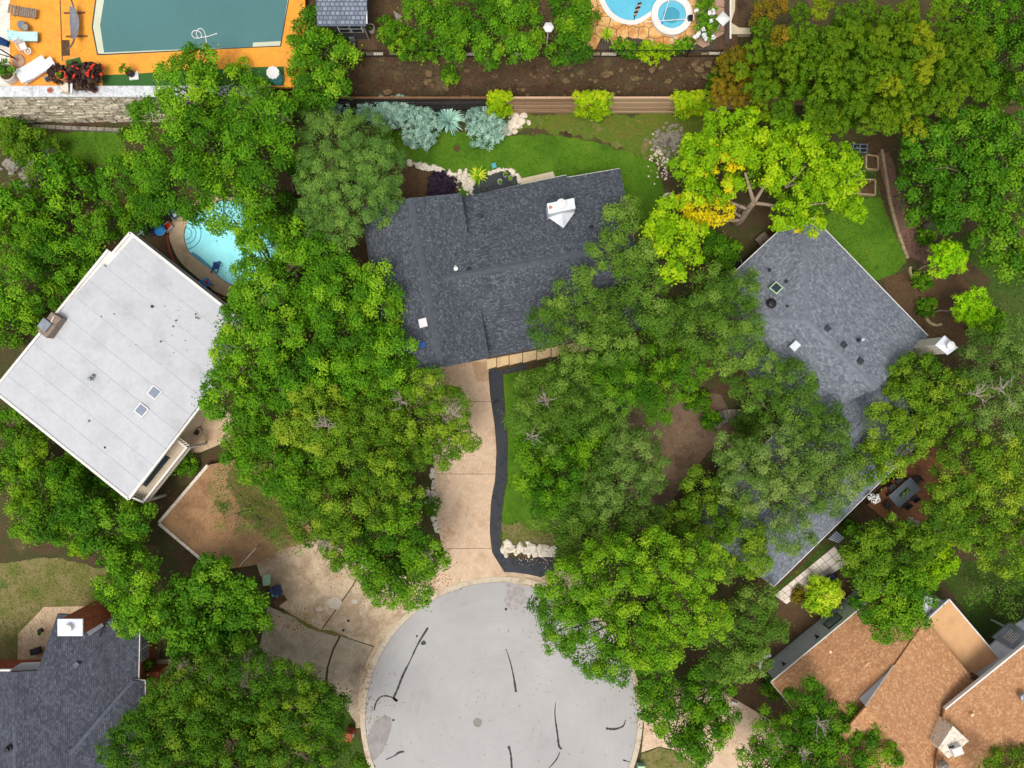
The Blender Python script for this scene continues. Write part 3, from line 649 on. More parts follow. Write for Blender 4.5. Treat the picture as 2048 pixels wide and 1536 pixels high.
slab('slab', [(862, 1166), (872, 1120), (889, 1111), (909, 1163), (905, 1170), (880, 1184)], -.05, .057, 'drive', drive)
# right front
slab('driveway_front_right', [(1278, 1395), (1330, 1370), (1440, 1380), (1540, 1440), (1600, 1560), (1520, 1620), (1350, 1500), (1318, 1493), (1283, 1505), (1288, 1450)], -.05, .05, 'drive').name = 'driveway'
sheet('lawn', [(1284, 1508), (1316, 1496), (1350, 1503), (1440, 1560), (1420, 1640), (1250, 1640)], .012, 'lawn_dry', jit=.05)
sheet('mulch_bed', [(1430, 1330), (1480, 1300), (1540, 1300), (1545, 1370), (1600, 1430), (1540, 1445), (1460, 1398)], .012, 'soil', jit=.12)
# yard of the left house
yard = slab('raised_yard', [(416, 930), (317, 1046), (430, 1142), (510, 1130), (560, 1100), (640, 1080), (700, 1000), (560, 900)], -.05, .7, 'brown_yard')
sheet('lawn', [(455, 940), (500, 915), (580, 910), (640, 1000), (600, 1070), (540, 1080), (500, 1050), (470, 1000)], .706, 'yard_grass', jit=.5)
rw = thing('retaining_wall', 'low pale retaining wall around the brown dirt yard', 'wall', P(317, 1046, 0))
for i, (a, b) in enumerate((((416, 930), (318, 1045)), ((318, 1047), (432, 1143)))):
    pa, pb = P(*a, .75), P(*b, .75); d = (pb-pa).normalized(); nr = Vector((-d.y, d.x, 0))*.09
    MB().prism([pa+nr, pb+nr, pb-nr, pa-nr], -.05, .74).build('wall_body', 'wood_weather', rw); nr *= 1.35
    MB().prism([pa+nr, pb+nr, pb-nr, pa-nr], .743, .80).build('cap', 'limestone', rw)
# back lawn of the main house
sheet('lawn', [(700, 300), (800, 258), (1000, 268), (1120, 272), (1220, 290), (1310, 325), (1345, 430), (1330, 520), (1000, 520), (900, 420), (930, 358), (860, 332), (800, 322)], .01, 'lawn', jit=.12)
sheet('bare_soil', [(1010, 230), (1450, 224), (1420, 290), (1340, 325), (1290, 310), (1220, 288), (1120, 270), (1020, 262)], .008, 'bare', jit=.3)
sheet('bare_soil', [(906, 292), (917, 289), (922, 297), (916, 304), (908, 301)], .014, 'soil', jit=.03)
sheet('leaf_bed', [(700, 330), (806, 324), (860, 336), (900, 360), (920, 390), (900, 420), (720, 640), (690, 480)], .014, 'soil', jit=.1)
slab('planting_bed', [(975, 350), (1000, 338), (1030, 346), (1040, 362), (1032, 390), (930, 410), (950, 370)], -.02, .05, 'black_gravel')
slab('step', [(1042, 357), (1106, 343), (1110, 352), (1110, 380), (1040, 395)], 0, .15, 'concrete_path')
# yards around the right house
sheet('lawn', [(1640, 440), (1690, 400), (1760, 395), (1800, 490), (1813, 525), (1790, 548), (1760, 560), (1720, 560)], .012, 'lawn', jit=.04)
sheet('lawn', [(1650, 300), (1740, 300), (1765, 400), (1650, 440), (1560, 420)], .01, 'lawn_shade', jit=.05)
sheet('mulch_path', [(1752, 295), (1775, 300), (1800, 380), (1830, 450), (1880, 500), (1850, 530), (1816, 512), (1790, 430), (1765, 350)], .016, 'mulch', jit=.08)
sheet('soil_bed', [(1760, 556), (1830, 540), (1900, 520), (1960, 600), (1930, 700), (1860, 690), (1800, 640)], .014, 'soil', jit=.12)
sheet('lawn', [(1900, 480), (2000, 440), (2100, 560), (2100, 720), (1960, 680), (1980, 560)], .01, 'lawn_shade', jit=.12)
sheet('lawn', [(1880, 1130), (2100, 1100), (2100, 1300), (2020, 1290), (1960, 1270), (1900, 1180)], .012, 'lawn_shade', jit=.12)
sheet('dirt_court', [(1236, 860), (1262, 800), (1300, 790), (1440, 790), (1480, 870), (1420, 900), (1360, 980), (1330, 1020), (1240, 1000), (1220, 900)], .014, 'court', jit=.06)
sheet('soil_bed', [(1560, 1190), (1660, 1160), (1740, 1180), (1700, 1240), (1580, 1340), (1540, 1290)], .014, 'soil', jit=.1)
sheet('soil_bed', [(300, 470), (340, 455), (350, 500), (345, 520), (380, 570), (470, 640), (430, 640), (330, 530)], .012, 'soil', jit=.04)
sheet('lawn', [(40, 270), (240, 258), (260, 330), (150, 330), (30, 330)], .012, 'lawn', jit=.12)
# edging of limestone along the right lawn, round tree beds
eg = thing('stone_edging', 'long pale stone edging between green lawn and mulch path', 'edging', P(1790, 420, 0))
pl = smooth_curve([P(1762, 300), P(1770, 350), P(1778, 400), P(1795, 465), P(1814, 518)], 5, False)
for a, b in zip(pl, pl[1:]): MB().bar(a.lerp(b, .03)+Vector((0, 0, .08)), a.lerp(b, .97)+Vector((0, 0, .08)), .24, .2).build('stone', 'timber_pale', eg)
def ring_edge(name, label, cx, cy, r, a0, a1, mat, n, cat='edging', wd=.16, h=.16, z=0):
    t = thing(name, label, cat, P(cx, cy, z))
    for i in range(n):
        p = [P(cx+q*math.cos(math.radians(a)), cy+q*math.sin(math.radians(a)), z) for q, a in ((r-3, a0+(a1-a0)*i/n), (r+2, a0+(a1-a0)*i/n), (r+2, a0+(a1-a0)*(i+.95)/n), (r-3, a0+(a1-a0)*(i+.95)/n))]
        MB().prism(p, z-.02, z+h).build('stone', mat, t)
    return t
ring_edge('bed_edging', 'curved tan stone edging around the lower lime crape myrtle', 1872, 628, 23, 65, 190, 'timber_pale', 8)
ring_edge('bed_edging', 'short curved stone edging by the upper lime crape myrtle', 1838, 540, 20, 120, 200, 'timber_pale', 5)
ring_edge('ring_planter', 'white curved kerb ring beside the tan roofed house', 1540, 1330, 22, 90, 270, 'white_paint', 10, 'planter', h=.3)
# ------------------------------------------------------------------ left terrace: wall, deck, long pool
zl = Z_L
rwall = thing('stone_retaining_wall', 'tall pale rubble stone retaining wall below the orange pool deck', 'wall', P(290, 245, 0))
xa, xb = P(-40, 0, 0).x, P(565, 0, 2.7).x
MB().prism([(xa, Y_WALL+.12), (xb, Y_WALL+.12), (xb, Y_WALL+.75), (xa, Y_WALL+.75)], -.1, zl-.02).build('core', 'mortar', rwall)
z = 0.0; ncol = 0; stones_far = MB(); row = 0
while z < zl-.12:
    h = random.uniform(.2, .34); h = min(h, zl-.03-z); x = xa+random.uniform(0, .4)
    while x < xb-.2:
        wd = random.uniform(.45, 1.25); wd = min(wd, xb-x); dp = random.uniform(-.05, .09); jz = .028
        b = MB(); y0 = Y_WALL-.02+dp
        vs = [(x+.015+random.uniform(0, .03), y0+random.uniform(0, .03), z+jz), (x+wd-.015, y0+random.uniform(0, .03), z+jz+random.uniform(0, .03)), (x+wd-.015-random.uniform(0, .04), y0+.02, z+h-jz), (x+.015, y0+.02+random.uniform(0, .02), z+h-jz-random.uniform(0, .04))]
        vs += [(v[0], Y_WALL+.2, v[2]) for v in vs]
        fs = [(0, 1, 2, 3), (3, 2, 6, 7), (1, 5, 6, 2), (0, 3, 7, 4), (0, 4, 5, 1)]
        vis = x < P(330, 0, 2).x
        if vis and ncol < 300:
            b.add(vs, fs).build('stone', 'wall_stone', rwall); ncol += 1
        else: stones_far.add(vs, fs)
        x += wd
    z += h; row += 1
if stones_far.v: tag(stones_far.build('stonework', 'wall_stone', rwall), kind='stuff')
x = xa
while x < xb:
    wd = min(random.uniform(2.2, 3.6), xb-x)
    MB().box((x+wd/2-.008, Y_WALL+.36, zl+.06), (wd-.016, .84, .14)).build('coping_slab', 'coping', rwall); x += wd
def pxy(x, y): return (x, y)
xdeck = xb+.3
deck = MB().prism([(P(20, 0, zl).x, Y_WALL+.76), (P(610, 0, zl).x, Y_WALL+.76), (P(610, 0, zl).x, 40), (P(20, 0, zl).x, 40)], zl-.3, zl-.01).build('pool_deck', 'orange_deck'); tag(deck, kind='structure')
MB().prism([(-70, Y_WALL+.76), (P(20, 0, zl).x-.01, Y_WALL+.76), (P(20, 0, zl).x-.01, 40), (-70, 40)], zl-.3, zl+.0).build('path', 'pale_path')['kind'] = 'structure'
sheet('turf', [(205, 150), (262, 148), (330, 143), (440, 138), (520, 134), (568, 133), (568, 171), (205, 172)], zl-.004, 'turf')
sheet('turf', [(131, 121), (160, 114), (166, 136), (135, 142)], zl-.002, 'turf')
sheet('deck_joint', [(119, 0), (121.5, 0), (126, 122), (123.5, 122)], zl-.0045, 'wood_brown')
pool = thing('long_pool', None, None, P(380, 50, zl)); pool['kind'] = 'structure'
slab('rim', [(192, -60), (190, 0), (183, 54), (194, 110), (210, 110), (512, 95), (562, 93), (578, 0), (580, -60)], zl-.2, zl+.005, 'pool_edge', pool)
slab('ledge', [(196, -60), (193, 0), (186, 54), (196, 107), (210, 107.5), (560, 91), (576, 0), (578, -60)], zl-.2, zl+.012, 'pool_ledge', pool)
slab('water', [(212, -60), (208, 0), (200, 50), (208, 105), (300, 101), (505, 94), (506, 85), (562, 82), (575, 0), (577, -60)], zl-.2, zl+.02, 'murky_water', pool)
# ------------------------------------------------------------------ board fence
fz = 3.3; fx0, fx1 = P(660, 0, fz).x, P(1660, 0, fz).x
fence = thing('board_fence', 'tall horizontal board fence at the foot of the soil bank', 'fence', (P(1100, 0, 2).x, Y_FEN, 0))
joints = [P(660, 0, 2).x, P(950, 0, 2).x, P(985, 0, 2).x, P(1148, 0, 2).x, P(1220, 0, 2).x, P(1345, 0, 2).x, P(1500, 0, 2).x, P(1640, 0, 2).x]
for s_ in range(len(joints)-1):
    a, b = joints[s_]+.01, joints[s_+1]-.01; dark = s_ < 2
    MB().box((a, Y_FEN+.16, fz/2), (.12, .12, fz)).build('post', 'fence_black' if dark else 'wood_brown', fence)
    for r in range(7):
        zc = .05+(fz-.1)*(r+.5)/7
        MB().box(((a+b)/2, Y_FEN+.05+(r % 2)*.05, zc), (b-a, .05, (fz-.1)/7-.06)).build('board', 'fence_black' if dark else random.choice(('cedar', 'cedar_b', 'cedar_c')), fence)
    MB().box(((a+b)/2, Y_FEN+.05, fz+.0), (b-a, .16, .05)).build('cap_rail', 'cedar' if not dark else 'wood_brown', fence)
# ------------------------------------------------------------------ upper centre terrace: paving, iron railing, pool, spa
zr = Z_R
terr = MB().prism([(P(612, 0, zr).x, Y_RAIL+.12), (P(1475, 0, zr).x, Y_RAIL+.12), (P(1475, 0, zr).x, 40), (P(612, 0, zr).x, 40)], zr-.4, zr-.02).build('upper_terrace', 'soil'); tag(terr, kind='structure')
pat = thing('flagstone_patio', None, None, P(1300, 70, zr)); pat['kind'] = 'structure'
slab('bedding', [(1160, -60), (1165, 20), (1190, 90), (1230, 106), (1400, 106), (1435, 95), (1425, 0), (1425, -60)], zr-.1, zr+.0, 'mortar', pat)
# flagstones: cells of jittered points, clipped against neighbours
sites = []
for i in range(13):
    for j in range(9): sites.append((1158+i*22+random.uniform(-8, 8)+(j % 2)*9, -62+j*21+random.uniform(-7, 7)))
def clip(poly, a, b):
    mx_, my_ = (a[0]+b[0])/2, (a[1]+b[1])/2; dx, dy = b[0]-a[0], b[1]-a[1]; out = []
    for i in range(len(poly)):
        p, q = poly[i], poly[(i+1) % len(poly)]; dp = (p[0]-mx_)*dx+(p[1]-my_)*dy; dq = (q[0]-mx_)*dx+(q[1]-my_)*dy
        if dp <= 0: out.append(p)
        if dp*dq < 0: t = dp/(dp-dq); out.append((p[0]+(q[0]-p[0])*t, p[1]+(q[1]-p[1])*t))
    return out
for s0 in sites:
    if not (1172 < s0[0]-max(0, s0[1]-60)*.3 and s0[0] < 1432 and s0[1] < 90): continue
    poly = [(s0[0]-30, s0[1]-30), (s0[0]+30, s0[1]-30), (s0[0]+30, s0[1]+30), (s0[0]-30, s0[1]+30)]
    for s1 in sites:
        if s1 is not s0 and abs(s1[0]-s0[0]) < 60 and abs(s1[1]-s0[1]) < 60: poly = clip(poly, s0, s1)
    if len(poly) < 3: continue
    cx = sum(p[0] for p in poly)/len(poly); cy = sum(p[1] for p in poly)/len(poly)
    poly = [(cx+(p[0]-cx)*.95, cy+(p[1]-cy)*.95) for p in poly]
    slab('flagstone', poly, zr-.05, zr+.03+random.uniform(0, .015), 'flag_pink' if cy > 88 or cx > 1400 else 'flagstone', pat)
pk = thing('kidney_pool', None, None, P(1260, 10, zr)); pk['kind'] = 'structure'
outer = [(1192, -60), (1196, -10), (1208, 20), (1228, 40), (1256, 49), (1280, 46), (1305, 30), (1330, 22), (1340, -20), (1340, -60)]
inner = [(1203, -60), (1206, -12), (1218, 16), (1236, 33), (1257, 40), (1277, 37), (1300, 23), (1320, 8), (1328, -20), (1328, -60)]
slab('coping', outer, zr-.1, zr+.07, 'white_coping', pk, per=4)
slab('basin', inner, zr-.1, zr+.075, 'plaster_b', pk, per=4)
sheet('water_surface', inner, zr+.09, 'water', pk, per=4)
sp = thing('round_spa', None, None, P(1345, 30, zr)); sp['kind'] = 'structure'
c = P(1344, 28, zr+.35)
def ringmesh(c, r0, r1, z0, z1, n=40):
    b = MB(); vs = []; fs = []
    for k in range(n):
        a = 2*math.pi*k/n; q = (math.cos(a), math.sin(a)); vs += [(c.x+q[0]*r1, c.y+q[1]*r1, z0), (c.x+q[0]*r1, c.y+q[1]*r1, z1), (c.x+q[0]*r0, c.y+q[1]*r0, z1), (c.x+q[0]*r0, c.y+q[1]*r0, z0)]
    for k in range(n):
        a, b_ = 4*k, 4*((k+1) % n); fs += [(a, b_, b_+1, a+1), (a+1, b_+1, b_+2, a+2), (a+2, b_+2, b_+3, a+3)]
    b.add(vs, fs); return b
R1, R0 = S(41, zr), S(28, zr)
ringmesh(c, R0, R1, zr-.1, zr+.35).build('coping', 'white_coping', sp)
ringmesh(c, S(16, zr), R0+.02, zr-.1, zr+.16).build('bench', 'plaster_b', sp)
MB().lathe((c.x, c.y, zr+.06), [(S(16, zr)+.02, 0), (S(16, zr)+.02, .02)], 32).build('floor', 'plaster_c', sp)
MB().add([(c.x+(R0-.005)*math.cos(k*math.pi/20), c.y+(R0-.005)*math.sin(k*math.pi/20), zr+.28) for k in range(40)], [tuple(range(40))]).build('water_surface', 'water', sp)
for nm, lb, a, b in (('pool_pole', 'white telescopic pole lying slanted across the round spa', (1340, -8), (1323, 50)), ('skimmer_pole', 'white skimmer pole lying level across the round spa', (1293, 44), (1385, 37))):
    t = thing(nm, lb, 'pool pole', P(*a, zr+.4)); pa, pb = P(*a, zr+.38), P(*b, zr+.38); MB().tube([pa, pb], .035, 8).build('shaft', 'white_paint', t)
    MB().tube([pb.lerp(pa, .12), pb.lerp(pa, .02)], .05, 8).build('grip', 'plastic_sky', t)
t = thing('pool_toy', 'striped black and pink floating toy in the kidney pool', 'pool toy', P(1275, 20, zr+.09))
for i in range(6):
    q = P(1279-i*1.7, 7+i*4.4, zr+.12); MB().box(q, (S(9-abs(i-2)), S(2.6), .1), rz=.3).build('segment', 'black' if i % 2 == 0 else 'flag_pink', t)
MB().tube([P(1270, 31, zr+.1), P(1268, 40, zr+.1)], [.06, .02], 6).build('tail', 'black', t)
t = thing('speaker_box', 'small black box with cream frame on the spa rim', 'box', P(1381, 36, zr+.35))
MB().box(P(1381, 36, zr+.5), (.36, .36, .3), .2).build('body', 'black', t); MB().box(P(1386, 36, zr+.52), (.06, .44, .36), .05).build('frame', 'pale_path', t)
# railing
rail = thing('iron_railing', 'long black iron picket railing at the top of the soil bank', 'railing', (P(1080, 0, zr).x, Y_RAIL, zr-.1))
rx0, rx1 = P(732, 0, zr).x, P(1440, 0, zr+.5).x; yr = Y_RAIL+.02
pk_ = MB(); x = rx0
while x < rx1: pk_.box((x, yr, zr+.55), (.022, .022, 1.15)); x += .13
tag(pk_.build('pickets', 'black', rail), kind='stuff')
nseg = 11
for i in range(nseg+1):
    x = rx0+(rx1-rx0)*i/nseg; MB().box((x, yr, zr+.6), (.07, .07, 1.35)).build('post', 'black', rail)
    if i < nseg:
        for zz in (.12, 1.08): MB().box((x+(rx1-rx0)/nseg/2, yr, zr+zz), ((rx1-rx0)/nseg-.07, .035, .035)).build('rail', 'black', rail)
lime = thing('stone_border', 'thin pale stone border under the iron railing', 'edging', (P(1080, 0, zr).x, Y_RAIL+.2, zr-.1))
x = rx0
while x < rx1:
    wd = random.uniform(.4, 1.3)
    if random.random() < .45: x += wd; continue
    MB().box((x+wd/2, Y_RAIL+.22+random.uniform(-.04, .04), zr+.02), (wd-.03, random.uniform(.14, .24), .12)).build('stone', random.choice(('limestone', 'stone_grey', 'timber_pale')), lime); x += wd*1.1
sf = thing('side_fence', 'grey side fence with pale top beside the flagstone patio', 'fence', P(1448, 50, zr))
pa, pb = P(1449, -60, zr), P(1449, 96, zr)
for i in range(6):
    a, b = pa.lerp(pb, i/6), pa.lerp(pb, (i+.97)/6); MB().bar(a+Vector((0, 0, .75)), b+Vector((0, 0, .75)), .05, 1.45).build('panel', 'wood_weather', sf)
MB().bar(pa+Vector((0, 0, 1.52)), pb+Vector((0, 0, 1.52)), .12, .06).build('top_rail', 'fascia', sf)
slab('path', [(1455, -60), (1472, -60), (1470, 20), (1462, 45), (1478, 55), (1502, 56), (1502, 68), (1450, 68)], 2.5, zr+.04, 'concrete_path')

# ------------------------------------------------------------------ house building helpers
def wall_block(root, pts_px, z_eave, inset, mat, z0=-.1, z1=None):
    """walls under a roof outline given in pixels at eave height"""
    pl = [P(a, b, z_eave) for a, b in pts_px]; c = sum(pl, Vector())/len(pl)
    pl = [p+(c-p).normalized()*inset*1.35 for p in pl]
    return MB().prism(pl, z0, z1 if z1 is not None else z_eave-.2).build('wall', mat, root)
def gutter(root, a, b, mat='fascia', w_=.14, h=.14, dz=-.1, name='gutter'):
    a, b = Vector(a), Vector(b); return MB().bar(a+Vector((0, 0, dz)), b+Vector((0, 0, dz)), w_, h).build(name, mat, root)
def ridge(root, a, b, mat, wd=.3):
    """folded cap of shingles along a ridge or hip"""
    a, b = Vector(a), Vector(b); d = (b-a); n = Vector((-d.y, d.x, 0)).normalized()*wd; up = Vector((0, 0, .05)); dn = Vector((0, 0, -.07))
    MB().add([a+n+dn, a+up, a-n+dn, b+n+dn, b+up, b-n+dn], [(0, 3, 4, 1), (1, 4, 5, 2)]).build('ridge_cap', mat, root)
def pipe(root, p, r=.09, h=.4, mat='grey_metal', name='vent_pipe'):
    p = Vector(p); o = MB().lathe(p-Vector((0, 0, .1)), [(r*1.7, 0), (r*1.7, .12), (r, .16), (r, h), (r*.6, h+.01)], 12).build(name, mat, root); return o
def skylight(root, c, sx, sy, rz, glass, frame='fascia', h=.16, tilt=(0, 0, 1)):
    c = Vector(c); n = Vector(tilt).normalized(); u = Vector((math.cos(rz), math.sin(rz), 0)); u = (u-n*u.dot(n)).normalized(); v = n.cross(u)
    o = MB().box(c+n*h*.5, (sx, sy, h), ax=(u, v, n)).build('skylight', frame, root); MB().box(c+n*(h+.006), (sx*.78, sy*.78, .03), ax=(u, v, n)).build('pane', glass, o); return o
# ------------------------------------------------------------------ main house
H1 = thing('slate_roof_house', 'central house with dark slate-grey shingled cross gable roof', 'house', P(960, 560, 0))
ww = lambda px, py, z: P(px, py, z)
A1, A2 = P(722, 414, 4.6), P(772, 752, 4.6); R1_, R2_ = P(820, 396, 6.3), P(882, 735, 6.3); E1, E2 = P(922, 386, 4.6), P(978, 716, 4.6)
r1 = roof_mesh('roof', [[A1, A2, R2_, R1_], [R1_, R2_, E2, E1]], 'roof_main', H1, .22)
N0, N1, N1b, N2 = P(895, 400, 3.0), P(1133, 350, 3.0), P(1134, 355, 3.1), P(1240, 337, 3.1)
r2 = roof_mesh('roof', [[N0, N1, P(1137, 511, 5.7), P(880, 557, 5.7)], [N1b, N2, P(1270, 487, 5.7), P(1137, 511, 5.7)], [P(880, 557, 5.7), P(1137, 511, 5.7), P(1270, 487, 5.7), P(1298, 656, 3.0), P(940, 721, 3.0)]], 'roof_main', H1, .22)
ridge(r1, R1_, R2_, 'ridge_main', .26); ridge(r2, P(880, 557, 5.7), P(1270, 487, 5.7), 'ridge_main', .26)
wall_block(H1, [(722, 414), (772, 752), (978, 716), (922, 386)], 4.6, .45, 'wall_limestone', z1=4.45)
wall_block(H1, [(900, 402), (1236, 342), (1292, 650), (945, 716)], 3.0, .5, 'wall_limestone', z1=2.9)
for (a, b, r) in ((A1, E1, R1_), (A2, E2, R2_)):
    c_ = (A1+A2+E1+E2)/4; q = [p+(Vector((c_.x, c_.y, p.z))-p)*.03 for p in (a, b, r)]; MB().add([Vector((q[0].x, q[0].y, 4.3)), Vector((q[1].x, q[1].y, 4.3)), q[2]-Vector((0, 0, .3))], [(0, 1, 2)]).build('gable', 'wall_limestone', H1)
gutter(H1, P(985, 382, 3), N1, 'fascia', .1, .1); gutter(H1, N1b, N2, 'fascia', .1, .1); gutter(H1, P(985, 712, 3), P(1298, 656, 3), 'dark_metal', .1, .1)
gd_ = MB(); gp, gq = P(845, 738, 1.1), P(965, 716, 1.1); gd_.bar(gp+Vector((0, .55, 0)), gq+Vector((0, .55, 0)), .08, 2.2); gd_.build('garage_door', 'white_paint', H1)
skylight(r1, P(848, 646, 5.85), .66, .66, .2, 'dome_white', 'dome_white', .2, (-.35, 0, 1)); skylight(r1, P(847, 690, 5.75), .56, .56, .2, 'glass_blue', 'dark_metal', .14, (-.35, 0, 1))
pipe(r1, P(912, 538, 5.35), .17, .3, 'white_paint'); pipe(r2, P(938, 538, 5.6), .1, .3, 'black'); pipe(r2, P(963, 431, 4.1), .08, .35, 'dark_metal'); pipe(r2, P(1183, 456, 4.9), .14, .25, 'black')
ch = MB().prism([P(1094, 407, 6.1), P(1148, 396, 6.1), P(1151, 417, 6.1), P(1097, 428, 6.1)], 3.2, 6.1).build('chimney', 'white_metal', H1)
cc = P(1122, 409, 6.1); MB().lathe(cc, [(.3, 0), (.3, .25), (.36, .26), (.36, .34), (.0, .42)], 16).build('flue', 'white_paint', ch)
MB().rock(P(1101, 415, 6.12), .12, flat=.2).build('rust_spot', 'terracotta', ch)
k1, k2, k3 = P(1095, 434, 4.75), P(1150, 424, 4.75), P(1127, 456, 5.12); kt = P(1123, 424, 5.45)
MB().add([k1, k2, k3, kt], [(0, 3, 2), (3, 1, 2)][::-1]).build('cricket', 'white_metal', ch)
# paving slabs in front of the main house
wk = thing('front_walk', None, None, P(1060, 715, 0)); wk['kind'] = 'structure'
xs = [973, 993, 1018, 1045, 1073, 1102, 1131, 1160, 1190]
for a, b in zip(xs, xs[1:]): slab('paver', [(a+.8, 719-(a-973)*.187), (b-.8, 719-(b-973)*.187), (b-.3, 737-(b-973)*.187), (a+1.3, 739-(a-973)*.187)], -.03, .09, 'paver', wk)
slab('base', [(970, 712), (1195, 670), (1195, 698), (974, 740)], -.04, .04, 'joint', wk)
# ------------------------------------------------------------------ flat white-roofed house
H2 = thing('white_roof_house', 'house with flat white membrane roof beside the curved pool', 'house', P(260, 730, 0)); z2 = 4.8
ctop, cleft, cbot, cright = P(261, 466, z2), P(-12, 781, z2), P(258, 998, z2), P(514, 666, z2)
notch = [P(226, 507, z2), P(217, 500, z2)]
out2 = [ctop, notch[0], notch[1], cleft, cbot, cright]
MB().prism(out2, z2-.3, z2-.02).build('roof_deck', 'fascia', H2)
c_ = sum(out2, Vector())/6
MB().prism([p+(c_-p).normalized()*.75 for p in (ctop, cleft, cbot, cright)], -.1, z2-.3).build('wall', 'wall_cream', H2)
# membrane rolls laid parallel to the north-east edge, a fall of a few centimetres to each side
npan = 10
for i in range(npan):
    t0, t1 = i/npan, (i+1)/npan
    a0, a1 = ctop.lerp(cleft, t0), ctop.lerp(cleft, t1); b0, b1 = cright.lerp(cbot, t0), cright.lerp(cbot, t1)
    if i < 2: a0 = a0.lerp(b0, .028); a1 = a1.lerp(b1, .028)
    k = .012
    q = [a0.lerp(b0, .006).lerp(a1, k), b0.lerp(a0, .006).lerp(b1, k), b1.lerp(a1, .006).lerp(b0, k), a1.lerp(b1, .006).lerp(a0, k)]
    rise = lambda t: .32*(1-abs(t-.45)*2)
    h0, h1 = rise(t0), rise(t1)
    vs = [q[0]+Vector((0, 0, h0+.05)), q[1]+Vector((0, 0, h0+.05)), q[2]+Vector((0, 0, h1+.05)), q[3]+Vector((0, 0, h1+.05))]; vs = vs+[Vector((v.x, v.y, z2-.02)) for v in vs]
    MB().add(vs, [(3, 2, 1, 0), (0, 1, 5, 4), (1, 2, 6, 5), (2, 3, 7, 6), (3, 0, 4, 7)]).build('roof_panel', 'membrane', H2)
    if i:
        MB().bar(a0+Vector((0, 0, h0+.048)), b0+Vector((0, 0, h0+.048)), .045, .03).build('seam', 'membrane_seam', H2)
for a, b in ((ctop, cright), (notch[1], cleft), (cleft, cbot), (cbot, cright), (ctop, notch[0])): gutter(H2, a, b, 'fascia', .2, .2, .0, 'edge_trim')
gutter(H2, P(266, 464, z2), P(520, 662, z2), 'dark_metal', .12, .1, -.1)
rzz = math.atan2((cright-ctop).y, (cright-ctop).x)
chb = MB().prism([P(103, 624, 5.9), P(122, 637, 5.9), P(93, 676, 5.9), P(74, 662, 5.9)], 2.0, 5.9).build('chimney', 'wall_brick', H2); chb.active_material = MATS['wood_weather']
MB().box(P(90, 650, 6.0), (.75, .8, .22), rzz).build('flue_cap', 'grey_metal', chb); MB().bar(P(108, 632, 5.92), P(101, 648, 5.92), .08, .05).build('strap', 'limestone', chb)
for (x, y) in ((311, 785), (285, 820)): skylight(H2, P(x, y, z2+.2), .86, .86, rzz, 'glass_grey', 'white_paint', .2)
pipe(H2, P(183, 757, z2+.3), .12, .45, 'grey_metal'); pipe(H2, P(187, 752, z2+.3), .1, .35, 'grey_metal'); pipe(H2, P(178, 842, z2+.15), .06, .2, 'grey_metal'); pipe(H2, P(210, 895, z2+.1), .05, .15, 'dark_metal'); pipe(H2, P(304, 613, z2+.25), .07, .2, 'dark_metal')
lit = MB()
for i in range(26):
    x, y = random.gauss(350, 45), random.gauss(655, 55)
    if y < 480+ (x-262)*.8 or x > 430: continue
    lit.rock(P(x, y, z2+.33), random.choice((.025, .03, .04, .07)), flat=.3)
for (x, y) in ((203, 633), (228, 628), (322, 683), (346, 653), (352, 641), (392, 635), (397, 637)): lit.rock(P(x, y, z2+.33), .08, flat=.4)
tag(lit.build('leaf_litter', 'leaf_litter'), 'scattered dark leaf litter on the flat white roof', 'leaf litter', kind='stuff')
# balcony of the white-roofed house
zb = 2.7; BA = [P(352, 868, zb), P(384, 893, zb), P(299, 1000, zb), P(262, 985, zb)]
bal = MB().prism([BA[0]+(BA[3]-BA[0])*.0, BA[1], BA[2], BA[3]], zb-.2, zb-.03).build('balcony', 'deck_pale', H2)
for i in range(9):
    t0, t1 = i/9, (i+.94)/9; MB().prism([BA[0].lerp(BA[1], t0), BA[0].lerp(BA[1], t1), BA[3].lerp(BA[2], t1), BA[3].lerp(BA[2], t0)], zb-.03, zb).build('deck_board', 'deck_pale', bal)
for a, b in ((BA[0], BA[1]), (BA[1], BA[2]), (BA[2], BA[3])):
    MB().bar(a+Vector((0, 0, 1.0)), b+Vector((0, 0, 1.0)), .14, .07).build('handrail', 'fascia', bal); MB().bar(a+Vector((0, 0, .15)), b+Vector((0, 0, .15)), .08, .06).build('bottom_rail', 'fascia', bal)
    n = max(3, int((b-a).length/.22))
    for i in range(n): q = a.lerp(b, (i+.5)/n); MB().box(q+Vector((0, 0, .57)), (.05, .05, .82), rzz).build('baluster', 'fascia', bal)
for q in (BA[1], BA[2]): MB().box(q+Vector((0, 0, -.9)), (.16, .16, 3.9), rzz).build('post', 'fascia', bal)
t = thing('deck_rug', 'long dark teal mat on the balcony of the white roofed house', 'mat', P(312, 930, zb)); MB().prism([P(327, 908, zb), P(340, 916, zb), P(293, 974, zb), P(280, 966, zb)], zb+.004, zb+.03).build('mat', 'rug_teal', t); MB().prism([P(326.4, 907, zb), P(341, 915.8, zb), P(340.2, 917, zb), P(325.6, 908, zb)], zb+.031, zb+.036).build('hem', 'black', t)
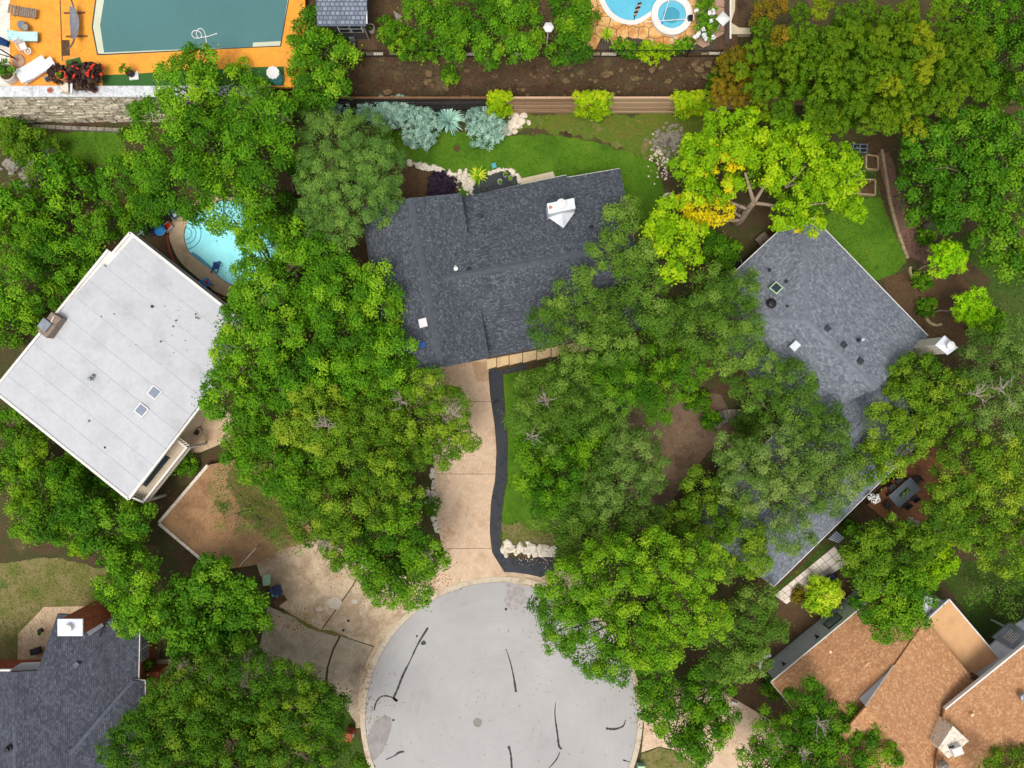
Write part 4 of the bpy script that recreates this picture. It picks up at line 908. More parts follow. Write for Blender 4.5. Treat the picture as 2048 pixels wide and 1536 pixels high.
# ------------------------------------------------------------------ curved pool by the white house
pdk = slab('pool_surround', [(400, 398), (450, 392), (540, 420), (590, 520), (580, 600), (500, 612), (470, 600), (430, 582), (395, 555), (362, 525), (345, 495), (338, 465), (352, 430)], -.03, .06, 'pool_concrete', per=5)
be = thing('brick_border', 'curved red brick border along the tan pool surround', 'edging', P(342, 490, 0)); pl = smooth_curve([P(336, 462), P(336, 480), P(342, 505), P(352, 528), P(368, 548), P(390, 566), P(418, 584), P(445, 598)], 6, False)
for a, b in zip(pl, pl[1:]): MB().bar(a.lerp(b, .04)+Vector((0, 0, .04)), a.lerp(b, .96)+Vector((0, 0, .04)), .2, .1).build('brick', 'brick_edge', be)
cp = thing('curved_pool', None, None, P(460, 500, 0)); cp['kind'] = 'structure'
pin = [(432, 407), (455, 402), (520, 425), (562, 500), (560, 580), (535, 592), (490, 580), (450, 562), (430, 545), (400, 522), (380, 505), (371, 485), (370, 462), (382, 438), (405, 417)]
pout = [(465+(x-465)*1.018, 500+(y-500)*1.02) for x, y in pin]
slab('rim', pout, -.05, .068, 'pool_edge', cp, per=5)
slab('basin', pin, -.05, .072, 'plaster', cp, per=5)
for r_, zz, mt in ((32, .074, 'plaster_c'), (30, .076, 'plaster'), (21.5, .078, 'plaster_c'), (19.6, .080, 'plaster'), (12.5, .082, 'plaster_c'), (10.8, .084, 'plaster')):
    pts = [(372, 467+r_)]+[(372+r_*math.cos(a)*.98, 467+r_*math.sin(a)) for a in [math.radians(78-i*12) for i in range(14)]]+[(372, 467-r_)]
    slab('step', [(max(x, 371+abs(y-467)*.12), y) for x, y in pts], .05, zz, mt, cp)
slab('dark_ledge', [(381, 506), (386, 504), (402, 515), (425, 535), (436, 548), (430, 546), (400, 523)], .05, .0765, 'plaster_step', cp).active_material = MATS['plaster_c']  # thin raised strip of darker plaster along the pool wall
sheet('water_surface', pin, .11, 'water', cp, per=5)
# ------------------------------------------------------------------ right house, grey shingles
H3 = thing('grey_roof_house', 'right hand house with light grey shingled hip roof among oaks', 'house', P(1640, 800, 0))
tip, wc, apx, rend = P(1608, 416, 3), P(1384, 624, 3), P(1616, 642, 5.5), P(1752, 778, 5.5)
ne2, sw2 = P(1856, 672, 3), P(1592, 845, 3)
r3 = roof_mesh('roof', [[tip, apx, wc], [tip, ne2, rend, apx], [apx, rend, sw2, wc]], 'roof_grey', H3, .2)
b1, b2, b3, b4 = P(1380, 1040, 3.1), P(1548, 1172, 3.1), P(1868, 858, 3.1), P(1716, 704, 3.1); br1, br2 = P(1466, 1112, 5.2), P(1798, 780, 5.2)
r4 = roof_mesh('roof', [[b1, br1, br2, b4], [b2, b3, br2, br1]], 'roof_grey', H3, .2)
for a, b in ((tip, apx), (apx, rend), (wc, apx)): ridge(r3, a, b, 'ridge_grey', .26)
ridge(r4, br1, br2, 'ridge_grey', .26)
wall_block(H3, [(1608, 416), (1856, 672), (1592, 845), (1384, 624)], 3, .6, 'wall_cream', z1=2.85)
wall_block(H3, [(1380, 1040), (1548, 1172), (1868, 858), (1716, 704)], 3.1, .6, 'wall_cream', z1=2.9)
for a, b in ((tip, ne2), (tip, wc), (b2, b3), (b1, b4), (b1, b2)): gutter(H3, a, b, 'white_paint', .15, .14)
skylight(r3, P(1552, 577, 4.45), .75, .75, .785, 'glass_dark', 'plastic_green', .18, (-.2, .2, 1))
vt = MB().lathe(P(1542, 607, 4.6), [(.36, 0), (.4, .1), (.3, .16), (.3, .3), (.12, .36)], 16).build('turbine_vent', 'black', r3)
for (x, y, z) in ((1655, 657, 5.3), (1688, 690, 5.35), (1721, 722, 5.35)): MB().box(P(x, y, z), (.42, .42, .16), .785).build('roof_vent', 'dark_metal', r3)
MB().box(P(1589, 692, 5.0), (.7, .55, .3), .785).build('roof_vent', 'white_metal', r3); MB().lathe(P(1717, 680, 5.0), [(.16, 0), (.12, .25)], 10).build('vent_pipe', 'plastic_navy', r3); pipe(r3, P(1725, 679, 5.0), .07, .3, 'white_paint')
pipe(r3, P(1573, 563, 4.5), .08, .3, 'dark_metal'); pipe(r3, P(1540, 540, 4.0), .08, .3, 'dark_metal'); pipe(r3, P(1575, 612, 4.9), .06, .25, 'dark_metal')
cz = 6.6; cpx = [P(1888, 671, cz), P(1915, 695, cz), P(1894, 710, cz), P(1869, 690, cz)]
cm = sum(cpx, Vector())/4
ch3 = MB().prism([cm+(p-cm)*.86 for p in cpx], -.1, cz-.05).build('chimney', 'limestone', H3)
MB().add(cpx+[p+Vector((0, 0, .08)) for p in cpx]+[cm+Vector((0, 0, .4))], [(0, 1, 5, 4), (1, 2, 6, 5), (2, 3, 7, 6), (3, 0, 4, 7), (4, 5, 8), (5, 6, 8), (6, 7, 8), (7, 4, 8)]).build('cap', 'white_metal', ch3)
MB().lathe(cm+Vector((0, 0, .25)), [(.2, 0), (.2, .4), (.3, .42), (.0, .55)], 12).build('flue', 'white_paint', ch3)
# ------------------------------------------------------------------ dark-roofed brick house, lower left
H4 = thing('brick_house', 'red brick house with dark charcoal shingle roof at lower left', 'house', P(200, 1420, 0))
z4 = lambda x: 3.3+.29*(277-x)/26
q = lambda x, y: P(x, y, z4(x))
r5 = roof_mesh('roof', [[q(115, 1228), q(225, 1236), q(278, 1258), q(276, 1364), q(250, 1392), q(140, 1510), q(120, 1600), q(30, 1600), q(30, 1344), q(75, 1341)], [q(30, 1344), q(30, 1600), P(-160, 1600, 4.2), P(-160, 1344, 4.2)]], 'roof_dark', H4, .22)
hp = lambda x, y, z: P(x, y, z)
r6 = roof_mesh('roof', [[P(264, 1361, 3.75), P(289, 1362, 3.4), P(289, 1640, 3.4), P(110, 1640, 5.6), P(138, 1510, 5.25)]], 'roof_dark', H4, .22)
ridge(r6, P(266, 1362, 3.72), P(139, 1508, 5.25), 'ridge_dark', .16); ridge(r5, q(28, 1450), q(28, 1600), 'ridge_dark', .14); ridge(r5, P(160, 1330, 4.68), P(262, 1240, 3.6), 'ridge_dark', .05)
MB().prism([P(118, 1244, 3.3), P(268, 1254, 3.3), P(268, 1370, 3.3), P(280, 1375, 3.3), P(280, 1640, 3.3), P(-150, 1640, 3.3), P(-150, 1352, 3.3), P(85, 1350, 3.3)], -.1, 3.15).build('wall', 'wall_brick', H4)
gutter(H4, q(278, 1258), q(276, 1362), 'white_paint', .14, .13); gutter(H4, P(264, 1361, 3.6), P(289, 1362, 3.4), 'white_paint', .14, .14); gutter(H4, P(289, 1362, 3.4), P(289, 1640, 3.4), 'white_paint', .14, .13); gutter(H4, P(-160, 1342, 4.2), P(20, 1341, 6.1), 'white_paint', .14, .16)
for yy in (1283, 1308):
    f = P(270, yy, 1.9); x_ = P(268, yy, 3.3).x+.03
    wn_ = MB().box((x_, f.y, 1.75), (.08, 1.0, 1.2)).build('window', 'white_paint', H4); MB().box((x_+.045, f.y, 1.75), (.02, .84, 1.02)).build('pane', 'glass_grey', wn_)
    for k_ in (-.2, .2): MB().box((x_+.06, f.y+k_, 1.75), (.012, .03, 1.02)).build('muntin', 'white_paint', wn_)
pcz = 7.6; cq = [P(117, 1237, pcz), P(167, 1237, pcz), P(167, 1271, pcz), P(117, 1271, pcz)]; cm = sum(cq, Vector())/4
ch4 = MB().prism([cm+(p-cm)*.9 for p in cq], -.1, pcz-.02).build('chimney', 'wall_brick', H4); MB().prism(cq, pcz, pcz+.12).build('cap', 'white_metal', ch4); MB().lathe(cm+Vector((0, 0, .1)), [(.27, 0), (.27, .3), (.32, .31), (.32, .38), (0, .45)], 16).build('flue', 'white_paint', ch4)
MB().bar(P(176, 1268, 5.2), P(205, 1248, 4.6), .35, .06).build('flashing', 'grey_metal', H4); MB().bar(P(199, 1274, 4.6), P(209, 1247, 4.4), .12, .1).build('flashing', 'black', H4)
MB().prism([P(18, 1341, 3.9), P(40, 1327, 3.9), P(80, 1325, 3.9), P(75, 1341, 3.9)], 3.75, 3.9).build('porch_roof', 'white_paint', H4)
pipe(r6, P(219, 1463, 4.3), .12, .3, 'dark_metal'); MB().box(P(152, 1330, 4.85), (.45, .35, .05), .8).build('shingle_patch', 'ridge_dark', r5); pipe(r5, P(17, 1497, 6.2), .14, .35, 'black'); pipe(r5, P(140, 1533, 5.0), .1, .3, 'black')
MB().prism([P(280, 1345, 1.8), P(317, 1345, 1.8), P(317, 1352, 1.8), P(280, 1362, 1.8)], -.1, 1.8).build('garden_wall', 'wall_brick', H4)
# ------------------------------------------------------------------ tan-roofed house, lower right
H5 = thing('tan_roof_house', 'house with tan brown shingle roof at lower right', 'house', P(1800, 1400, 0))
A_, B_, C_, D_ = P(1543, 1365, 3.0), P(1779, 1170, 3.0), P(1849, 1241, 4.35), P(1788, 1332, 5.1)
E_, F_ = P(1735, 1410, 5.25), P(1652, 1497, 5.3)
r7 = roof_mesh('roof', [[A_, B_, C_, D_, E_, F_]], 'roof_tan', H5, .2)
M1_ = P(1732, 1413, 6.3); M2_ = P(1845, 1544, 6.3); M3_ = P(1930, 1642, 6.3); Q3_ = P(2110, 1550, 4.3); D2 = P(1788.5, 1331.5, 5.25)
r8 = roof_mesh('roof', [[P(1850, 1242, 4.45), Q3_, M3_, M2_, M1_, D2]], 'roof_tan', H5, .2)
S1_, S2_ = P(1890, 1418, 5.75), P(2110, 1240, 5.75); S3_, S4_ = P(2240, 1400, 7.6), P(1990, 1680, 7.6); S5_ = P(1868, 1560, 6.5)
r9 = roof_mesh('roof', [[S1_, S2_, S3_, S4_, S5_]], 'roof_tan', H5, .2)
r10 = roof_mesh('roof', [[M1_, M2_, M3_, P(1800, 1660, 4.6), P(1655, 1500, 5.2)]], 'roof_tan', H5, .2)
gutter(H5, A_, B_, 'white_paint', .16, .16); gutter(H5, A_, F_, 'white_paint', .1, .14); gutter(H5, B_, C_, 'white_paint', .1, .14); gutter(H5, S1_, S2_, 'white_paint', .12, .3, -.1, 'fascia'); gutter(H5, M1_, D2, 'white_paint', .08, .12); gutter(H5, M2_, M1_.lerp(M2_, .55), 'white_paint', .08, .12)
MB().add([P(1718, 1397, 5.15), D_+Vector((0, 0, .02)), E_, M1_-Vector((0, 0, .15)), D2-Vector((0, 0, .15))], [(0, 1, 4, 3)]).build('gable', 'wall_grey', H5)
fl = slab('flat_roof', [(1850, 1242), (1897, 1198), (1998, 1317), (1942, 1352)], 3.2, 3.4, 'tan_flat', H5)
gutter(H5, P(1850, 1242, 3.4), P(1897, 1198, 3.4), 'wall_grey', .1, .2, 0); gutter(H5, P(1897, 1198, 3.4), P(1998, 1317, 3.4), 'white_paint', .1, .2, 0)
MB().prism([P(1552, 1362, 3), P(1777, 1177, 3), P(1895, 1205, 3.2), P(1990, 1318, 3.2), P(2200, 1400, 3.2), P(1990, 1660, 3.2), P(1800, 1640, 3), P(1660, 1490, 3)], -.1, 2.8).build('wall', 'wall_grey', H5)
# windows and lanterns on the north-west wall
wa, wb = P(1552, 1362, 3), P(1777, 1177, 3); wd_ = (wb-wa).normalized(); wnr = Vector((-wd_.y, wd_.x, 0))
for t_ in (.12, .42):
    c_ = wa.lerp(wb, t_)+wnr*.06; c_.z = 1.9; lp = MB().box(c_+wnr*.08, (.14, .14, .3), ax=(wd_, wnr, (0, 0, 1))).build('wall_lantern', 'black', H5); MB().bar(c_+Vector((0, 0, .18)), c_+wnr*.1+Vector((0, 0, .2)), .3, .04).build('bracket', 'black', lp)
for t_, wdt in ((.58, 1.5), (.8, 1.2)):
    c_ = wa.lerp(wb, t_)+wnr*.03; c_.z = 1.5; f_ = MB().box(c_, (wdt, .07, 1.2), ax=(wd_, wnr, (0, 0, 1))).build('window', 'dark_metal', H5); MB().box(c_+wnr*.03, (wdt-.14, .03, 1.06), ax=(wd_, wnr, (0, 0, 1))).build('pane', 'glass_grey', f_)
slab('porch_slab', [(1540, 1345), (1725, 1195), (1745, 1215), (1560, 1370)], -.05, .12, 'wall_grey', H5)
MB().lathe(P(1737, 1333, 4.35), [(.42, 0), (.45, .1), (.42, .2), (.1, .24)], 24).build('roof_vent', 'tan_flat', r7); MB().box(P(1729, 1328, 4.3), (.5, .2, .12), .9).build('vent_base', 'tan_flat', r7)
MB().box(P(1661, 1304, 4.0), (.2, .2, .06), .6).build('shingle_patch', 'paver', r7); MB().box(P(1945, 1430, 6.3), (.26, .18, .06), .6).build('shingle_patch', 'paver', r9)
MB().lathe(P(2045, 1393, 6.6), [(.3, 0), (.3, .25), (.2, .3)], 14).build('roof_vent', 'grey_metal', r9); MB().lathe(P(1884, 1530, 6.7), [(.38, 0), (.4, .25), (.3, .5), (.1, .52)], 18).build('roof_vent', 'stone_grey', r8)
MB().rock(P(1945, 1358, 4.2), .55, flat=.5).build('debris', 'soil', r8)
cz = 6.95; cq = [P(1906, 1452, cz), P(1938, 1482, cz), P(1897, 1517, cz), P(1877, 1496, cz)]
ch5 = MB().prism(cq, 3, cz).build('chimney', 'limestone', H5); MB().box(P(1912, 1500, cz+.25), (.75, .6, .5), .35).build('flue_box', 'white_paint', ch5); MB().bar(P(1897, 1496, cz+.2), P(1908, 1492, cz+.3), .08, .12).build('bracket', 'black', ch5)
# pale patio cover beside it
t = thing('patio_cover', 'white patio cover with grey louvred panel behind the tan house', 'patio cover', P(2010, 1270, 0))
MB().prism([P(1978, 1295, 2.6), P(2020, 1255, 2.6), P(2120, 1200, 2.6), P(2160, 1260, 2.6), P(2010, 1360, 2.6)], 2.45, 2.6).build('cover', 'white_metal', t)
for (x, y) in ((1985, 1295), (2022, 1259), (2112, 1207), (2150, 1258)): pp = P(x, y, 2.45); MB().box((pp.x, pp.y, 1.22), (.12, .12, 2.44)).build('post', 'white_paint', t)
gp = MB().prism([P(1985, 1275, 2.75), P(2020, 1245, 2.75), P(2060, 1268, 2.75), P(2028, 1300, 2.75)], 2.602, 2.75).build('louvre_panel', 'grey_metal', t)
for i in range(6): a = P(2006+i*3.6, 1276+i*2.2, 2.76); b = P(2022+i*3.6, 1258+i*2.2, 2.76); MB().bar(a, b, .05, .03).build('louvre', 'pale_path', gp)
# ------------------------------------------------------------------ garden shed on the upper terrace
H6 = thing('garden_shed', 'small grey shingled shed with white framed windows at top', 'shed', P(685, 40, zr)); zs = zr+2.7
roof_mesh('roof', [[P(631, -80, zs+1.4), P(737, -80, zs+1.4), P(732, 51, zs), P(634, 51, zs)]], 'roof_shed', H6, .15)
ya = P(0, 51, zs).y+.3; xl, xr = P(637, 51, zs).x, P(729, 51, zs).x-.15
MB().prism([(xl, ya), (xr, ya), (xr, ya+6), (xl, ya+6)], zr-.1, zs-.1).build('wall', 'wall_dark', H6)
for k_ in (.42, .7):
    x_ = xl+(xr-xl)*k_+.3; w1 = MB().box((x_, ya-.03, zr+1.75), (.95, .07, 1.15)).build('window', 'white_paint', H6); MB().box((x_, ya-.07, zr+1.75), (.8, .02, 1.0)).build('pane', 'glass_dark', w1)
    MB().box((x_, ya-.082, zr+1.75), (.8, .012, .05)).build('muntin', 'white_paint', w1)
MB().box((xr-.05, ya-.06, (zr+zs)/2-.1), (.12, .1, zs-zr-.1)).build('corner_post', 'wood_weather', H6); MB().bar((xr+.35, ya-.2, zs+.05), (xr+.35, ya+6, zs+1.2), .08, .12).build('downpipe', 'white_paint', H6)
# ------------------------------------------------------------------ furniture and small things on the orange deck
zd = Z_L-.01
def slats(root, name, mat, c, u, v, w_, ln, n, wd, z0, prof):
    """n slats across a lounger: prof(t) -> height"""
    for i in range(n):
        t = (i+.5)/n; p = c+u*(ln*(t-.5)); p.z = z0+prof(t); MB().box(p, (ln/n*.82, wd, .035), ax=(u, v, w_)).build(name, mat, root)
def lounger(name, label, px, py, ang, ln, wd, mat, cushion=None, back=.32, slat=True, frame='wood_weather', grp=None):
    c = P(px, py, zd); a = math.radians(ang); u = Vector((math.cos(a), math.sin(a), 0)); v = Vector((-u.y, u.x, 0)); t = thing(name, label, 'lounger', c, grp)
    pr = lambda s: .32+(max(0, (.36-s)/.36)*back if s < .36 else 0)
    if slat: slats(t, 'slat', mat, c, u, v, Vector((0, 0, 1)), ln, 12, wd, zd, pr)
    for s_ in (-1, 1): MB().bar(c-u*ln*.48+v*s_*wd*.46+Vector((0, 0, .26)), c+u*ln*.48+v*s_*wd*.46+Vector((0, 0, .26)), .05, .08).build('side_rail', frame, t)
    for sx in (-.4, .4):
        for sy in (-.44, .44): q = c+u*ln*sx+v*wd*sy; MB().box((q.x, q.y, zd+.13), (.06, .06, .26), a).build('leg', frame, t)
    if cushion:
        vs = []; n = 8
        for i in range(n+1):
            s = i/n; p = c+u*(ln*(s-.5)); zz = zd+pr(s)+.02
            for (o_, h) in ((-1, 0), (1, 0), (1, .1), (-1, .1)): q = p+v*(o_*wd*.5); vs.append((q.x, q.y, zz+h))
        fs = [(0, 1, 2, 3), (4*n+3, 4*n+2, 4*n+1, 4*n)]
        for i in range(n):
            for k in range(4): fs.append((4*i+k, 4*i+4+k, 4*i+4+(k+1) % 4, 4*i+(k+1) % 4))
        MB().add(vs, fs).build('cushion', cushion, t)
    return t
lounger('sun_lounger', 'weathered grey slatted wooden lounger on the orange deck', 53, 28, -8, S(52, zd), S(18, zd), 'wood_weather')
lounger('sun_lounger', 'lounger with pale aqua patterned cushion on the orange deck', 55, 78, 0, S(54, zd), S(18, zd), 'wood_weather', 'fabric_aqua')
lounger('double_chaise', 'wide white chaise lounge at the corner of the orange deck', 73, 144, 32, S(62, zd), S(30, zd), 'fabric_white', 'fabric_white', back=.2, frame='white_paint')
t = thing('footstool', 'square white footstool beside the white chaise', 'footstool', P(99, 126, zd)); MB().box(P(99, 126, zd+.36), (S(17, zd), S(19, zd), .1), .56).build('cushion', 'fabric_white', t)
for sx in (-1, 1):
    for sy in (-1, 1): q = P(99+sx*5, 126+sy*6, zd); MB().box((q.x, q.y, zd+.155), (.05, .05, .31), .56).build('leg', 'white_paint', t)
t = thing('side_table', 'round grey drum side table between two loungers', 'side table', P(50, 55, zd)); MB().lathe(P(50, 55, zd), [(.3, 0), (.34, .2), (.3, .42), (.32, .46), (.3, .48)], 18).build('drum', 'fabric_grey', t); MB().lathe(P(50, 55, zd+.48), [(.27, 0), (.27, .02)], 18).build('top', 'stone_grey', t)
t = thing('garden_stool', 'tiny dark cube stool beside the white chaise', 'stool', P(95, 158, zd)); MB().box(P(95, 158, zd+.16), (.34, .34, .3), .4).build('seat', 'fabric_grey', t); MB().box(P(95, 158, zd+.33), (.28, .28, .04), .4).build('pad', 'dark_metal', t)
# white armchair
c = P(53, 98, zd); t = thing('armchair', 'white plastic armchair facing the aqua lounger', 'chair', c); a = math.radians(25); u = Vector((math.cos(a), math.sin(a), 0)); v = Vector((-u.y, u.x, 0))
MB().box(c+Vector((0, 0, .42)), (.52, .52, .05), a).build('seat', 'white_paint', t); MB().box(c+u*-.1+v*.33+Vector((0, 0, .72)), (.5, .06, .55), a).build('backrest', 'white_paint', t)
for s_ in (-1, 1):
    MB().tube([c+u*s_*.3+v*.28+Vector((0, 0, .66)), c+u*s_*.34+Vector((0, 0, .66)), c+u*s_*.28-v*.3+Vector((0, 0, .55)), c+u*s_*.26-v*.34+Vector((0, 0, .02))], .03, 6).build('arm', 'white_paint', t)
    MB().tube([c+u*s_*.24+v*.26+Vector((0, 0, .42)), c+u*s_*.26+v*.3+Vector((0, 0, 0))], .03, 6).build('leg', 'white_paint', t)
t = thing('wire_stool', 'round white wire stool beside the white armchair', 'stool', P(63, 107, zd)); ringmesh(P(63, 107, zd), .2, .26, zd+.4, zd+.44, 20).build('rim', 'white_paint', t)
for k in range(4): q = P(63, 107, zd)+Vector((math.cos(k*1.57)*.23, math.sin(k*1.57)*.23, 0)); MB().tube([q, q+Vector((0, 0, .4))], .02, 5).build('leg', 'white_paint', t)
for k in range(3): q = Vector((math.cos(k*1.05)*.22, math.sin(k*1.05)*.22, 0)); MB().tube([P(63, 107, zd)-q+Vector((0, 0, .42)), P(63, 107, zd)+q+Vector((0, 0, .42))], .018, 5).build('spoke', 'white_paint', t)
# cantilever umbrella base with curved mast, folded navy canopy
c = P(38, 122, zd); t = thing('umbrella_stand', 'mauve round umbrella base with bent dark mast', 'umbrella stand', c)
MB().lathe(c, [(.5, 0), (.5, .06), (.44, .12), (.1, .16), (.08, .3)], 24).build('base', 'flag_pink', t)
MB().tube([c+Vector((0, 0, .2)), c+Vector((-.2, .1, 1.6)), c+Vector((-.9, .3, 2.6)), c+Vector((-1.7, .6, 3.0))], .05, 8).build('mast', 'dark_metal', t); MB().tube([c+Vector((-.05, 0, .5)), c+Vector((-.7, -.1, 1.6)), c+Vector((-1.7, .5, 2.9))], .035, 6).build('strut', 'dark_metal', t)
t = thing('blanket', 'dark blue folded cover lying on the pale path', 'blanket', P(9, 84, zd)); 
MB().add([P(0, 73, zd+.02), P(20, 83, zd+.02), P(18, 95, zd+.02), P(0, 90, zd+.02), P(-4, 76, zd+.3), P(14, 84, zd+.28), P(12, 92, zd+.28), P(-4, 87, zd+.3)], [(4, 5, 6, 7)[::-1], (0, 1, 5, 4), (1, 2, 6, 5), (2, 3, 7, 6), (3, 0, 4, 7)]).build('cloth', 'fabric_navy', t); MB().bar(P(2, 80, zd+.33), P(14, 88, zd+.33), .1, .04).build('fold', 'fabric_navy', t)
# hammock on curved stand
t = thing('hammock_stand', 'curved wooden hammock stand with grey hammock on orange deck', 'hammock', P(148, 48, zd))
arc = [P(141, -4, zd+1.25), P(146, 10, zd+.55), P(149, 30, zd+.2), P(151, 52, zd+.16), P(150, 72, zd+.5), P(145, 88, zd+.95), P(137, 97, zd+1.25)]
MB().tube(smooth_curve(arc, 5, False), .055, 8).build('arc_beam', 'wood_weather', t)
for yy, xx in ((26, 149), (73, 153)): MB().bar(P(xx-21, yy, zd+.06), P(xx+21, yy-1, zd+.06), .1, .1).build('foot', 'wood_brown', t)
hm = []; fs = []
for i in range(11):
    s = i/10; zc = zd+.75-.35*math.sin(s*math.pi); wv = .14+.14*math.sin(s*math.pi)
    for j in range(5): o_ = (j-2)/2; p = P(145.5+7*s*(1-s)*2.0+s*3, 14+64*s, zc); hm.append((p.x+o_*wv*1.3, p.y, zc+o_*o_*.1))
for i in range(10):
    for j in range(4): fs.append((i*5+j, i*5+j+1, i*5+j+6, i*5+j+5))
MB().add(hm, fs).build('hammock_cloth', 'fabric_grey', t); MB().tube([P(141, -2, zd+1.25), P(146, 15, zd+.76)], .02, 5).build('rope', 'fabric_grey', t); MB().tube([P(138, 96, zd+1.25), P(148, 78, zd+.76)], .02, 5).build('rope', 'fabric_grey', t)
slab('soil_bed', [(122, 80), (139, 80), (140, 111), (123, 112)], zd-.05, zd+.006, 'soil')
# pool hose
t = thing('pool_hose', 'white looped hose floating in the long green pool', 'hose', P(400, 70, zd))
hp_ = [(431, 68), (418, 72), (402, 75), (390, 76), (384, 70), (386, 63), (394, 61), (402, 66), (403, 73), (397, 76), (393, 68), (395, 60), (402, 57), (409, 64), (412, 78), (415, 97)]
MB().tube(smooth_curve([P(a, b, zd+.06) for a, b in hp_], 5, False), .035, 6).build('hose_line', 'white_paint', t); MB().tube([P(431, 68, zd+.06), P(434, 67, zd+.06)], .05, 8).build('nozzle', 'white_paint', t)
# pots
def pot(name, label, px, py, r, h, mat, z, plant=None, pr=None, ph=.6, cat='plant pot', soil=True, blades=None, pm='terracotta'):
    c = P(px, py, z); t = thing(name, label, cat, c); rw_ = S(r, z)
    ringmesh(c+Vector((0, 0, 0)), rw_*.82, rw_, z, z+h, 20).build('pot', mat, t)
    MB().lathe(c, [(rw_*.85, 0), (rw_*.85, h*.8)], 18).build('soil', 'soil', t)
    if plant:
        bl = [(Vector((c.x+random.gauss(0, .08), c.y+random.gauss(0, .08), z+h+ph*.4)), S(pr, z), ph*.6, 0)]; finish('foliage', crown_mesh('foliage', bl, plant), SPEC[plant]['mat'], t)
    return t
pot('fern_pot', 'big tan pot of feathery fern at the deck corner', 24, 152, 17, .6, 'pot_pale', zd, 'small', 18, .8)
pot('flower_pot', 'terracotta pot with green plant on a white pedestal', 131, 156, 9.5, .5, 'terracotta', zd+.7, 'small', 6, .4)
t = thing('pedestal', 'white stone pedestal on the grey wall coping', 'pedestal', P(135, 172, zd)); MB().box(P(134, 172, zd+.35), (S(15, zd), S(30, zd), .66)).build('block', 'limestone', t); MB().box(P(143, 170, zd+.7), (.16, S(34, zd), .06)).build('ledge', 'white_paint', t)
pot('potted_shrub', 'black pot with leafy green shrub on a white slab by the turf', 263, 148, 7, .45, 'pot_black', zd+.1, 'small', 11, .9)
slab('plinth', [(258, 152), (276, 141), (277, 158), (259, 160)], zd-.05, zd+.1, 'white_paint')
pot('potted_shrub', 'pale pot of yellow green foliage at the right end of the turf', 497, 140, 8, .4, 'pot_pale', zd, 'small_lime', 15, .7)
c = P(557, 160, zd); t = thing('ceramic_stool', 'teal ribbed drum with scalloped white top on the turf', 'garden stool', c); MB().lathe(c, [(.4, 0), (.48, .2), (.44, .4), (.5, .6), (.44, .8), (.48, 1.0), (.42, 1.2)], 20).build('drum', 'plastic_teal', t)
MB().prism([(c.x+(.46+.04*(k % 2))*math.cos(k*math.pi/10), c.y+(.46+.04*(k % 2))*math.sin(k*math.pi/10)) for k in range(20)], zd+1.2, zd+1.32).build('top', 'white_paint', t)
for i, (x, lb) in enumerate(((101, 'left round rusty saucer on the grey wall coping'), (190, 'right round purple saucer on the grey wall coping'))):
    t = thing('saucer', lb, 'saucer', P(x, 181, Z_L+.13)); MB().lathe(P(x, 181, Z_L+.13), [(.2, 0), (.24, .06), (.21, .06), (.19, .03)], 18).build('dish', 'flag_pink', t); MB().lathe(P(x, 181, Z_L+.135), [(.17, 0), (.17, .04)], 16).build('plate', 'brick_edge', t)
for i, (x, y, r, lb) in enumerate(((165, 152, 30, 'dark bronze canna clump with red blooms left of the turf'), (190, 150, 20, 'dark bronze canna clump with red blooms touching the turf'), (120, 150, 18, 'small dark bronze canna clump beside the white footstool'))):
    s_ = shrub('canna', lb, x, y, r, 1.3, 'canna', zd, 'canna bed', 'plant', 5)
    for k in range(7): q = P(x+random.uniform(-.8, .8)*r, y-6+random.uniform(-.6, .7)*r, zd+1.35); MB().rock(q, .1, flat=1).build('bloom', 'red_flower', s_)
# ------------------------------------------------------------------ upper terrace things
def lantern(label, px, py, zg, h, ang=0, n=6, r=.36):
    c = P(px, py, zg+h); c.z = zg; t = thing('garden_lantern', label, 'lamp post', c); MB().tube([c, c+Vector((0, 0, h-.4))], .05, 8).build('pole', 'white_paint', t)
    MB().lathe(c+Vector((0, 0, h-.5)), [(r*.45, 0), (r*.9, .5), (r*.95, .52)], n).build('glass', 'glass_grey', t); MB().lathe(c+Vector((0, 0, h+.03)), [(r*1.15, 0), (r*1.0, .08), (0, .3)], n).build('roof', 'white_paint', t)
lantern('white hexagonal lantern on a pole among the terrace trees', 1097, 55, Z_R, 3.0)
lantern('square white lantern on the side fence by the patio', 1446, 38, Z_R, 2.6, n=4, r=.5)
t = thing('flat_boulder', 'leaning flat grey stone under the terrace trees', 'stone', P(795, 32, Z_R)); MB().add([P(786, 20, Z_R+.5), P(799, 30, Z_R+.2), P(800, 47, Z_R), P(794, 44, Z_R), P(786, 20, Z_R-.1), P(799, 30, Z_R-.1)], [(0, 3, 2, 1), (0, 1, 5, 4), (0, 4, 3), (1, 2, 5)]).build('slab_stone', 'stone_grey', t); MB().rock(P(797, 36, Z_R+.1), .3).build('stone', 'stone_grey', t)
pot('round_planter', 'round stone planter at the corner of the grey shed', 743, 60, 8, .4, 'pot_pale', Z_R, 'small_mid', 5, .3)
t = thing('garden_chair', 'small dark metal chair below the shed windows', 'chair', P(708, 92, Z_R)); c = P(708, 92, Z_R); MB().box(c+Vector((0, 0, .42)), (.45, .45, .04)).build('seat', 'dark_metal', t); MB().box(c+Vector((0, .22, .7)), (.45, .04, .5)).build('backrest', 'grey_metal', t)
for sx in (-.2, .2):
    for sy in (-.2, .2): MB().box(c+Vector((sx, sy, .21)), (.04, .04, .42)).build('leg', 'dark_metal', t)
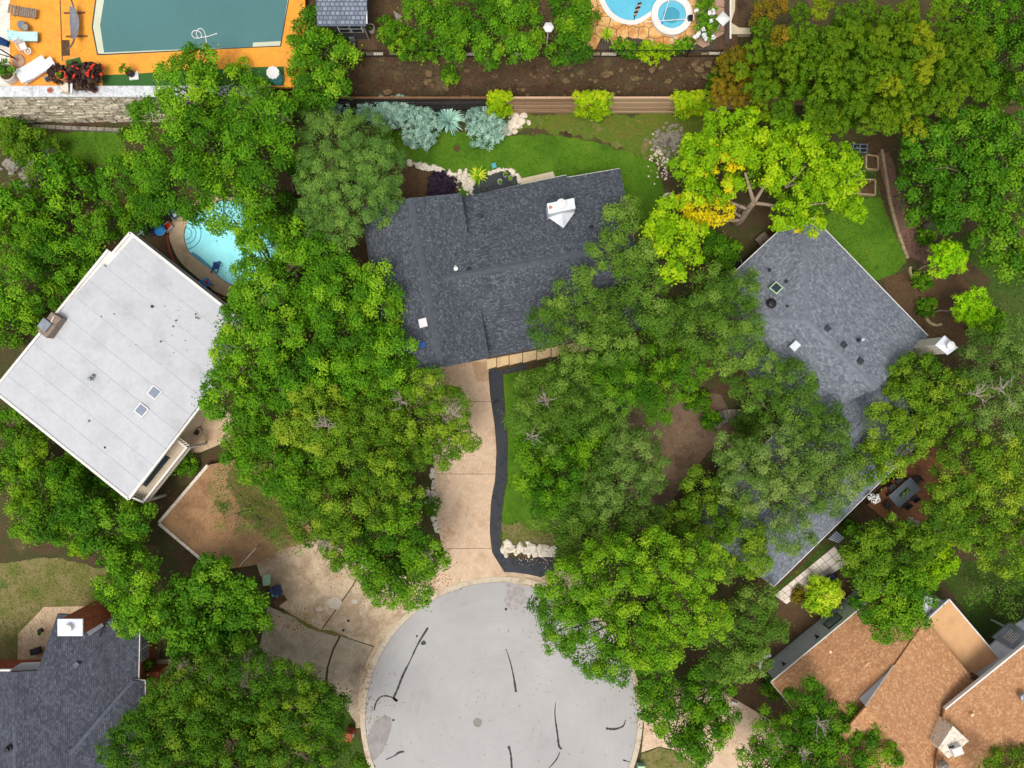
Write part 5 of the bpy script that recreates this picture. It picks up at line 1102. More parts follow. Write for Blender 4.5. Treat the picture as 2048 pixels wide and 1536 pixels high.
# ------------------------------------------------------------------ main garden things
t = thing('garden_sign', 'small turquoise square sign on the back lawn', 'sign', P(988, 334, 0)); c = P(988, 334, 0); MB().tube([c, c+Vector((0, 0, .6))], .02, 6).build('stake', 'dark_metal', t); MB().box(P(988, 331, .62), (.36, .42, .03), .25).build('board', 'plastic_teal', t)
pot('ring_pot', 'left pale rimmed pot on black gravel by the slate roof', 1000, 365, 4.6, .4, 'white_paint', .05, 'small', 3, .15)
pot('ring_pot', 'right green rimmed pot on black gravel by the slate roof', 1021, 358, 4.6, .4, 'pot_pale', .05, 'small', 3.2, .25)
pot('ring_pot', 'upper pale rimmed pot on black gravel by the slate roof', 1011, 351, 4.6, .4, 'pot_pale', .05, 'small_mid', 4, .3)
def rocks(name, label, pts, r0, r1, n, spread, mat='limestone', z=0, cat='rockery', along=True):
    t = thing(name, label, cat, P(*pts[0], z)); pl = [P(a, b, z) for a, b in pts]; segs = list(zip(pl, pl[1:])) if len(pl) > 1 else [(pl[0], pl[0])]
    ln = [max(.01, (b-a).length) for a, b in segs]
    for i in range(n):
        a, b = random.choices(segs, ln)[0]; q = a.lerp(b, random.random()); q = q+Vector((random.gauss(0, spread), random.gauss(0, spread), 0)); r = random.uniform(r0, r1)
        MB().rock((q.x, q.y, z+r*.25), r, flat=.55).build('stone', mat, t)
    return t
rocks('rock_border', 'curving pale rock border between lawn and shaded bed', [(812, 326), (850, 334), (880, 340), (900, 348), (918, 358)], .12, .26, 60, .12)
rocks('rock_heap', 'heap of pale rubble rocks beside the spiky plant', [(908, 350), (930, 352), (934, 372), (938, 385)], .1, .24, 90, .32)
rocks('rock_border', 'white rock border round the black gravel pots bed', [(978, 347), (1000, 340), (1020, 341), (1034, 350), (1040, 365)], .1, .2, 42, .06)
rocks('rock_heap', 'pale limestone rocks below the blue juniper shrubs', [(1010, 262), (1022, 252), (1036, 240), (1050, 240)], .1, .34, 70, .28)
rocks('rubble_pile', 'grey pile of rubble on the bare back lawn', [(1315, 280), (1345, 268), (1352, 285), (1325, 290)], .08, .2, 190, .5, 'stone_grey')
rocks('rubble_scatter', 'loose rubble scattered down to the back lawn', [(1310, 295), (1325, 320), (1332, 345)], .05, .13, 90, .5, 'limestone')
rocks('rock_wall', 'white limestone rock wall at the foot of the front lawn', [(1002, 1100), (1030, 1098), (1060, 1100), (1106, 1102)], .16, .36, 70, .2)
rocks('rock_border', 'pale rocks lining the left edge of the driveway', [(866, 940), (866, 990), (868, 1030), (874, 1065)], .1, .24, 60, .14)
rocks('rock_cluster', 'few white rocks by the dark gap left of the driveway', [(846, 990), (862, 1000)], .12, .24, 12, .25)
rocks('stone_steps', 'grey rock outcrop in the shrubs at far left', [(5, 325), (30, 345), (60, 355), (110, 300)], .2, .6, 26, .5, 'stone_grey')
rocks('gravel_strip', 'fallen yellow leaves and pebbles on the black gravel pad', [(1040, 1118), (1100, 1118), (1098, 1130)], .02, .05, 60, .35, 'paver', z=.045)
t = thing('low_stone_wall', 'low grey dry stone wall at the edge of the brown court', 'wall', P(1245, 830, 0))
for i in range(9):
    a, b = P(1234, 853), P(1262, 803); q = a.lerp(b, (i+.5)/9); MB().box(q+Vector((0, 0, .2)), (.27, .3, random.uniform(.36, .46)), math.atan2((b-a).y, (b-a).x)+random.uniform(-.08, .08)).build('stone', 'stone_grey', t)
sheet('gravel_bed', [(1225, 855), (1232, 800), (1250, 785), (1260, 800), (1234, 855)], .016, 'black_gravel')
# fan-shaped steps in the court
t = thing('fan_steps', 'fan of curved stone steps under the oaks', 'steps', P(1440, 840, 0))
for i in range(9):
    a0, a1 = math.radians(205+i*11), math.radians(205+(i+.86)*11); cx, cy = 1462, 872
    MB().prism([P(cx+r*math.cos(a), cy+r*math.sin(a), .1) for r, a in ((28, a0), (54, a0), (54, a1), (28, a1))], 0, .1+.04*i).build('step', 'stone_grey', t)
for nm, lb, a, b in (('timber_edge', 'long pale timber edge above the brown court', (1347, 773), (1380, 815)), ('timber_edge', 'pale timber edge below the fan steps', (1442, 872), (1470, 900))):
    t = thing(nm, lb, 'edging', P(*a)); MB().bar(P(*a)+Vector((0, 0, .12)), P(*b)+Vector((0, 0, .12)), .2, .24).build('beam', 'timber_pale', t); MB().box(P(*b)+Vector((0, 0, .15)), (.26, .26, .3)).build('end_post', 'timber_pale', t)
t = thing('play_ball', 'small bright blue bucket by the timber edge', 'bucket', P(1377, 778, 0)); MB().lathe(P(1377, 778, 0), [(.18, 0), (.24, .35), (.21, .35), (.16, .05)], 14).build('tub', 'plastic_sky', t); MB().tube([P(1373, 778, .35), P(1377, 776, .45), P(1381, 778, .35)], .015, 5).build('handle', 'white_paint', t)
t = thing('white_pipe', 'short white downspout elbow by the dry stone wall', 'downspout', P(1251, 802, 0)); MB().tube([P(1249, 806, .1), P(1251, 801, .12), P(1254, 799, .3)], .07, 8).build('elbow', 'white_paint', t); MB().tube([P(1254, 799, .3), P(1254, 799, .4)], .09, 8).build('collar', 'white_paint', t)
# ring planter beside the lime tree, chair, patio box
ring_edge('ring_planter', 'round pale stone ring under the yellow branches', 1337, 401, 13, 0, 360, 'limestone', 14, 'planter', h=.3)
c = P(1468, 526, 0); t = thing('garden_chair', 'pale metal garden chair near the grey roof corner', 'chair', c); a = .5
MB().tube([c+Vector((-.3, -.35, .9)), c+Vector((-.1, .25, .95)), c+Vector((.25, .35, .95)), c+Vector((.35, -.2, .9))], .04, 6).build('back_frame', 'grey_metal', t); MB().box(c+Vector((0, 0, .43)), (.5, .55, .04), .3).build('seat', 'dark_metal', t)
for sx in (-.22, .22):
    for sy in (-.24, .24): MB().box(c+Vector((sx, sy, .21)), (.04, .04, .42)).build('leg', 'grey_metal', t)
t = thing('storage_box', 'brown wooden storage box beside the grey hip roof', 'box', P(1525, 478, 0)); MB().box(P(1525, 478, .3), (.9, .7, .6), .7).build('body', 'wood_brown', t); MB().box(P(1525, 478, .63), (.98, .78, .06), .7).build('lid', 'wood_weather', t)
# raised beds, cold frame, white bag
def raised(label, pts):
    pl = [P(a, b, 0) for a, b in pts]; t = thing('raised_bed', label, 'raised bed', sum(pl, Vector())/len(pl))
    for i in range(len(pl)): MB().bar(pl[i]+Vector((0, 0, .2)), pl[(i+1) % len(pl)]+Vector((0, 0, .2)), .12, .42).build('board', 'timber_pale', t)
    MB().prism([p.lerp(sum(pl, Vector())/len(pl), .06) for p in pl], 0, .3).build('soil', 'soil', t)
    return t
raised('upper timber raised bed beside the mulch path', [(1728, 312), (1751, 315), (1752, 342), (1728, 340)])
raised('lower timber raised bed beside the lime tree', [(1690, 388), (1746, 392), (1746, 362), (1692, 360)])
t = thing('cold_frame', 'small grey metal cold frame at the top of the garden', 'cold frame', P(1719, 297, 0))
for (x, y) in ((1706, 304), (1732, 305), (1707, 288), (1735, 289)): q = P(x, y, .7); MB().box((q.x, q.y, .35 if y > 300 else .5), (.06, .06, .7 if y > 300 else 1.0)).build('leg', 'grey_metal', t)
for i in range(2): MB().add([P(1706+i*13.5, 304, .7), P(1718.5+i*13.5, 304.5, .7), P(1720+i*13.5, 288.5, 1.0), P(1708+i*13.5, 288, 1.0)], [(0, 1, 2, 3)]).build('pane', 'glass_dark', t)
for a, b in (((1705, 304, .72), (1733, 305, .72)), ((1707, 288, 1.02), (1735, 289, 1.02)), ((1705, 304, .72), (1707, 288, 1.02)), ((1733, 305, .72), (1735, 289, 1.02)), ((1719, 304, .72), (1721, 288, 1.02)), ((1706, 297, .86), (1734, 297, .86))): MB().bar(P(*a), P(*b), .06, .05).build('frame_bar', 'grey_metal', t)
t = thing('compost_bag', 'crumpled white plastic bag by the raised bed', 'bag', P(1715, 348, 0)); MB().rock(P(1715, 348, .2), .36, flat=.8).build('sack', 'white_paint', t); MB().rock(P(1722, 344, .3), .12).build('knot', 'white_paint', t)
t = thing('garden_bench', 'dark slatted wooden bench beside the mulch path', 'bench', P(1855, 468, 0)); c = P(1855, 468, 0); u = Vector((.3, -.95, 0)); v = Vector((.95, .3, 0))
for i in range(5): MB().box(c+v*(-.32+i*.16)+Vector((0, 0, .44)), (1.7, .13, .04), ax=(u, v, (0, 0, 1))).build('slat', 'wood_weather', t).active_material = MATS['wall_dark']
for sx in (-.75, .75):
    for sy in (-.28, .28): MB().box(c+u*sx+v*sy+Vector((0, 0, .21)), (.08, .08, .42)).build('leg', 'wall_dark', t)
# ------------------------------------------------------------------ pool things by the white house
def basket_chair(label, px, py, ang, mat, seatmat):
    c = P(px, py, .06); t = thing('folding_chair', label, 'chair', c); u = Vector((math.cos(ang), math.sin(ang), 0)); v = Vector((-u.y, u.x, 0))
    MB().box(c+Vector((0, 0, .4)), (.55, .55, .05), ang).build('seat', mat, t); MB().box(c-u*.32+Vector((0, 0, .72)), (.07, .6, .6), ang).build('backrest', mat, t); MB().box(c+u*.02+Vector((0, 0, .44)), (.3, .28, .03), ang).build('cushion', seatmat, t)
    for s_ in (-1, 1):
        MB().bar(c-u*.3+v*s_*.3+Vector((0, 0, .6)), c+u*.3+v*s_*.3+Vector((0, 0, .6)), .07, .05).build('armrest', mat, t)
        for sx in (-.25, .25): MB().box(c+u*sx+v*s_*.27+Vector((0, 0, .2)), (.05, .05, .4), ang).build('leg', mat, t)
basket_chair('blue folding chair with white pad by the curved pool', 354, 432, -.9, 'plastic_blue', 'fabric_white')
basket_chair('blue folding chair with red pad at the pool house wall', 417, 567, .6, 'plastic_sky', 'plastic_red')
t = thing('cooler', 'white cooler with red lid beside the curved pool', 'cooler', P(335, 453, .05)); MB().box(P(336, 454, .25), (.75, .6, .4), .7).build('body', 'white_paint', t); MB().box(P(335, 452, .48), (.55, .42, .06), .7).build('lid', 'plastic_red', t)
t = thing('water_barrel', 'round sky blue barrel beside the red cooler', 'barrel', P(320, 461, 0)); MB().lathe(P(320, 461, 0), [(.44, 0), (.5, .4), (.44, .85), (.4, .88)], 20).build('drum', 'plastic_blue', t); MB().lathe(P(320, 461, .88), [(.46, 0), (.46, .05), (.36, .08), (.3, .05)], 20).build('lid', 'plastic_sky', t)
t = thing('waste_bin', 'black bin with green knob by the white roof corner', 'bin', P(302, 463, 0)); MB().lathe(P(302, 463, 0), [(.36, 0), (.42, .8), (.44, .82)], 16).build('body', 'black', t); MB().lathe(P(302, 463, .82), [(.45, 0), (.3, .1), (.1, .12)], 16).build('lid', 'pot_black', t); MB().rock(P(294, 461, .9), .1).build('knob', 'leaf_bright', t)
t = thing('pool_ladder', 'slate blue pool step ladder at the curved pool edge', 'ladder', P(432, 538, .05))
for s_ in (-1, 1): MB().tube([P(428+s_*6, 545, .1), P(430+s_*6, 540, .7), P(433+s_*6, 530, .7), P(434+s_*6, 524, .12)], .05, 7).build('handrail', 'grey_metal', t).active_material = MATS['plastic_navy']
for i in range(3): MB().box(P(432+i*.6, 536-i*5, .14+i*.03), (.6, .2, .05), .2).build('tread', 'plastic_blue', t)
t = thing('tv_antenna', 'thin metal bracket at the white roof corner', 'bracket', P(276, 466, 4.7)); MB().tube([P(272, 474, 4.7), P(286, 462, 4.8)], .03, 5).build('arm', 'grey_metal', t); MB().tube([P(280, 462, 4.8), P(288, 470, 4.8)], .02, 5).build('cross_arm', 'grey_metal', t)
pot('front_urn', 'round grey urn below the white roof eave', 399, 863, 8, .6, 'pot_pale', 0, None)
slab('path', [(352, 880), (420, 800), (470, 830), (460, 880), (400, 905), (380, 905)], -.03, .05, 'pool_concrete')
# bins, gate, mailbox
t = thing('recycling_bin', 'blue recycling bin at the edge of the old driveway', 'bin', P(553, 1182, 0)); MB().box(P(553, 1182, .5), (.62, .7, 1.0), .3).build('body', 'plastic_blue', t); MB().box(P(553, 1180, 1.03), (.68, .76, .08), .3).build('lid', 'plastic_navy', t)
for s_ in (-1, 1): q = P(553, 1189, .1)+Vector((s_*.28, 0, 0)); MB().tube([q-Vector((.04, 0, 0)), q+Vector((.04, 0, 0))], .1, 10).build('wheel', 'black', t)
t = thing('storage_crate', 'pale green crate beside the blue recycling bin', 'crate', P(534, 1160, 0)); MB().box(P(534, 1160, .35), (.5, .75, .7), .1).build('body', 'plastic_green', t); MB().box(P(534, 1159, .72), (.56, .8, .05), .1).build('lid', 'plastic_green', t)
t = thing('planter_box', 'brown timber planter beside the blue recycling bin', 'planter', P(562, 1200, 0)); MB().box(P(561, 1201, .2), (.9, .6, .4), .6).build('box', 'wood_brown', t); MB().box(P(561, 1201, .42), (.75, .45, .05), .6).build('soil', 'soil', t)
t = thing('handrail', 'thin grey handrail at the end of the brown dirt yard', 'handrail', P(492, 1118, .7)); pa, pb = P(480, 1131, 1.6), P(512, 1096, 1.6); MB().tube([pa, pb], .03, 6).build('top_rail', 'fascia', t)
for k in (0, .5, 1): q = pa.lerp(pb, k); MB().tube([(q.x, q.y, 0), q], .025, 6).build('post', 'grey_metal', t)
c = P(702, 1461, 0); t = thing('brick_mailbox', 'red brick mailbox pillar at the kerb', 'mailbox', c)
for i in range(8):
    for k in range(4):
        a = k*math.pi/2+(i % 2)*.0; o_ = Vector((math.cos(a), math.sin(a), 0))*.26; MB().box(c+o_+Vector((0, 0, .075+i*.15)), (.2, .5 if (i+k) % 2 else .3, .14), a).build('brick', 'wall_brick', t)
MB().box(c+Vector((0, 0, .6)), (.4, .4, 1.18)).build('core', 'mortar', t); MB().box(c+Vector((0, 0, 1.24)), (.66, .7, .09)).build('cap', 'wall_brick', t); MB().box(c+Vector((.34, 0, .85)), (.08, .25, .3)).build('letter_box', 'white_paint', t)
c = P(1466, 1402, 0); t = thing('white_post', 'small white sign block beside the right driveway', 'marker', c); MB().box(c+Vector((0, 0, .35)), (.55, .2, .3), -.3).build('panel', 'white_paint', t); MB().box(c+Vector((0, 0, .12)), (.12, .12, .24), -.3).build('stub', 'limestone', t)
c = P(1280, 1530, 0); t = thing('utility_box', 'teal utility box by the kerb at the bottom edge', 'utility box', c); MB().box(c+Vector((0, 0, .35)), (.55, .5, .7)).build('body', 'teal_box', t); MB().box(c+Vector((0, 0, .72)), (.6, .56, .05)).build('lid', 'plastic_green', t)
# patio furniture at the brick house
t = thing('patio_grill', 'dark grill on the tan patio of the brick house', 'grill', P(72, 1302, .05)); MB().box(P(72, 1302, .6), (.8, .5, .35), .3).build('hood', 'dark_metal', t); MB().box(P(72, 1302, .38), (.86, .56, .06), .3).build('shelf', 'grey_metal', t)
for sx in (-.3, .3):
    for sy in (-.18, .18): q = P(72, 1302, .05)+Vector((sx, sy, 0)); MB().box(q+Vector((0, 0, .16)), (.05, .05, .34)).build('leg', 'dark_metal', t)
pot('patio_pot', 'small dark pot on the tan patio of the brick house', 83, 1260, 4, .3, 'pot_black', .05, 'small_mid', 3, .2)
# deck, table, chairs, flower pots
zk = .5; dk = thing('timber_deck', None, None, P(1830, 960, 0)); dk['kind'] = 'structure'
d0, d1, d2, d3 = P(1735, 1010, zk), P(1860, 880, zk), P(1950, 950, zk), P(1815, 1075, zk)
MB().prism([d0, d1, d2, d3], 0, zk-.04).build('frame', 'wood_brown', dk)
for i in range(46):
    a, b = i/46, (i+.93)/46; MB().prism([d0.lerp(d3, a), d1.lerp(d2, a), d1.lerp(d2, b), d0.lerp(d3, b)], zk-.04, zk+random.uniform(0, .006)).build('board', 'deck_red', dk)
c = P(1808, 985, zk+.7); c.z = zk; ta = math.atan2(1, 1.15)
t = thing('dining_table', 'grey outdoor dining table on the red timber deck', 'table', c); u = Vector((math.cos(ta), math.sin(ta), 0)); v = Vector((-u.y, u.x, 0))
MB().box(c+Vector((0, 0, .74)), (S(58, zk), S(31, zk), .06), ta).build('tabletop', 'table_grey', t)
for sx in (-1, 1):
    for sy in (-1, 1): MB().box(c+u*sx*1.05+v*sy*.5+Vector((0, 0, .355)), (.09, .09, .71), ta).build('leg', 'dark_metal', t)
t = thing('centrepiece', 'dark tray of leafy greens and shells on the grey table', 'centrepiece', c+Vector((0, 0, .77))); MB().box(c+Vector((0, 0, .79)), (.95, .32, .04), ta).build('tray', 'black', t)
finish('foliage', crown_mesh('foliage', [(c+u*k+Vector((0, 0, .84)), .16, .1, 0) for k in (-.3, 0, .3)], 'small_mid'), 'leaf_mid', t)
for i in range(9): MB().rock(c+u*random.uniform(-.42, .42)+v*random.uniform(-.1, .1)+Vector((0, 0, .92)), .05).build('shell', 'limestone', t)
for i, (ux, vx, fa, lb) in enumerate(((-.45, .95, -1.57, 'wicker chair on the house side of the grey table, nearer the flower pots'), (.4, .95, -1.57, 'wicker chair on the house side of the grey table, farther end'), (-.45, -.95, 1.57, 'wicker chair on the garden side of the grey table, near end'), (.4, -.95, 1.57, 'wicker chair on the garden side of the grey table, far end'), (-1.6, 0, 0, 'wicker chair at the lower head of the grey table'), (1.55, 0, 3.14, 'wicker chair at the upper head of the grey table'))):
    q = c+u*ux+v*vx; f = Vector((math.cos(ta+fa), math.sin(ta+fa), 0)); g_ = Vector((-f.y, f.x, 0)); t = thing('dining_chair', lb, 'chair', q, 'chairs around the deck table')
    MB().box(q+Vector((0, 0, .42)), (.5, .5, .08), ta+fa).build('seat', 'wall_dark', t); MB().box(q-f*.27+Vector((0, 0, .68)), (.07, .54, .52), ta+fa).build('backrest', 'wall_dark', t)
    for s_ in (-1, 1):
        MB().bar(q-f*.24+g_*s_*.27+Vector((0, 0, .63)), q+f*.22+g_*s_*.27+Vector((0, 0, .63)), .06, .05).build('armrest', 'wall_dark', t)
        for sx in (-.2, .2): MB().box(q+f*sx+g_*s_*.22+Vector((0, 0, .19)), (.05, .05, .38), ta+fa).build('leg', 'wall_dark', t)
def flower_pot_big(label, px, py, zg, h):
    c = P(px, py, zg+h); c.z = zg; t = thing('flower_planter', label, 'planter', c); MB().lathe(c, [(.22, 0), (.34, .5), (.38, .6), (.32, .6), (.3, .5)], 16).build('pot', 'pot_pale', t)
    finish('blooms', crown_mesh('blooms', [(c+Vector((0, 0, h)), .42, .3, .1)], 'white'), 'leaf_white', t); MB().tube([c+Vector((0, 0, .5)), c+Vector((0, 0, h))], .04, 6).build('stem', 'bark', t)
flower_pot_big('planter of white blooms at the roof corner by the deck', 1748, 996, zk, 3.2); flower_pot_big('planter of white blooms below the deck table', 1824, 1047, 0, 3.4)
c = P(1735, 882, 5.1); t = thing('air_conditioner', 'white air conditioning unit on the grey roof ridge', 'air conditioner', P(1735, 882, 4.5)); MB().box(P(1735, 882, 4.75), (.8, .65, .6), .785).build('case', 'white_metal', t); MB().lathe(P(1735, 882, 5.052), [(.26, 0), (.26, .02)], 18).build('fan_grille', 'dark_metal', t)
# tiled walk, hedge strip, bin south of the right house
wk2 = thing('tiled_walk', None, None, P(1620, 1150, 0)); wk2['kind'] = 'structure'
ta0, tb0, tc0, td0 = P(1548, 1190), P(1668, 1092), P(1696, 1126), P(1572, 1200+8)
for i in range(9):
    for j in range(3):
        f = lambda s, r_: ta0.lerp(tb0, s).lerp(td0.lerp(tc0, s), r_); g0, g1, h0, h1 = i/9+.003, (i+1)/9-.003, j/3+.012, (j+1)/3-.012
        MB().prism([f(g0, h0), f(g1, h0), f(g1, h1), f(g0, h1)], -.02, .07).build('tile', 'tile_pale', wk2)
MB().prism([ta0, tb0, tc0, td0], -.03, .055).build('base', 'joint', wk2)
sheet('lawn', [(1552, 1178), (1650, 1088), (1668, 1090), (1560, 1184)], .012, 'lawn_shade')
t = thing('metal_awning', 'pale blue ribbed metal awning under the grey roof edge', 'awning', P(1668, 1075, 0)); MB().prism([P(1656, 1078, 2.2), P(1672, 1062, 2.2), P(1688, 1076, 2.2), P(1678, 1086, 2.2)], 2.12, 2.2).build('sheet', 'glass_grey', t)
for i in range(5): MB().bar(P(1658+i*3.5, 1077-i*3.4, 2.22), P(1676+i*2.8, 1085-i*2.0, 2.22), .05, .05).build('rib', 'white_metal', t)
for (x, y) in ((1660, 1078), (1684, 1076)): q = P(x, y, 2.1); MB().box((q.x, q.y, 1.06), (.08, .08, 2.1)).build('post', 'wood_brown', t)
t = thing('wheeled_bin', 'navy wheeled bin on the pale tiled walk', 'bin', P(1663, 1160, 0)); MB().box(P(1663, 1160, .5), (.6, .7, 1.0), .5).build('body', 'plastic_navy', t); MB().box(P(1663, 1158, 1.03), (.68, .78, .08), .5).build('lid', 'plastic_navy', t); MB().box(P(1666, 1162, 1.075), (.2, .03, .012), .5).build('badge', 'white_paint', t)
for s_ in (-1, 1): q = P(1663, 1166, .12)+Vector((s_*.3, 0, 0)); MB().tube([q-Vector((.04, 0, 0)), q+Vector((.04, 0, 0))], .11, 10).build('wheel', 'black', t)
# old stone kerb under the big stone wall
gw = thing('garden_kerb', 'low grey stone kerb below the tall rubble wall', 'edging', P(200, 256, 0))
for i in range(16): a = P(5+i*16, 250+ (i*.7), 0); MB().box(a+Vector((.32, -.1, .15)), (.62, .3, .34)).build('stone', 'stone_grey', gw)
# ------------------------------------------------------------------ trees
T = tree
T('tree', 'large loose green tree hanging over the rubble wall', [(375, 175, 72), (478, 215, 88), (325, 250, 72), (430, 300, 100), (525, 300, 68), (365, 370, 78), (455, 395, 80), (400, 125, 40, -1), (540, 230, 60), (520, 380, 45, -2)], 11, 'bright', (430, 300), tr=.3, zvar=2)
T('juniper_tree', 'soft grey green juniper left of the back lawn', [(655, 265, 62), (725, 290, 70), (645, 350, 62), (765, 335, 52), (705, 390, 88), (640, 430, 48), (690, 465, 45), (770, 400, 42, -1.5)], 9, 'juniper', (700, 360), tr=.3)
T('tree', 'dark gap tree between the loose tree and the juniper', [(560, 430, 50), (600, 340, 30)], 4.5, 'mid', (585, 400))
# broad-leaved thicket at far left
for i, (bl, zt, lb, sp_) in enumerate((
    ([(60, 440, 60), (30, 400, 40)], 4.5, 'broad leaved sapling at the left edge above the white roof', 'broad'),
    ([(150, 375, 62), (110, 340, 40)], 4.5, 'bright broad leaved tree below the small upper lawn', 'broad'),
    ([(255, 360, 60), (300, 330, 40), (290, 400, 40)], 5, 'broad leaved tree left of the curved pool', 'bright'),
    ([(230, 445, 45), (280, 440, 40), (310, 410, 35)], 4, 'leafy tree against the top corner of the white roof', 'mid'),
    ([(130, 520, 66), (180, 470, 45)], 5, 'yellow green tree beside the notch in the white roof', 'bright'),
    ([(50, 570, 66), (30, 620, 40)], 5, 'bright tree beside the left edge of the white roof', 'bright'),
    ([(165, 545, 40), (120, 590, 36)], 3, 'low dark shrub tree along the white roof edge', 'mid'),
    ([(30, 490, 50), (90, 480, 40)], 3.6, 'dark understorey tree at the far left thicket', 'mid'),
    ([(20, 660, 40), (60, 640, 30)], 2.6, 'low bush under the white roof by the brick chimney', 'mid'),
    ([(75, 310, 55), (30, 270, 35)], 3, 'dull olive shrub tree below the rubble wall', 'oak'))):
    T('thicket_tree', lb, bl, zt, sp_, tr=.12, group='thicket left of the white roof')
# big bright green stand between the white house and the driveway
T('tree', 'bright green tree spreading over the curved pool', [(525, 495, 66), (590, 475, 58), (600, 555, 78), (530, 580, 58), (470, 650, 48), (640, 510, 50), (500, 545, 42, -1.5), (485, 600, 36, -1.5), (505, 455, 40, -1)], 9, 'bright', (585, 560), tr=.28)
T('tree', 'lime green tree crowding the slate roof west eave', [(680, 585, 78), (745, 625, 72), (700, 690, 85), (775, 700, 58), (640, 620, 58), (760, 570, 48)], 9.5, 'bright', (690, 640), tr=.28)
T('tree', 'bright tree overhanging the right edge of the white roof', [(500, 715, 82), (448, 790, 56), (560, 665, 66), (590, 760, 82), (520, 800, 55), (470, 700, 45)], 9.5, 'bright', (540, 760), tr=.28)
T('tree', 'green tree above the garage corner of the slate roof', [(670, 750, 62), (740, 740, 66), (800, 760, 52), (640, 770, 48)], 9, 'bright', (710, 790), tr=.25)
T('oak_tree', 'yellow tinged oak with bare grey twigs in the middle stand', [(630, 830, 72, 0, .2), (585, 860, 40, 0, .25), (690, 860, 60, -.5, .05), (660, 890, 48, -1, .1)], 9.5, 'oak', (640, 850), extra=lambda r, b: twigs(r, 650, 853, 9.3, 22))
T('oak_tree', 'oak leaning out over the upper driveway', [(755, 820, 82), (830, 845, 78), (892, 820, 62), (930, 880, 34), (880, 895, 52), (800, 900, 60), (860, 770, 40)], 9, 'oak', (800, 860), tr=.28, extra=lambda r, b: (twigs(r, 905, 830, 9, 22), twigs(r, 800, 800, 9, 16)))
T('tree', 'dark green tree above the brown dirt yard', [(545, 915, 82), (600, 950, 66), (495, 895, 58), (480, 850, 40)], 8.5, 'mid', (560, 930), tr=.25)
T('oak_tree', 'olive oak left of the dark gap beside the driveway', [(720, 930, 82), (690, 1005, 88), (785, 1005, 66), (640, 980, 60), (780, 940, 48)], 9, 'oak', (720, 985), tr=.3)
T('oak_tree', 'green oak above the kerb left of the driveway mouth', [(780, 1085, 82), (850, 1115, 52), (740, 1130, 52), (825, 1170, 48), (805, 1045, 56), (770, 1170, 44)], 8.5, 'mid', (800, 1110), tr=.28, extra=lambda r, b: twigs(r, 855, 1115, 8, 16))
T('oak_tree', 'smaller oak filling the middle of the left stand', [(620, 1040, 56), (680, 1080, 56), (600, 1000, 40)], 7.5, 'oak', (650, 1050), extra=lambda r, b: twigs(r, 650, 1085, 7.5, 20))
T('thin_tree', 'thin feathery tree over the brown dirt yard', [(460, 960, 46), (530, 1040, 56), (470, 1030, 40), (580, 1080, 40)], 5, 'sparse', (500, 1010), tr=.1, zg=.7)
# lower left
T('tree', 'deep green tree below the balcony of the white house', [(225, 1050, 82), (165, 1020, 52), (275, 1040, 36), (250, 1110, 48)], 6.5, 'deep', (225, 1060), tr=.22)
T('tree', 'dark bushy tree at the left edge under the white roof', [(45, 900, 62), (30, 960, 58), (90, 960, 50), (20, 840, 40)], 5, 'mid', (55, 930))
T('tree', 'olive green tree left of the deep green tree', [(130, 960, 50), (150, 1060, 52), (110, 1040, 52), (60, 1040, 50)], 5, 'mid', (115, 1010))
T('tree', 'low bright bush tree at the south corner of the white roof', [(190, 935, 42), (220, 975, 40), (150, 920, 30)], 3.6, 'bright', (185, 950), tr=.12)
T('tree', 'lime green tree above the brick house chimney', [(265, 1165, 66), (225, 1190, 38), (305, 1230, 50), (255, 1245, 34)], 7.5, 'bright', (270, 1190), tr=.2)
T('large_leaf_tree', 'large leaved green tree above the grey driveway', [(430, 1215, 86), (385, 1275, 58), (495, 1240, 52), (375, 1190, 58), (440, 1285, 48), (500, 1195, 40), (430, 1160, 50), (360, 1235, 46)], 7.5, 'deep', (425, 1230), tr=.26, zvar=1.2)
T('oak_tree', 'big dark oak beside the cul-de-sac at bottom left', [(390, 1400, 82), (490, 1365, 82), (590, 1410, 82), (330, 1465, 78), (450, 1475, 96), (570, 1495, 92), (650, 1470, 52), (270, 1515, 62), (680, 1530, 52), (380, 1530, 80), (520, 1550, 80), (440, 1420, 60), (540, 1440, 60), (430, 1352, 52), (540, 1342, 46), (618, 1368, 42), (345, 1395, 52), (665, 1425, 42), (300, 1440, 46), (240, 1500, 40)], 10, 'oak', (480, 1440), tr=.4, shrink=1.02, mat='leaf_oak2')
# oaks around the slate house and the court
T('elm_tree', 'feathery elm over the east end of the slate roof', [(1235, 445, 46), (1215, 505, 46), (1275, 560, 62), (1250, 620, 52), (1280, 520, 38), (1312, 628, 40), (1252, 425, 32)], 9.5, 'elm', (1325, 530), tr=.25)
T('elm_tree', 'feathery elm over the front slope of the slate roof', [(1155, 600, 52), (1200, 640, 58), (1160, 680, 62), (1095, 655, 46), (1235, 690, 56), (1100, 620, 30, -1), (1165, 550, 26, -1)], 9.5, 'elm', (1240, 720), tr=.25)
T('elm_tree', 'grey green elm beside the left tip of the grey roof', [(1420, 590, 66), (1475, 580, 52), (1400, 660, 72), (1460, 690, 72), (1340, 650, 50), (1500, 640, 40)], 9, 'elm', (1350, 690), tr=.25)
T('elm_tree', 'bright elm above the brown court', [(1300, 710, 62), (1245, 760, 66), (1330, 770, 52), (1385, 740, 44), (1290, 800, 36), (1320, 830, 28, -2)], 8.5, 'elm', (1310, 740), tr=.25, mat='leaf_mid')
T('elm_tree', 'pale elm on the front lawn beside the gravel path', [(1085, 790, 66), (1140, 755, 58), (1180, 820, 72), (1100, 860, 66), (1055, 830, 42), (1200, 760, 46)], 8.5, 'elm', (1110, 815), tr=.26, extra=lambda r, b: (twigs(r, 1065, 875, 8, 18), twigs(r, 1090, 800, 8.6, 18)))
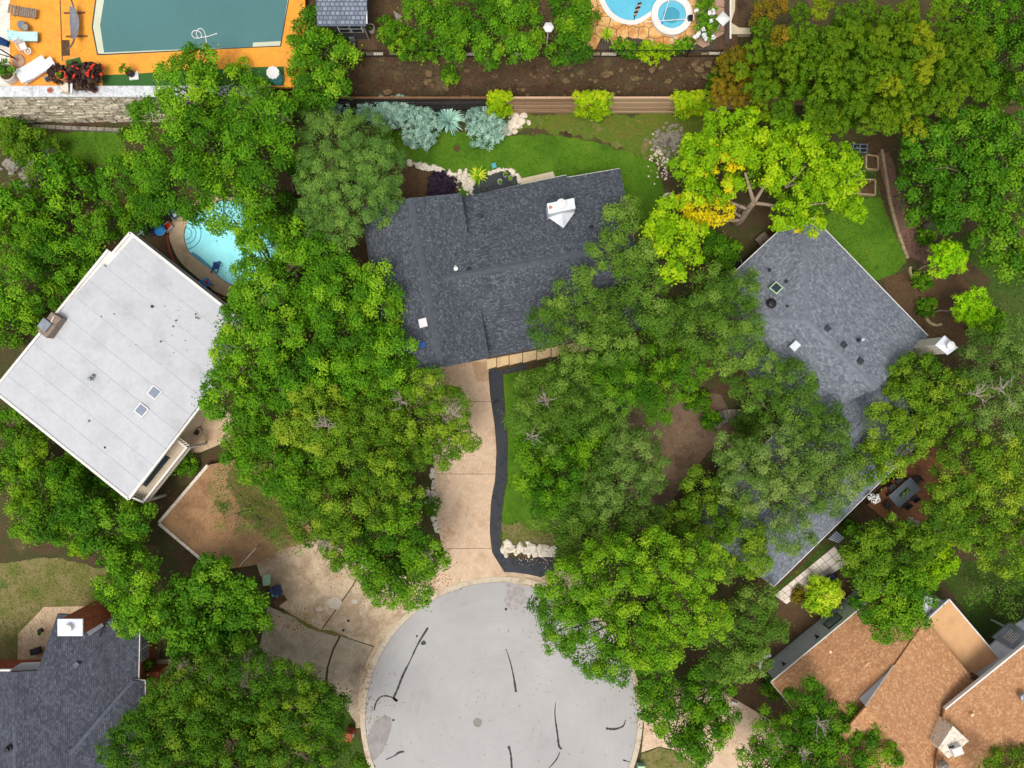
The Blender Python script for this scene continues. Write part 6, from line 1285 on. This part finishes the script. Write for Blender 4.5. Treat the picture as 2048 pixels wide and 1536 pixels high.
T('elm_tree', 'mid green elm in the centre of the front lawn', [(1130, 940, 72), (1070, 950, 42), (1190, 900, 62), (1090, 990, 50), (1060, 900, 40)], 8, 'mid', (1125, 940), tr=.24)
T('oak_tree', 'pale grey green oak beside the brown court', [(1275, 910, 66), (1240, 965, 76), (1300, 955, 36), (1250, 880, 34), (1200, 990, 50)], 8.5, 'grey', (1250, 930), tr=.24)
T('oak_tree', 'grey green oak above the white rock wall', [(1205, 1050, 76), (1150, 1080, 56), (1285, 1055, 56), (1100, 1030, 46, -2), (1170, 1010, 50)], 8, 'elm', (1200, 1055), tr=.24)
T('live_oak', 'large lime green live oak at the right side of the cul-de-sac', [(1150, 1170, 72, 0, .05), (1230, 1150, 82, 0, .1), (1310, 1120, 76, 0, .15), (1390, 1130, 66, 0, .15), (1130, 1250, 62, -1, .0), (1190, 1280, 72), (1270, 1260, 76, 0, .12), (1355, 1220, 72, 0, .15), (1420, 1235, 50, 0, .2), (1225, 1330, 42, -.5), (1320, 1295, 52, 0, .1), (1100, 1200, 46, -1, -.1)], 9.5, 'oak', (1290, 1200), tr=.4, mat='leaf_live')
T('oak_tree', 'grey green oak left of the tan house entrance', [(1490, 1240, 62), (1515, 1195, 40), (1460, 1290, 66), (1550, 1262, 32), (1500, 1320, 48), (1440, 1330, 40)], 7, 'elm', (1490, 1270), tr=.22)
T('oak_tree', 'open leafy oak at the right kerb of the cul-de-sac', [(1350, 1420, 80), (1400, 1455, 60), (1305, 1400, 44), (1420, 1370, 60), (1390, 1495, 42), (1310, 1345, 48, -1.5), (1440, 1430, 40)], 7.5, 'mid', (1385, 1410), tr=.24)
T('elm_tree', 'feathery oak over the inner corner of the grey roof', [(1590, 760, 52), (1535, 800, 48), (1605, 830, 56), (1540, 735, 42), (1650, 850, 46), (1490, 780, 40)], 8.5, 'elm', (1545, 855), tr=.22)
T('oak_tree', 'wide grey green oak over the middle of the grey roof', [(1560, 920, 82), (1500, 960, 72), (1640, 905, 72), (1690, 950, 46), (1605, 985, 56), (1460, 900, 46), (1580, 1060, 56, -.5), (1660, 1000, 40)], 9, 'grey', (1440, 930), tr=.3)
T('oak_tree', 'thin olive oak on the lower side of the brown court', [(1405, 975, 48), (1420, 1035, 66), (1480, 1055, 56), (1360, 1040, 46), (1500, 1120, 46)], 7, 'oak', (1380, 1000), tr=.2)
T('oak_tree', 'grey green oak between the two lower wings', [(1440, 1120, 46), (1360, 1090, 40)], 5.5, 'elm', (1350, 1080), tr=.16)
# right side
T('oak_tree', 'hazy oak beside the white capped stone chimney', [(1838, 752, 56), (1815, 805, 62), (1905, 785, 62), (1870, 830, 48)], 8.5, 'oak', (1885, 780), tr=.25)
T('oak_tree', 'pale twiggy oak at the right edge below the crape myrtles', [(1968, 722, 66), (2020, 760, 66), (1980, 825, 76), (2050, 840, 56), (2040, 680, 50)], 9, 'grey', (1985, 770), tr=.28, extra=lambda r, b: (twigs(r, 2010, 780, 9, 30), twigs(r, 1960, 790, 9, 22)))
T('oak_tree', 'yellow green oak above the red timber deck', [(1765, 850, 56), (1820, 880, 52), (1740, 920, 46), (1780, 930, 36, 0, .2), (1855, 845, 40)], 8, 'oak', (1872, 872), tr=.2)
T('oak_tree', 'yellow tipped oak right of the red timber deck', [(1930, 930, 76, 0, .05), (2000, 905, 56, 0, .15), (1995, 970, 56, 0, .25), (2050, 930, 50), (1900, 985, 46, -.5)], 8.5, 'oak', (1965, 945), tr=.26)
T('oak_tree', 'dense oak below the red timber deck', [(1780, 1100, 82), (1725, 1085, 52), (1840, 1075, 40), (1740, 1140, 48), (1700, 1120, 36)], 7.5, 'oak', (1770, 1110), tr=.25)
T('oak_tree', 'olive oak right of the white blooming planter', [(1900, 1045, 56), (1950, 1050, 66), (2010, 1090, 72), (2050, 1030, 50), (1880, 1020, 36)], 7.5, 'oak', (1960, 1070), tr=.25)
T('lime_tree', 'small bright lime yellow tree above the tan house', [(1865, 1115, 46), (1850, 1140, 30), (1885, 1130, 28)], 5.5, 'lime', (1862, 1120), tr=.12)
T('elm_tree', 'green elm drooping over the tan roof', [(1775, 1180, 66), (1820, 1180, 52), (1780, 1245, 50), (1745, 1215, 46), (1820, 1230, 36)], 8, 'mid', (1845, 1165), tr=.22)
T('thin_tree', 'thin feathery tree over the grass at the right edge', [(2000, 1170, 62), (2040, 1220, 46), (1950, 1170, 46)], 4.5, 'sparse', (2000, 1185), tr=.1)
T('oak_tree', 'oak hiding the lower eave of the tan roof', [(1610, 1400, 52), (1560, 1480, 72), (1640, 1460, 66), (1720, 1450, 62), (1750, 1500, 46), (1660, 1530, 72), (1520, 1530, 56), (1590, 1560, 60)], 7.5, 'oak', (1585, 1500), tr=.26, extra=lambda r, b: (twigs(r, 1640, 1450, 7.3, 20), twigs(r, 1610, 1510, 7.2, 16)), mat='leaf_mid')
T('oak_tree', 'blurred oak in the bottom right corner', [(2020, 1520, 50), (1975, 1550, 36)], 9.5, 'oak', (2120, 1640), tr=.16)
# top right: the great rounded tree, lime tree, deep green trees
random.seed(21)
gb = []
for r_ in range(7):
    for k in range(13):
        x = 1455+k*46+(r_ % 2)*23+random.uniform(-8, 8); y = 28+r_*38+random.uniform(-8, 8)
        e = ((x-1722)/262)**2+((y-140)/138)**2
        if e < 1.02: gb.append((x, y, random.uniform(18, 25), -3.4*e+random.uniform(-.7, .2), random.uniform(-.14, .14)+(.4 if random.random() < .07 else 0)-.15*(y > 180 and x < 1690)))
gb += [(1735, 145, 95, -2.8, -.05), (1640, 135, 75, -3.2, -.1), (1835, 150, 80, -3.2, -.05), (1560, 140, 58, -4, -.1), (1910, 150, 50, -4.2, -.05), (1690, 200, 60, -4, -.1), (1790, 200, 60, -4, -.1), (1700, 85, 60, -3.6, -.1), (1800, 85, 60, -3.6, -.1)]
T('rounded_tree', 'huge rounded olive green tree with clumped crown at upper right', gb, 12, 'olive', (1735, 180), tr=.5, zg=.5, flat=.9, limbs=None, shrink=1)
T('rust_tree', 'rusty orange green tree on the left flank of the great tree', [(1462, 165, 34), (1450, 130, 26), (1490, 200, 32), (1475, 120, 26), (1440, 190, 22), (1495, 145, 28)], 7.5, 'olive', (1478, 165), zg=1.8, tr=.18, mat='leaf_rust')
T('rust_tree', 'orange brown treetop at the upper edge of the great tree', [(1560, 68, 18), (1555, 82, 16)], 11.2, 'rust', (1540, 95), zg=3.4, tr=.12)
T('rust_tree', 'orange tipped bush beside the L shaped tan wall', [(1532, 25, 24), (1510, 48, 18), (1560, 15, 20)], 8, 'rust', (1528, 30), zg=4.3, tr=.12)
def lime_extra(root, bl):
    mb = MB(); f = P(1450, 450, 3.4)
    for pts, rs in (([(1470, 446, 0.2), (1480, 440, 2.5), (1498, 415, 5.2), (1508, 405, 6.2)], (.34, .3, .26, .22)), ([(1508, 405, 6.2), (1500, 380, 7.2), (1490, 345, 8)], (.17, .13, .08)), ([(1508, 405, 6.2), (1525, 378, 7.2), (1532, 360, 7.8)], (.16, .12, .07)), ([(1510, 406, 6.2), (1550, 412, 7.2), (1590, 425, 7.6), (1640, 450, 7.6)], (.15, .11, .08, .03)), ([(1550, 412, 7.2), (1610, 410, 7.8), (1660, 405, 8)], (.09, .07, .03)), ([(1495, 418, 5), (1450, 400, 6.4), (1400, 375, 7.2), (1360, 350, 7.6)], (.15, .11, .07, .03)), ([(1570, 375, 7.4), (1600, 345, 8), (1612, 330, 8.2)], (.08, .06, .03)), ([(1480, 440, 3), (1440, 440, 4.6), (1400, 430, 5.6)], (.16, .1, .04)), ([(1480, 432, 4), (1470, 425, 5), (1473, 415, 5.6)], (.14, .1, .06)), ([(1570, 375, 7.6), (1600, 366, 8.1), (1640, 362, 8.4)], (.08, .06, .02))):
        mb.tube(smooth_curve([P(*p) for p in pts], 4, False), np.interp(np.linspace(0, 1, (len(pts)-1)*4+1), np.linspace(0, 1, len(rs)), rs).tolist(), 8)
    mb.build('limb', 'bark_pale', root, smooth=True)
    lo = [(1600, 425, 36, 5.5), (1480, 345, 40, 5.8), (1430, 390, 34, 5), (1560, 365, 44, 5.6), (1620, 400, 40, 5.4), (1640, 330, 40, 6), (1400, 350, 36, 5.4), (1350, 450, 36, 4.6), (1500, 300, 40, 6)]
    finish('inner_foliage', crown_mesh('inner_foliage', [(P(x, y, z), S(r, z), S(r, z)*.5, .2) for x, y, r, z in lo], 'lime_low'), 'leaf_mid', root)
    ye = [(1450, 300, 24, 8), (1420, 330, 22, 7.8), (1470, 330, 18, 8), (1400, 412, 32, 7.2), (1440, 422, 28, 6.8), (1365, 400, 20, 7.4), (1385, 442, 28, 6.6), (1455, 370, 16, 7.6), (1420, 440, 18, 6.4), (1590, 455, 12, 7.6)]
    finish('yellow_foliage', crown_mesh('yellow_foliage', [(P(x, y, z), S(r, z), S(r, z)*.5, 0) for x, y, r, z in ye], 'yellow'), 'leaf_yellow', root)
T('lime_tree', 'big lime green tree with pale forked limbs and yellow patches', [(1440, 270, 46), (1490, 255, 40), (1400, 305, 46), (1365, 340, 30), (1405, 360, 26, -1.5), (1520, 300, 42), (1475, 300, 36), (1550, 260, 44), (1590, 290, 48), (1560, 330, 40), (1640, 250, 36), (1665, 245, 22), (1620, 330, 40), (1680, 320, 36), (1700, 350, 34), (1650, 370, 40), (1610, 385, 28), (1690, 400, 34), (1710, 425, 22), (1570, 430, 36, -1), (1620, 450, 32, -1), (1335, 415, 30, -.6), (1385, 385, 28, -1), (1465, 370, 26, -1.5), (1545, 365, 26, -1.8), (1430, 395, 22, -1.6), (1315, 450, 28, -.8), (1350, 480, 42, -.3), (1368, 518, 36, -.5), (1345, 545, 28, -.8), (1395, 470, 26, -.8), (1318, 485, 26, -.6)], 9.5, 'lime', (1470, 446), tr=.2, limbs=None, bark='bark_pale', extra=lime_extra, flat=.6, zvar=1.0, shrink=.98)
T('deep_green_tree', 'deep green broad crowned tree along the right edge', [(1850, 300, 62), (1930, 270, 76), (2000, 290, 66), (1850, 385, 66), (1930, 380, 82), (2010, 400, 70), (1985, 480, 56), (2040, 540, 42), (2050, 330, 50), (1890, 440, 40)], 9, 'deep', (1940, 370), tr=.4)
T('deep_green_tree', 'dark tree in the top right corner', [(1965, 50, 62), (2020, 110, 62), (2040, 40, 52), (1930, 10, 42), (2050, 180, 40)], 8.5, 'oak', (2010, 80), zg=3, tr=.3, mat='leaf_mid')
T('tree', 'low dark tree behind the great rounded tree', [(1880, 20, 30), (1990, 180, 46), (1960, 130, 30)], 5.5, 'mid', (1975, 150), zg=3, tr=.16)
T('crape_myrtle', 'upper round lime crape myrtle on the right lawn', [(1893, 515, 30), (1880, 530, 24), (1908, 530, 24), (1900, 500, 22), (1880, 505, 22), (1915, 512, 18)], 5, 'small_lime', (1832, 540), tr=.08, bark='bark_pale', limbs=False, mat='leaf_crape', shrink=1.05)
T('crape_myrtle', 'lower round lime crape myrtle on the right lawn', [(1945, 612, 30), (1930, 625, 24), (1962, 622, 22), (1950, 595, 22), (1925, 605, 20), (1940, 640, 18)], 5, 'small_lime', (1868, 622), tr=.08, bark='bark_pale', limbs=False, mat='leaf_crape', shrink=1.05)
# top centre
T('tree', 'dense green tree behind the railing right of the shed', [(885, 45, 56), (950, 20, 56), (840, 20, 40), (900, 90, 36, -1.5)], 10, 'bright', (880, 40), zg=4.6, tr=.22, mat='leaf_mid')
T('tree', 'dense bright tree leaning over the soil bank', [(985, 75, 52), (1010, 20, 52), (975, 110, 30, -1.5), (1040, 100, 36, -1), (935, 60, 36)], 9.5, 'bright', (995, 55), zg=4.6, tr=.22)
T('tree', 'dark green tree around the white hexagonal lantern', [(1062, 30, 32, -1.6), (1060, 88, 32, -1.4), (1142, 62, 44, -.3), (1150, 100, 38), (1112, 112, 30, -1.8), (1160, 40, 38), (1122, 4, 32, -1.5)], 8.2, 'mid', (1120, 80), zg=4.6, tr=.2)
T('tree', 'leafy mound tree left of the shed over the deck end', [(625, 55, 42), (650, 110, 56), (616, 145, 44), (690, 120, 36), (625, 185, 42), (600, 95, 28), (660, 165, 40), (610, 200, 28)], 8.6, 'bright', (640, 130), zg=4.6, tr=.2)
for i, (x, y, r, h, sp_, lb, z) in enumerate((
    (815, 90, 34, 1.4, 'small_mid', 'spreading shrub just behind the railing right of the shed', Z_R), (860, 105, 24, 1.1, 'small_mid', 'dull shrub at the railing above the soil bank', Z_R), (780, 60, 30, 1.6, 'small_mid', 'shrub under the leaning flat stone', Z_R),
    (910, 100, 22, 1.0, 'small', 'low green shrub with pink flower at the railing', Z_R), (1240, 95, 18, 1.3, 'small_mid', 'dark shrub on the patio left of the spa', Z_R), (1262, 103, 18, .9, 'small_mid', 'dark low shrub by the patio railing', Z_R), (1300, 103, 26, 1.0, 'small_lime', 'lime leafed shrub by the patio railing', Z_R), (1330, 104, 18, .9, 'small_lime', 'yellow green shrub along the patio railing', Z_R), (1360, 95, 16, .9, 'small', 'green tuft at the railing below the spa', Z_R), (1376, 88, 14, .8, 'small', 'small green tuft right of the railing shrubs', Z_R),
    (1413, 55, 26, 1.6, 'small', 'leafy shrub with white flowers below the square lantern', Z_R), (1410, 8, 24, 1.5, 'small_mid', 'dark shrub at the top beside the side fence', Z_R), (1160, 8, 20, 1.6, 'small_lime', 'yellow shrub at the top left of the kidney pool', Z_R),
    (903, 150, 24, 1.2, 'small_mid', 'round shrub growing on the soil bank', 2.9), (1440, 150, 30, 1.6, 'small_mid', 'bright shrub at the right end of the soil bank', 2.6),
    (1180, 208, 0, 0, '', '', 0),
    (1700, 1060, 20, 1.0, 'small_mid', 'small dark shrub beside the metal awning', 0), (365, 925, 30, 1.0, 'small', 'bright ground fern beside the white balcony', 0), (300, 1325, 14, 2.0, 'small_mid', 'clipped dark shrub at the brick house window', 0), (1545, 1376, 24, 1.2, 'small_mid', 'clipped dark green hedge at the tan house corner', 0),
    (770, 270, 20, .8, 'small_mid', 'dark ground plant below the blue juniper', 0), (250, 268, 14, .8, 'oak', 'dry spiky shrub at the foot of the rubble wall', 0), (15, 240, 24, 1.4, 'small', 'bright leafy bush at the left end of the rubble wall', 0), (160, 1100, 20, 1.0, 'small_lime', 'pale yellow shrub by the dry lawn', 0),
    (865, 1010, 20, 1.6, 'small_mid', 'dark shrub beside the driveway rocks', 0), (1420, 840, 22, .9, 'small', 'bright ground shrub left of the fan steps', 0), (1390, 800, 30, 1.2, 'small_mid', 'dark shrub above the brown court', 0), (1500, 850, 40, 2.6, 'elm', 'pale feathery shrub beside the fan steps', 0),
    (1440, 500, 40, 2.2, 'mid', 'dark shrub under the pale forked limbs', 0), (1850, 475, 20, 1.0, 'small_mid', 'dark shrub along the mulch path', 0), (1845, 560, 22, .8, 'small_mid', 'low shrub under the upper crape myrtle', 0), (1855, 615, 22, .8, 'small_mid', 'low shrub under the lower crape myrtle', 0), (1980, 650, 40, 1.6, 'mid', 'dark shrub below the lower crape myrtle', 0),
    (30, 290, 26, 1.0, 'small', 'bright shrub at the far left below the wall', 0), (1595, 1190, 16, .8, 'rust', 'rusty low shrub beside the tiled walk', 0), (440, 1010, 20, .6, 'sparse', 'wispy weeds on the brown dirt yard', .7))):
    if not lb: continue
    sh = shrub('shrub', lb, x, y, r, h, sp_, z)
    if 'white flowers' in lb: finish('blooms', crown_mesh('blooms', [(P(1405+random.uniform(-20, 25), 40+random.uniform(-20, 40), Z_R+1.6), .14, .1, 0) for _ in range(14)], 'white'), 'leaf_white', sh)['kind'] = 'stuff'
    if 'pink flower' in lb: MB().rock(P(905, 88, Z_R+1.2), .14).build('bloom', 'red_flower', sh)
# hanging vines over the fence
for x, wv, lb in ((1183, 37, 'yellow green vine hanging over the cedar fence, middle'), (1383, 38, 'yellow green vine hanging over the cedar fence, right'), (1000, 18, 'yellow leafed vine at the end of the black fence')):
    base = Vector((P(x, 0, 2).x, Y_FEN-.25, 0)); t = thing('fence_vine', lb, 'vine', base, 'vines on the board fence'); bl = []
    for k in range(18): bl.append((Vector((P(x+random.uniform(-1, 1)*wv*.8, 0, 2).x, Y_FEN-random.uniform(.0, .35), random.choice((.6, 1.2, 1.8, 2.5, 3.1, 3.3)))), .6, .5, .1))
    bl += [(Vector((P(x+(k-2)*wv*.4, 0, 3.4).x, Y_FEN+.05, 3.45)), .5, .3, .35) for k in range(5)]
    finish('foliage', crown_mesh('foliage', bl, 'small_lime'), 'leaf_lime', t); MB().tube([base, base+Vector((.1, .1, 1.5)), base+Vector((-.2, .2, 3.2))], [.05, .04, .02], 6).build('stem', 'bark', t)
# blue-grey shrubs in front of the black fence
for x, y, r, h, lb in ((680, 213, 22, 2.4, 'small blue grey cedar at the left end of the black fence'), (770, 232, 32, 2.6, 'blue grey juniper in front of the black fence'), (840, 255, 44, 2.2, 'spreading blue grey juniper reaching over the back lawn'), (735, 228, 18, 2.4, 'slim blue grey juniper beside the juniper tree'), (800, 220, 30, 2.6, 'upright blue grey juniper against the black fence'), (970, 250, 44, 1.8, 'silvery grey green shrub above the pale rocks')):
    shrub('blue_juniper', lb, x, y, r, h, 'blue', 0, 'blue shrubs by the fence', sub=7)
rosette('blue_cedar', 'weeping blue grey cedar between the junipers', 898, 245, 32, 2.0, 'blade_blue', 0, 90, .10, .6, 'blue shrubs by the fence', 'shrub')
rosette('strap_plant', 'spiky green and yellow strap plant by the rock heap', 957, 353, 20, 1.0, 'blade_lime', 0, 50, .06, .55)
rosette('ornamental_grass', 'tuft of yellow green ornamental grass on the patio', 1213, 74, 16, .9, 'blade_lime', Z_R, 80, .03, .5)
shrub('lime_bush', 'lime green spiky bush south of the tiled walk', 1645, 1190, 40, 2.0, 'spiky', 0, sub=7)
for i in range(8): pass
pl_ = shrub('ground_cover', 'dark purple low plants beside the slate roof', 882, 372, 30, .5, 'purple', 0, sub=6); 

# ------------------------------------------------------------------ grass blades on the lawns, ragged at their edges; fallen leaves
def inside(poly, x, y):
    r = np.zeros(len(x), bool); n = len(poly)
    for i in range(n):
        a, b = poly[i], poly[(i+1) % n]
        if a.y == b.y: continue
        c_ = ((a.y > y) != (b.y > y)) & (x < (b.x-a.x)*(y-a.y)/(b.y-a.y)+a.x); r ^= c_
    return r
leaf_mat('grass_lush', [L(44, 80, 8), L(58, 96, 10), L(74, 110, 14), L(100, 124, 28)], .2)
leaf_mat('grass_dry', [L(70, 88, 24), L(96, 102, 36), L(118, 108, 54), L(140, 122, 76)], .2)
for mt, gm, dens in (('lawn', 'grass_lush', 46), ('lawn_dry', 'grass_dry', 40), ('lawn_shade', 'grass_lush', 34), ('bare', 'grass_lush', 10), ('yard_grass', 'grass_dry', 46)):
    pp = []
    for pl, z, m_ in LAWNS:
        if m_ != mt: continue
        xs = [p.x for p in pl]; ys = [p.y for p in pl]; x0_, x1_, y0_, y1_ = max(-46, min(xs)-.8), min(46, max(xs)+.8), max(-35, min(ys)-.8), min(35, max(ys)+.8)
        n = int((x1_-x0_)*(y1_-y0_)*dens); x = RNG.uniform(x0_, x1_, n); y = RNG.uniform(y0_, y1_, n)
        patch = np.array([NZ.noise(Vector((a*.5, b_*.5, 7)))+.5*NZ.noise(Vector((a*1.7, b_*1.7, 2))) for a, b_ in zip(x, y)])
        k = inside(pl, x+RNG.normal(0, .28, n), y+RNG.normal(0, .28, n)) & (patch > (-.45 if mt != 'bare' else .0))
        pp.append(np.stack([x[k], y[k], np.full(k.sum(), z+.045)], 1))
    pos = np.concatenate(pp); n = len(pos)
    o = finish('grass', leaves_mesh('grass', pos, RNG.normal(size=(n, 3))*.6+np.array([0, 0, .7]), .17, .05, RNG.random(n)), gm); tag(o, kind='stuff')
leaf_mat('fallen', [L(96, 74, 30), L(128, 96, 36), L(150, 120, 44), L(110, 62, 34)], .1)
pp = []
for cx, cy, rx, ry, n, z in ((600, 1240, 60, 25, 260, .075), (690, 1150, 120, 40, 160, .075), (880, 1160, 40, 12, 60, .09), (900, 830, 30, 80, 70, .08), (885, 1080, 14, 60, 60, .08), (1150, 1250, 90, 60, 160, .04), (1280, 1390, 14, 90, 120, .1), (735, 1380, 14, 80, 90, .1), (760, 1420, 40, 70, 50, .04), (1000, 1400, 200, 160, 70, .035), (1390, 1440, 70, 50, 160, .07), (430, 1060, 60, 50, 120, .72), (1340, 900, 60, 60, 260, .03), (1380, 250, 160, 25, 160, .03), (1600, 1150, 60, 30, 60, .085)):
    x = RNG.normal(cx, rx*.6, n); y = RNG.normal(cy, ry*.6, n); k_ = (CAM_H-z)/FPX; pp.append(np.stack([(x-1024)*k_, (768-y)*k_, np.full(n, z)], 1))
pos = np.concatenate(pp); n = len(pos)
o = finish('fallen_leaves', leaves_mesh('fallen_leaves', pos, RNG.normal(size=(n, 3))*.25+np.array([0, 0, 1]), .14, .08, RNG.random(n)), 'fallen'); tag(o, kind='stuff')
